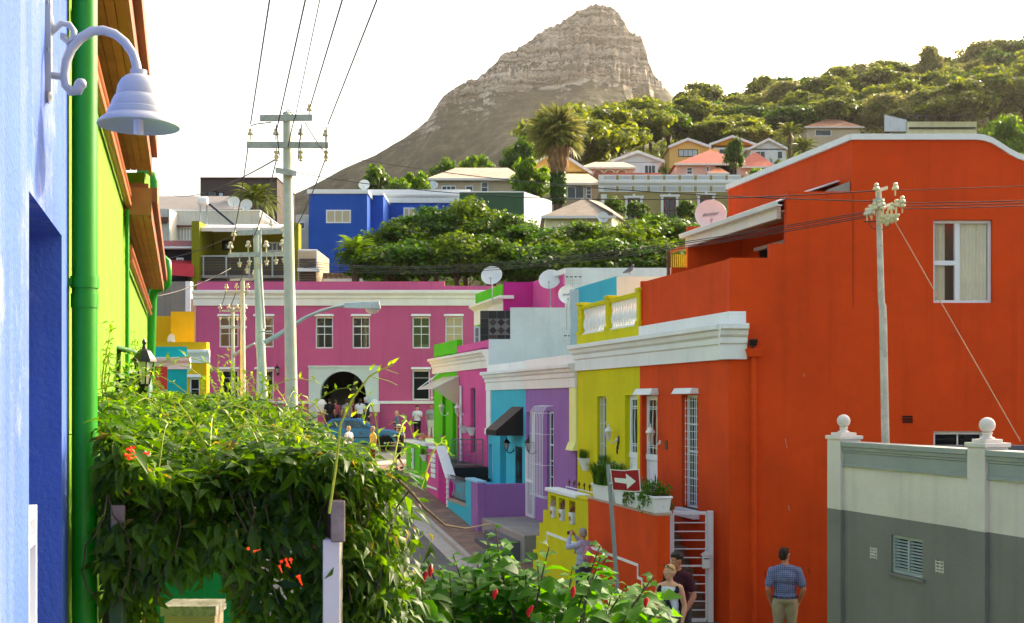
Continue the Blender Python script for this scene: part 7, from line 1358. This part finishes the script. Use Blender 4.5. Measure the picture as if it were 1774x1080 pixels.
def trumpets(par, p, n, s_, seed, nm='flower', m=None):
    rg = np.random.default_rng(seed)
    for i in range(n):
        d_ = Vector(rg.normal(size=3)+np.array([0, -.6, .3])).normalized(); b_ = Vector(p)+Vector(rg.normal(size=3)*s_*.5); MB().tube([b_, b_+d_*s_*.5, b_+d_*s_*.85, b_+d_*s_], [s_*.05, s_*.09, s_*.14, s_*.24], 7).build(nm, m or TRUMP, par, smooth=True)
trumpets(vine, P(232, 790, 4.72), 7, .034, 1); trumpets(vine, P(503, 980, 4.70), 5, .034, 2); trumpets(vine, P(430, 950, 4.70), 2, .03, 3); trumpets(vine, P(520, 1012, 4.68), 1, .045, 4)
# long young shoot rising into the sky line of the facade, and the arching stem to the right
q = MB(); q.tube([P(570, 890, 4.7), P(582, 810, 4.7), P(590, 735, 4.7), P(612, 690, 4.7), P(640, 652, 4.7), P(662, 640, 4.7), P(682, 633, 4.7)], [.006, .0055, .005, .0045, .004, .003, .002], 6); q.tube([P(640, 652, 4.7), P(672, 660, 4.7), P(688, 668, 4.7)], .002, 5); q.tube([P(668, 640, 4.7), P(690, 648, 4.7)], .0015, 5); q.build('long_shoot', SHOOT, vine, smooth=True)
q = MB(); q.tube([P(690, 832, 4.9), P(705, 845, 5), P(735, 880, 5.2), P(770, 910, 5.4), P(805, 916, 5.6), P(850, 908, 5.8)], [.007, .006, .006, .005, .004, .003], 6); q.build('arching_stem', WOODY, vine, smooth=True)
pts = [(640, 642), (655, 646), (628, 668), (604, 690), (612, 668), (672, 634), (680, 630), (598, 715), (608, 722)]; C = np.array([P(x, y, 4.69) for x, y in pts]); D = np.array([[.5, -.2, .7]]*len(pts))+rg.normal(size=(len(pts), 3))*.3; leaf_objs(vine, C, D, np.array([[0, -1, .4]]*len(pts)), np.full(len(pts), .035), leafmat('young_leaf', (84, 124, 14), (136, 160, 34), .5, oscale=5))
# things glimpsed beneath the pergola
tw = root('teal_screen', 'teal painted screen glimpsed under the vine', 'screen', P(350, 1060, 9)); MB().box(PX(262, 9), PX(420, 9), 9, 9.08, 0, PZ(962, 9)).build('panel', plaster('teal_screen_paint', (20, 130, 110)), tw)
pb_ = root('stone_planter', 'beige planter with granite coping under the vine', 'planter', P(340, 1080, 8)); MB().box(PX(285, 7.4), PX(372, 7.4), 7.4, 7.62, 0, PZ(1062, 7.4)).build('body', BEIGE, pb_); MB().box(PX(281, 7.4), PX(376, 7.4), 7.36, 7.64, PZ(1066, 7.4), PZ(1049, 7.4)).build('coping', mat('granite', (170, 166, 158), var=.4, vscale=40), pb_)
# ================================================================== hibiscus hedge (bottom middle)
L_HIB = leafmat('hibiscus_leaf', (26, 80, 8), (74, 128, 14), .5, rough=.55, oscale=2.5)
hib = root('hibiscus_bush', 'large-leaved green hibiscus bush with red buds at bottom centre', 'bush', (0, 6, 0)); rg = np.random.default_rng(91)
prx = [590, 640, 700, 760, 820, 868, 900, 935, 975, 1005, 1040, 1065, 1090, 1120, 1150, 1170]; pry = [1075, 1030, 990, 985, 950, 915, 950, 950, 985, 985, 945, 975, 1010, 1010, 995, 1050]
tips = [(868, 917, 6.0), (842, 935, 6.05), (952, 948, 5.8), (930, 962, 5.9), (1040, 946, 5.7), (1052, 956, 5.75), (1140, 1000, 5.6), (1132, 1010, 5.7), (775, 985, 6.1), (735, 975, 6.3), (690, 992, 6.2), (1090, 1015, 5.8), (1000, 990, 5.9), (905, 975, 6.0), (815, 960, 6.2)]
for i in range(28):
    x = rg.uniform(590, 790); tips.append((x, np.interp(x, prx, pry)+rg.uniform(-15, 70), rg.uniform(5.6, 6.4)))
for i in range(85):
    x = rg.uniform(600, 1160); tips.append((x, np.interp(x, prx, pry)+10+rg.uniform(0, 1)**.8*190, rg.uniform(5.5, 6.7)))
Cs, Ds, Us, Ss = [], [], [], []; q = MB()
for (x, y, d) in tips:
    p = P(x, y, d); b_ = Vector((PX(np.clip(x, 700, 1060)*.5+440, 6.1), d+.1, 2.3)); pts = [b_.lerp(p, t_)+Vector((.04*math.sin(3*t_+x), 0, .06*math.sin(3.1*t_))) for t_ in np.linspace(0, 1, 7)]; q.tube(pts, [.012, .011, .009, .008, .006, .005, .003], 5)
    nl = 11
    for j in range(nl):
        t_ = j/nl; c = pts[6].lerp(pts[4], t_**.9); a = j*2.4+x; el = .55-1.1*t_+rg.normal(0, .15)
        D = np.array([math.cos(a), math.sin(a)*.8-.15, el]); Cs.append(np.array(c)); Ds.append(D); Us.append(np.array([rg.normal(0, .25), rg.normal(-.25, .25), 1.])); Ss.append((.045+.085*min(1, t_*2.2+.15))*rg.uniform(.8, 1.15))
base = Vector((PX(870, 6.2), 6.25, 0))
for i in range(9): e = Vector((PX(700+45*i, 6.1), 6.2, 2.3)); q.tube([base+Vector((.03*i-.12, 0, -.05)), base.lerp(e, .5)+Vector((0, 0, .2)), e], [.028, .022, .013], 6)
q.build('branches', mat('hibiscus_bark', (84, 74, 52), rough=.9), hib, kind='stuff')
# inner fill
k = 1500; x = rg.uniform(590, 1165, k); y = np.interp(x, prx, pry)+30+rg.uniform(0, 1, k)*240; d = rg.uniform(5.8, 6.9, k); C = np.stack([(x-CX)*d/FPX, d, EYE-(y-HY)*d/FPX], 1); az = rg.uniform(0, 6.28, k); Df = np.stack([np.cos(az), np.sin(az)-.2, rg.normal(-.1, .4, k)], 1); Uf = np.stack([rg.normal(0, .4, k), rg.normal(-.3, .4, k), np.ones(k)], 1)
Ca = np.concatenate([np.array(Cs), C]); Da = np.concatenate([np.array(Ds), Df]); Ua = np.concatenate([np.array(Us), Uf]); Sa = np.concatenate([np.array(Ss), rg.uniform(.07, .12, k)])
ypx = HY-(Ca[:, 2]-EYE)*FPX/Ca[:, 1]; sc_ = (Sa/Ca[:, 1])*(ypx < 1085)*(np.arange(len(Sa)) < len(Cs)*1.0+0); big = np.argsort(-sc_)[:300]; rest = np.setdiff1d(np.arange(len(Sa)), big)
leaf_objs(hib, Ca[big], Da[big], Ua[big], Sa[big], L_HIB, .36, .25, True)
V, F = leaves(Ca[rest], Da[rest], Ua[rest], Sa[rest], .36, .1, .25); arr_mesh('foliage', V, F, L_HIB, hib, kind='stuff')
BUD = mat('hibiscus_red', (190, 14, 20), rough=.5, var=.2, vscale=20)
for (x, y, dx, dy) in ((992, 1028, 2, -12), (915, 1062, 8, -12), (856, 1030, 5, -8), (745, 992, 3, -14), (735, 1000, 4, -10), (1118, 1045, 3, -10)):
    MB().tube([P(x, y+8, 5.45), P(x, y, 5.45), P(x+dx*.5, y+dy*.5, 5.45), P(x+dx, y+dy, 5.45)], [.004, .011, .013, .004], 7).build('bud', BUD, hib, smooth=True)
# ================================================================== people
SKIN = mat('skin', (214, 160, 130), rough=.55, var=.06, vscale=8); SKIN2 = mat('skin_tanned', (190, 128, 98), rough=.55, var=.06, vscale=8)
def remesh(mb, vox, sm=4):
    o_ = mb.build('tmp', SKIN, None, org=(0, 0, 0), fix=True); md = o_.modifiers.new('r', 'REMESH'); md.mode = 'VOXEL'; md.voxel_size = vox; s_ = o_.modifiers.new('s', 'SMOOTH'); s_.iterations = sm; s_.factor = .5
    dg = bpy.context.evaluated_depsgraph_get(); me = bpy.data.meshes.new_from_object(o_.evaluated_get(dg)); bpy.data.objects.remove(o_); me.polygons.foreach_set('use_smooth', [True]*len(me.polygons)); return me
def cap_(q, a, b_, ra, rb, n=10):
    a, b_ = Vector(a), Vector(b_); q.tube([a, a.lerp(b_, .35), a.lerp(b_, .7), b_], [ra, ra*.95+rb*.05 if ra > rb else ra, ra*.3+rb*.7, rb], n); q.ball(a, ra, n); q.ball(b_, rb, n)
def person(label, loc, yaw, H=1.72, arms=None, legs=None, top=(200, 200, 200), bot=(40, 40, 44), hair=(60, 40, 28), hairlen=.0, skin=None, vox=.03, fingers=False, head=(0, 0), sleeve=.55, shorts=1.0, shoe=(50, 46, 44), lean=0., build=1., topmat=None, group='people in the street', hairstyle='short', skirt=False, neck=0., tank=False):
    """arms/legs: dict L,R -> (elbow, wrist) / (knee, ankle) in the figure's own frame (x to its left... faces -Y)"""
    o_ = root('person', label, 'person', (0, 0, 0), group); sk = skin or SKIN; W = build
    A = {'L': ((.25, .02, 1.13), (.27, -.06, .90)), 'R': ((-.25, .02, 1.13), (-.27, -.06, .90))}; A.update(arms or {})
    G = {'L': ((.10, -.01, .50), (.11, .02, .08)), 'R': ((-.10, -.01, .50), (-.11, .02, .08))}; G.update(legs or {})
    lx = lambda z: -lean*max(0, z-.95)
    def T(p): return Vector((p[0], p[1]+lx(p[2]), p[2]))
    # body: one continuous skin
    q = MB(); hc = T((0, -.02, 1.635)); hM = Matrix.Rotation(head[0], 3, 'Z') @ Matrix.Rotation(head[1], 3, 'X')
    hp = lambda v: hc+hM @ Vector(v)
    def hball(c, r_, sc): 
        k = 6; pr = [(max(1e-4, math.sin(math.pi*i/k)), -math.cos(math.pi*i/k)) for i in range(k+1)]; q.lathe(pr, hp(c), 12, 0, hM @ Matrix.Diagonal((r_*sc[0], r_*sc[1], r_*sc[2])))
    hball((0, .012, .012), .1, (.76, .94, 1.08)); hball((0, -.03, -.045), .07, (.78, .85, 1.0)); hball((0, -.048, -.085), .03, (1, .9, .7))
    q.tube([hp((0, -.085, .02)), hp((0, -.112, -.022)), hp((0, -.085, -.03))], [.008, .015, .01], 6)
    for s_ in (-1, 1): hball((s_*.077, .005, -.005), .03, (.35, .7, 1.1))
    cap_(q, T((0, .01, 1.44)), T((0, 0, 1.56)), .058, .05)
    q.ball(T((0, .0, 1.30)), 1, 12, 0, (.165*W, .11*W, .17)); q.ball(T((0, 0, 1.12)), 1, 12, 0, (.14*W, .1*W, .16)); q.ball(T((0, .005, .96)), 1, 12, 0, (.16*W, .115*W, .13))
    q.tube([T((.16, .01, 1.40)), T((0, .01, 1.44)), T((-.16, .01, 1.40))], [.06, .075, .06], 10)
    for s_, k in ((1, 'L'), (-1, 'R')):
        sh_ = T((s_*.185*min(W, 1.08), .01, 1.395)); e, w_ = T(A[k][0]), T(A[k][1]); cap_(q, sh_, e, .056, .042); cap_(q, e, w_, .043, .028)
        dr = (w_-e).normalized(); hnd = w_+dr*.05; sd_ = Vector((0, 1, 0)) if abs(dr.y) < .8 else Vector((0, 0, 1)); sd_ = (sd_-dr*sd_.dot(dr)).normalized(); pn = dr.cross(sd_)
        q.hexa([w_-sd_*.03-pn*.012, w_+sd_*.03-pn*.012, w_+sd_*.03+pn*.012, w_-sd_*.03+pn*.012, w_+dr*.085-sd_*.042-pn*.012, w_+dr*.085+sd_*.042-pn*.012, w_+dr*.085+sd_*.042+pn*.012, w_+dr*.085-sd_*.042+pn*.012])
        for i, l_ in enumerate((.065, .078, .072, .055)):
            b0 = w_+dr*.08+sd_*(.033-.022*i); m1 = b0+dr*l_*.55-pn*.006*s_; q.tube([b0, m1, m1+dr*l_*.35-pn*.022*s_], [.0095, .009, .0075], 6)
        b0 = w_+dr*.025+sd_*.036; q.tube([b0, b0+dr*.035+sd_*.022, b0+dr*.062+sd_*.02], [.012, .0105, .009], 6)
        hp_ = T((s_*.088, 0, .93)); kn, an = Vector(G[k][0]), Vector(G[k][1]); cap_(q, hp_, kn, .088*W, .058); cap_(q, kn, an, .058, .038); q.tube([an+Vector((0, .03, -.04)), an+Vector((0, -.08, -.05)), an+Vector((0, -.16, -.062))], [.036, .034, .02], 8)
    def add(nm, me, m):
        f_ = bpy.data.objects.new(nm, me); me.materials.clear(); me.materials.append(m); COL.objects.link(f_); f_.parent = o_; ORG[f_] = ORG[o_]; return f_
    add('body', remesh(q, vox*.55 if fingers else vox*.8, 3), sk)
    # shirt
    tm = topmat or mat('cloth_%d_%d_%d' % tuple(top), top, rough=.9, var=.14, vscale=7, bump=.4, bscale=16)
    q = MB(); g_ = .016
    q.ball(T((0, .0, 1.29)), 1, 14, 0, (.168*W+g_, .115*W+g_, .165)); q.ball(T((0, 0, 1.12)), 1, 14, 0, (.148*W+g_, .108*W+g_, .17)); q.ball(T((0, .005, 1.0)), 1, 14, 0, (.162*W+g_, .118*W+g_, .10))
    if not tank: q.tube([T((.165, .01, 1.40)), T((0, .012, 1.445)), T((-.165, .01, 1.40))], [.068, .08, .068], 10)
    else:
        for s_ in (-1, 1): q.tube([T((s_*.09, -.09, 1.34)), T((s_*.10, -.02, 1.44)), T((s_*.09, .08, 1.36))], .022, 6)
    if sleeve > 0:
        for s_, k in ((1, 'L'), (-1, 'R')):
            sh_ = T((s_*.185*min(W, 1.08), .01, 1.395)); e, w_ = T(A[k][0]), T(A[k][1])
            if sleeve <= 1: cap_(q, sh_, sh_.lerp(e, sleeve), .070, .068)
            else: cap_(q, sh_, e, .070, .056); cap_(q, e, e.lerp(w_, sleeve-1), .056, .042)
    add('shirt', remesh(q, vox*.75, 2), tm)
    bm_ = mat('cloth_%d_%d_%d' % tuple(bot), bot, rough=.9, var=.14, vscale=7, bump=.4, bscale=16)
    q = MB(); q.ball(T((0, .008, .95)), 1, 14, 0, (.168*W, .125*W, .11))
    if skirt: q.lathe([(.1, 1.0), (.17, .94), (.21, .6), (.22, .5), (.05, .5)], (0, 0, 0), 14)
    else:
        for s_, k in ((1, 'L'), (-1, 'R')):
            hp_ = T((s_*.09, 0, .92)); kn, an = Vector(G[k][0]), Vector(G[k][1])
            if shorts >= 1: cap_(q, hp_, kn, .102*W, .075); cap_(q, kn, an+Vector((0, 0, .02)), .075, .058)
            else: cap_(q, hp_, hp_.lerp(kn, shorts), .104*W, .09)
    add('skirt' if skirt else 'trousers', remesh(q, vox*.75, 2), bm_)
    for s_, k in ((1, 'L'), (-1, 'R')):
        an = Vector(G[k][1]); q = MB(); q.tube([an+Vector((0, .045, -.045)), an+Vector((0, -.05, -.04)), an+Vector((0, -.13, -.055)), an+Vector((0, -.175, -.06))], [.04, .046, .042, .025], 10); q.build('shoe', mat('shoe_%d_%d_%d' % tuple(shoe), shoe, rough=.7), o_, smooth=True)
    # hair
    hm = mat('hair_%d_%d_%d' % tuple(hair), hair, rough=.7, var=.3, vscale=30, bump=.6, bscale=60); q = MB(); rg = np.random.default_rng(abs(hash(label)) % 9999)
    def hb(c, r_, sc): k = 6; pr = [(max(1e-4, math.sin(math.pi*i/k)), -math.cos(math.pi*i/k)) for i in range(k+1)]; q.lathe(pr, hp(c), 12, 0, hM @ Matrix.Diagonal((r_*sc[0], r_*sc[1], r_*sc[2])))
    hb((0, .03, .045), .1, (.82, .92, .84)); hb((0, .055, .0), .09, (.86, .7, .9)); hb((0, -.022, .098), .062, (.95, .8, .4))
    if hairstyle == 'curly':
        for i in range(40):
            v = Vector(rg.normal(size=3)).normalized(); v.z = abs(v.z)*.9-.05; v.y = v.y*.9+.25; hb((v.x*.085, v.y*.085+.01, v.z*.1+.04), .026, (1, 1, 1))
    if hairlen: q.tube([hp((0, .085, .02)), hp((0, .10, -.06)), hp((0, .09, -.06-hairlen*.6)), hp((0, .085, -.06-hairlen))], [.05, .05, .04, .015], 8); hb((.05, .04, -.05), .05, (.8, 1, 1.3)); hb((-.05, .04, -.05), .05, (.8, 1, 1.3))
    add('hair', remesh(q, vox*.6, 2), hm)
    if fingers:
        for s_ in (-1, 1): MB().ball(hp((s_*.032, -.083, .012)), .011, 8).build('eye', mat('eye_white', (230, 228, 224), rough=.2), o_, smooth=True); MB().ball(hp((s_*.032, -.0915, .012)), .0055, 8).build('iris', mat('iris', (50, 36, 26), rough=.2), o_, smooth=True); MB().tube([hp((s_*.018, -.092, .034)), hp((s_*.046, -.086, .036))], .004, 5).build('eyebrow', hm, o_)
        MB().tube([hp((-.022, -.090, -.055)), hp((0, -.098, -.057)), hp((.022, -.090, -.055))], [.003, .006, .003], 6).build('mouth', mat('lips', (170, 84, 78), rough=.4), o_, smooth=True)
    s_ = H/1.755; o_.location = loc; o_.rotation_euler = (0, 0, yaw); o_.scale = (s_, s_, s_); return o_, hp, T
def part(par, mb, nm, m, smooth=True): return mb.build(nm, m, par, smooth=smooth)
def plaid():
    m = bpy.data.materials.new('plaid_cloth'); m.use_nodes = True; t = m.node_tree; L = t.links.new; b = t.nodes['Principled BSDF']; b.inputs['Roughness'].default_value = .9
    tc = N(t, 'ShaderNodeTexCoord'); sx = N(t, 'ShaderNodeSeparateXYZ'); L(tc.outputs['Object'], sx.inputs[0]); outs = []
    for ax, f_ in ((0, 210.), (2, 210.)):
        mu = N(t, 'ShaderNodeMath', operation='MULTIPLY'); mu.inputs[1].default_value = f_; L(sx.outputs[ax], mu.inputs[0]); si = N(t, 'ShaderNodeMath', operation='SINE'); L(mu.outputs[0], si.inputs[0]); gt_ = N(t, 'ShaderNodeMath', operation='GREATER_THAN'); gt_.inputs[1].default_value = .72; L(si.outputs[0], gt_.inputs[0]); outs.append(gt_)
    ad = N(t, 'ShaderNodeMath', operation='MAXIMUM'); L(outs[0].outputs[0], ad.inputs[0]); L(outs[1].outputs[0], ad.inputs[1])
    mx = N(t, 'ShaderNodeMix', data_type='RGBA'); mx.inputs[6].default_value = (*lin((70, 84, 128)), 1); mx.inputs[7].default_value = (*lin((140, 150, 180)), 1); L(ad.outputs[0], mx.inputs[0]); L(mx.outputs[2], b.inputs['Base Color'])
    n4 = N(t, 'ShaderNodeTexNoise'); n4.inputs['Scale'].default_value = 14; L(tc.outputs['Object'], n4.inputs['Vector']); bp = N(t, 'ShaderNodeBump'); bp.inputs['Strength'].default_value = .6; bp.inputs['Distance'].default_value = .03; L(n4.outputs['Fac'], bp.inputs['Height']); L(bp.outputs[0], b.inputs['Normal']); return m
# man in plaid shirt, back to us, hands in pockets
pm_, hp, T = person('man in blue plaid shirt and khaki trousers, seen from behind', (PX(1360, 18.2), 18.2, .0), R(176), 1.77, arms={'L': ((.275, .07, 1.12), (.225, -.03, .91)), 'R': ((-.275, .07, 1.12), (-.225, -.03, .91))}, top=(80, 90, 130), bot=(170, 158, 124), hair=(44, 32, 26), skin=SKIN2, vox=.022, fingers=True, head=(R(-42), 0), sleeve=.75, build=1.12, topmat=plaid(), hairstyle='short')
q = MB()
for s_ in (-1, 1): q.tube([hp((s_*.032+.024*math.cos(a), -.104, .012+.018*math.sin(a))) for a in np.linspace(0, 6.28, 14)], .0025, 5); q.tube([hp((s_*.056, -.10, .015)), hp((s_*.078, 0, .015))], .0025, 5)
part(pm_, q, 'glasses', BLACK); q = MB(); q.tube([T((.19*math.cos(a), .137*math.sin(a), 1.0)) for a in np.linspace(0, 6.28, 24)], .012, 6); part(pm_, q, 'belt', mat('leather', (50, 34, 24)))
q = MB(); q.tube([T((.07, .02, 1.475)), T((0, .07, 1.49)), T((-.07, .02, 1.475)), T((-.05, -.06, 1.44))], .016, 6); part(pm_, q, 'collar', MATS.get('cloth_80_90_130') or pm_.children[1].data.materials[0])
# couple at the gate
pw_, hp, T = person('woman in white tank top with dark cardigan knotted round her shoulders', (PX(1160, 17.1), 17.1, .0), R(-28), 1.66, arms={'L': ((.23, .05, 1.12), (.22, -.03, .88)), 'R': ((-.24, .04, 1.12), (-.2, -.06, .9))}, top=(214, 220, 232), bot=(88, 90, 92), hair=(196, 164, 112), skin=SKIN, vox=.022, fingers=True, head=(R(-25), R(6)), sleeve=0, build=.92, skirt=True, tank=True, shoe=(120, 90, 60)); CARD = mat('dark_knit', (34, 32, 40), rough=.95, var=.2, bump=.5, bscale=40)
q = MB(); q.tube([T((0, .09, 1.45)), T((.13, .03, 1.45)), T((.15, -.08, 1.36)), T((.05, -.145, 1.25))], [.035, .04, .035, .03], 8); q.tube([T((0, .09, 1.45)), T((-.13, .03, 1.45)), T((-.15, -.08, 1.36)), T((-.02, -.145, 1.25))], [.035, .04, .035, .03], 8); q.ball(T((.01, -.155, 1.24)), .04, 8); q.tube([T((.0, -.16, 1.23)), T((-.05, -.165, 1.12)), T((-.06, -.15, 1.04))], [.03, .035, .03], 8); q.tube([T((.02, -.16, 1.23)), T((.06, -.165, 1.13)), T((.07, -.15, 1.07))], [.03, .035, .03], 8); q.tube([T((.12, .1, 1.42)), T((.1, .13, 1.2)), T((.1, .12, 1.0))], [.07, .08, .05], 8); part(pw_, q, 'cardigan', CARD)
q = MB(); q.ball(hp((0, .10, -.005)), .045, 10); part(pw_, q, 'hair_bun', MATS['hair_196_164_112']); q = MB()
for s_ in (-1, 1): q.ball(hp((s_*.036, -.055, .118)), .02, 8, 0, (1, .5, .7)); q.tube([hp((s_*.06, -.06, .105)), hp((s_*.085, .03, .04))], .004, 5)
part(pw_, q, 'sunglasses', BLACK)
pc_, hp, T = person('man in maroon T-shirt with dark curly hair standing behind the woman', (PX(1178, 17.55), 17.55, .0), R(-40), 1.79, arms={'L': ((.27, -.03, 1.13), (.23, -.2, .93)), 'R': ((-.25, .0, 1.12), (-.2, -.2, .95))}, top=(62, 22, 36), bot=(60, 60, 66), hair=(40, 30, 26), skin=SKIN2, vox=.022, fingers=True, head=(R(-15), R(14)), sleeve=.62, lean=.12, hairstyle='curly')
# woman photographing
pk_, hp, T = person('grey-haired woman raising a camera, pale jacket and pink straps', (PX(1010, 21.9), 21.9, .12), R(-142), 1.55, arms={'L': ((.22, -.25, 1.33), (.07, -.34, 1.56)), 'R': ((-.22, -.25, 1.33), (-.07, -.34, 1.56))}, top=(168, 168, 196), bot=(70, 74, 96), hair=(150, 142, 134), skin=SKIN2, vox=.022, fingers=True, sleeve=1.9, shoe=(200, 200, 200))
q = MB(); q.box(-.06, .06, -.45, -.41, 1.575, 1.65); q.tube([(0, -.45, 1.612), (0, -.50, 1.612)], .025, 10); part(pk_, q, 'handheld_camera', BLACK, False)
q = MB()
for s_ in (-1, 1): q.tube([T((s_*.09, .13, 1.1)), T((s_*.1, .14, 1.3)), T((s_*.10, .05, 1.475)), T((s_*.11, -.10, 1.38)), T((s_*.12, -.13, 1.2))], .02, 6)
q.ball(T((0, .17, 1.22)), 1, 12, 0, (.12, .06, .17)); part(pk_, q, 'rucksack', mat('pink_strap', (200, 130, 150), rough=.8))
walk = {'L': ((.10, -.16, .52), (.11, -.12, .10)), 'R': ((-.10, .02, .50), (-.11, .24, .14))}
ph_, hp, T = person('man in straw hat and dark shorts walking up the pavement', (PX(691, 44.6), 44.6, gz(44.6)+.13), R(-70), 1.70, legs=walk, arms={'L': ((.24, -.05, 1.13), (.1, -.25, 1.1)), 'R': ((-.24, .08, 1.12), (-.2, -.12, 1.02))}, top=(40, 40, 46), bot=(56, 50, 48), hair=(90, 70, 50), vox=.03, shorts=.95)
STRAW = mat('straw', (226, 214, 176), rough=.9, var=.1); q = MB(); q.lathe([(.17, 0), (.17, .012), (.1, .02), (.098, .1), (.06, .125), (.001, .12)], hp((0, .01, .075)), 18); part(ph_, q, 'hat', STRAW); q = MB(); q.ball(T((0, .18, 1.25)), 1, 10, 0, (.14, .08, .2)); part(ph_, q, 'shoulder_bag', mat('olive_bag', (150, 130, 76)))
q = MB(); q.lathe([(.103, .02), (.104, .055)], hp((0, .01, .075)), 18); part(ph_, q, 'hat_band', BLACK)
person('woman in white T-shirt and black trousers against the magenta wall', (PX(723, 55.9), 55.9, 2.2), R(10), 1.62, arms={'L': ((.22, -.05, 1.15), (.05, -.2, 1.25)), 'R': ((-.25, .05, 1.13), (-.18, .12, .98))}, top=(226, 228, 236), bot=(20, 20, 24), hair=(34, 24, 22), vox=.03, shoe=(220, 220, 220), hairstyle='curly')
person('man in grey T-shirt and pale trousers beside the green house corner', (PX(747, 55.8), 55.8, 2.2), R(14), 1.68, top=(140, 146, 146), bot=(214, 208, 196), hair=(70, 50, 40), skin=SKIN2, vox=.03, build=1.15)
p_, hp, T = person('blonde woman in sunglasses holding a red bag, facing left', (PX(687, 54.6), 54.6, 2.0), R(-80), 1.58, arms={'L': ((.22, -.12, 1.15), (.02, -.22, 1.18)), 'R': ((-.2, -.1, 1.12), (-.15, -.34, 1.05))}, top=(92, 116, 136), bot=(18, 18, 20), hair=(204, 176, 120), vox=.03)
q = MB(); q.hexa([T((.02, -.2, 1.05)), T((.14, -.16, 1.05)), T((.14, -.12, 1.05)), T((.02, -.16, 1.05)), T((.02, -.2, 1.25)), T((.14, -.16, 1.25)), T((.14, -.12, 1.25)), T((.02, -.16, 1.25))]); part(p_, q, 'red_bag', mat('red_bag', (150, 20, 40)), False); q = MB(); q.tube([hp((-.07, -.06, .015)), hp((0, -.095, .012)), hp((.07, -.06, .015))], .014, 6); part(p_, q, 'sunglasses', BLACK)
MB().box(-9.9, -6.5, 55.9, 56.94, 2.19, 2.46).build('entrance_step', CONC, mbd, bevel=.02)
for (x, d, H, lb, tp, bt, hr, yw, kw) in ((571, 56.2, 1.72, 'person in black top at the left of the arch crowd', (24, 24, 28), (40, 40, 60), (40, 30, 26), 190, {}), (581, 56.6, 1.66, 'person in red top half hidden at the left of the arch', (190, 90, 100), (40, 40, 44), (90, 60, 40), 170, {}), (601, 55.98, 1.68, 'broad person in grey T-shirt with back turned before the arch', (132, 132, 130), (120, 124, 140), (60, 44, 34), 175, dict(build=1.25)), (612, 56.5, 1.62, 'person in maroon top in the middle of the arch crowd', (120, 30, 40), (50, 30, 40), (150, 110, 70), 185, {}), (624, 56.1, 1.72, 'woman in white top with dark ponytail before the arch', (214, 222, 236), (60, 60, 66), (60, 40, 30), 178, dict(hairlen=.25)), (633, 56.7, 1.76, 'man in white cap and navy top at the right of the arch', (44, 52, 84), (60, 60, 66), (220, 220, 220), 170, {})):
    person(lb, (PX(x, d), d, 2.46), R(yw), H, top=tp, bot=bt, hair=hr, vox=.034, group='crowd at the arched entrance', **kw)
person('long-haired person in white behind the car roof', (PX(623, 54.9), 54.9, 2.03), R(185), 1.42, top=(220, 214, 214), bot=(60, 60, 70), hair=(70, 48, 36), hairlen=.3, vox=.034, group='crowd at the arched entrance'); person('stooping person in dark top behind the car roof', (PX(633, 54.6), 54.6, 2.0), R(120), 1.5, top=(40, 40, 46), bot=(60, 60, 70), hair=(30, 26, 24), vox=.034, group='crowd at the arched entrance', lean=.35)
person('grey-haired man in yellow shirt in the road beyond the vine', (PX(646, 46.2), 46.2, gz(46.2)+.01), R(-60), 1.66, top=(222, 190, 90), bot=(110, 40, 44), hair=(190, 170, 130), skin=SKIN2, vox=.034); person('fair-haired person in pale clothes left of the yellow shirt', (PX(604, 46.8), 46.8, gz(46.8)+.01), R(-120), 1.62, top=(206, 200, 206), bot=(80, 80, 90), hair=(206, 176, 120), vox=.034)
# motorcycle mirror / saddle tip beside the plaid man
sc_ = root('scooter', 'black scooter saddle just showing below the plaid man', 'scooter', (PX(1340, 17.6), 17.6, 0)); xs0 = PX(1340, 17.6)
q = MB(); q.tube([(xs0-.16, 17.6, .62), (xs0-.06, 17.6, .64), (xs0+.2, 17.62, .60), (xs0+.5, 17.65, .57), (xs0+.62, 17.66, .52)], [.03, .05, .07, .07, .04], 10); q.build('saddle', mat('vinyl', (20, 20, 24), rough=.4), sc_, smooth=True)
q = MB(); q.tube([(xs0-.3, 17.6, .35), (xs0+.1, 17.6, .42), (xs0+.6, 17.65, .42)], [.10, .13, .11], 10); q.build('frame', mat('scooter_red', (60, 20, 24), rough=.3), sc_, smooth=True)
for xx in (-.55, .6): MB().lathe([(.1, -.04), (.2, -.045), (.24, 0), (.2, .045), (.1, .04)], (xs0+xx, 17.62, .24), 18, 0, Matrix.Rotation(R(90), 3, 'X')).build('wheel', RUB, sc_, smooth=True)
# ================================================================== hazy evening air
HZ = bpy.data.materials.new('haze_air'); HZ.use_nodes = True; t = HZ.node_tree; t.nodes.remove(t.nodes['Principled BSDF']); pv_ = N(t, 'ShaderNodeVolumePrincipled'); pv_.inputs['Density'].default_value = .00006; pv_.inputs['Color'].default_value = (1, .96, .88, 1); pv_.inputs['Anisotropy'].default_value = .62; t.links.new(pv_.outputs[0], t.nodes['Material Output'].inputs['Volume'])
hz = MB().box(-2400, 2400, -70, 1950, -8, 440).build('haze', HZ, None, org=(0, 0, 0)); hz['kind'] = 'stuff'; hz['label'] = 'warm hazy air over the hillside and mountain'; hz['category'] = 'haze'
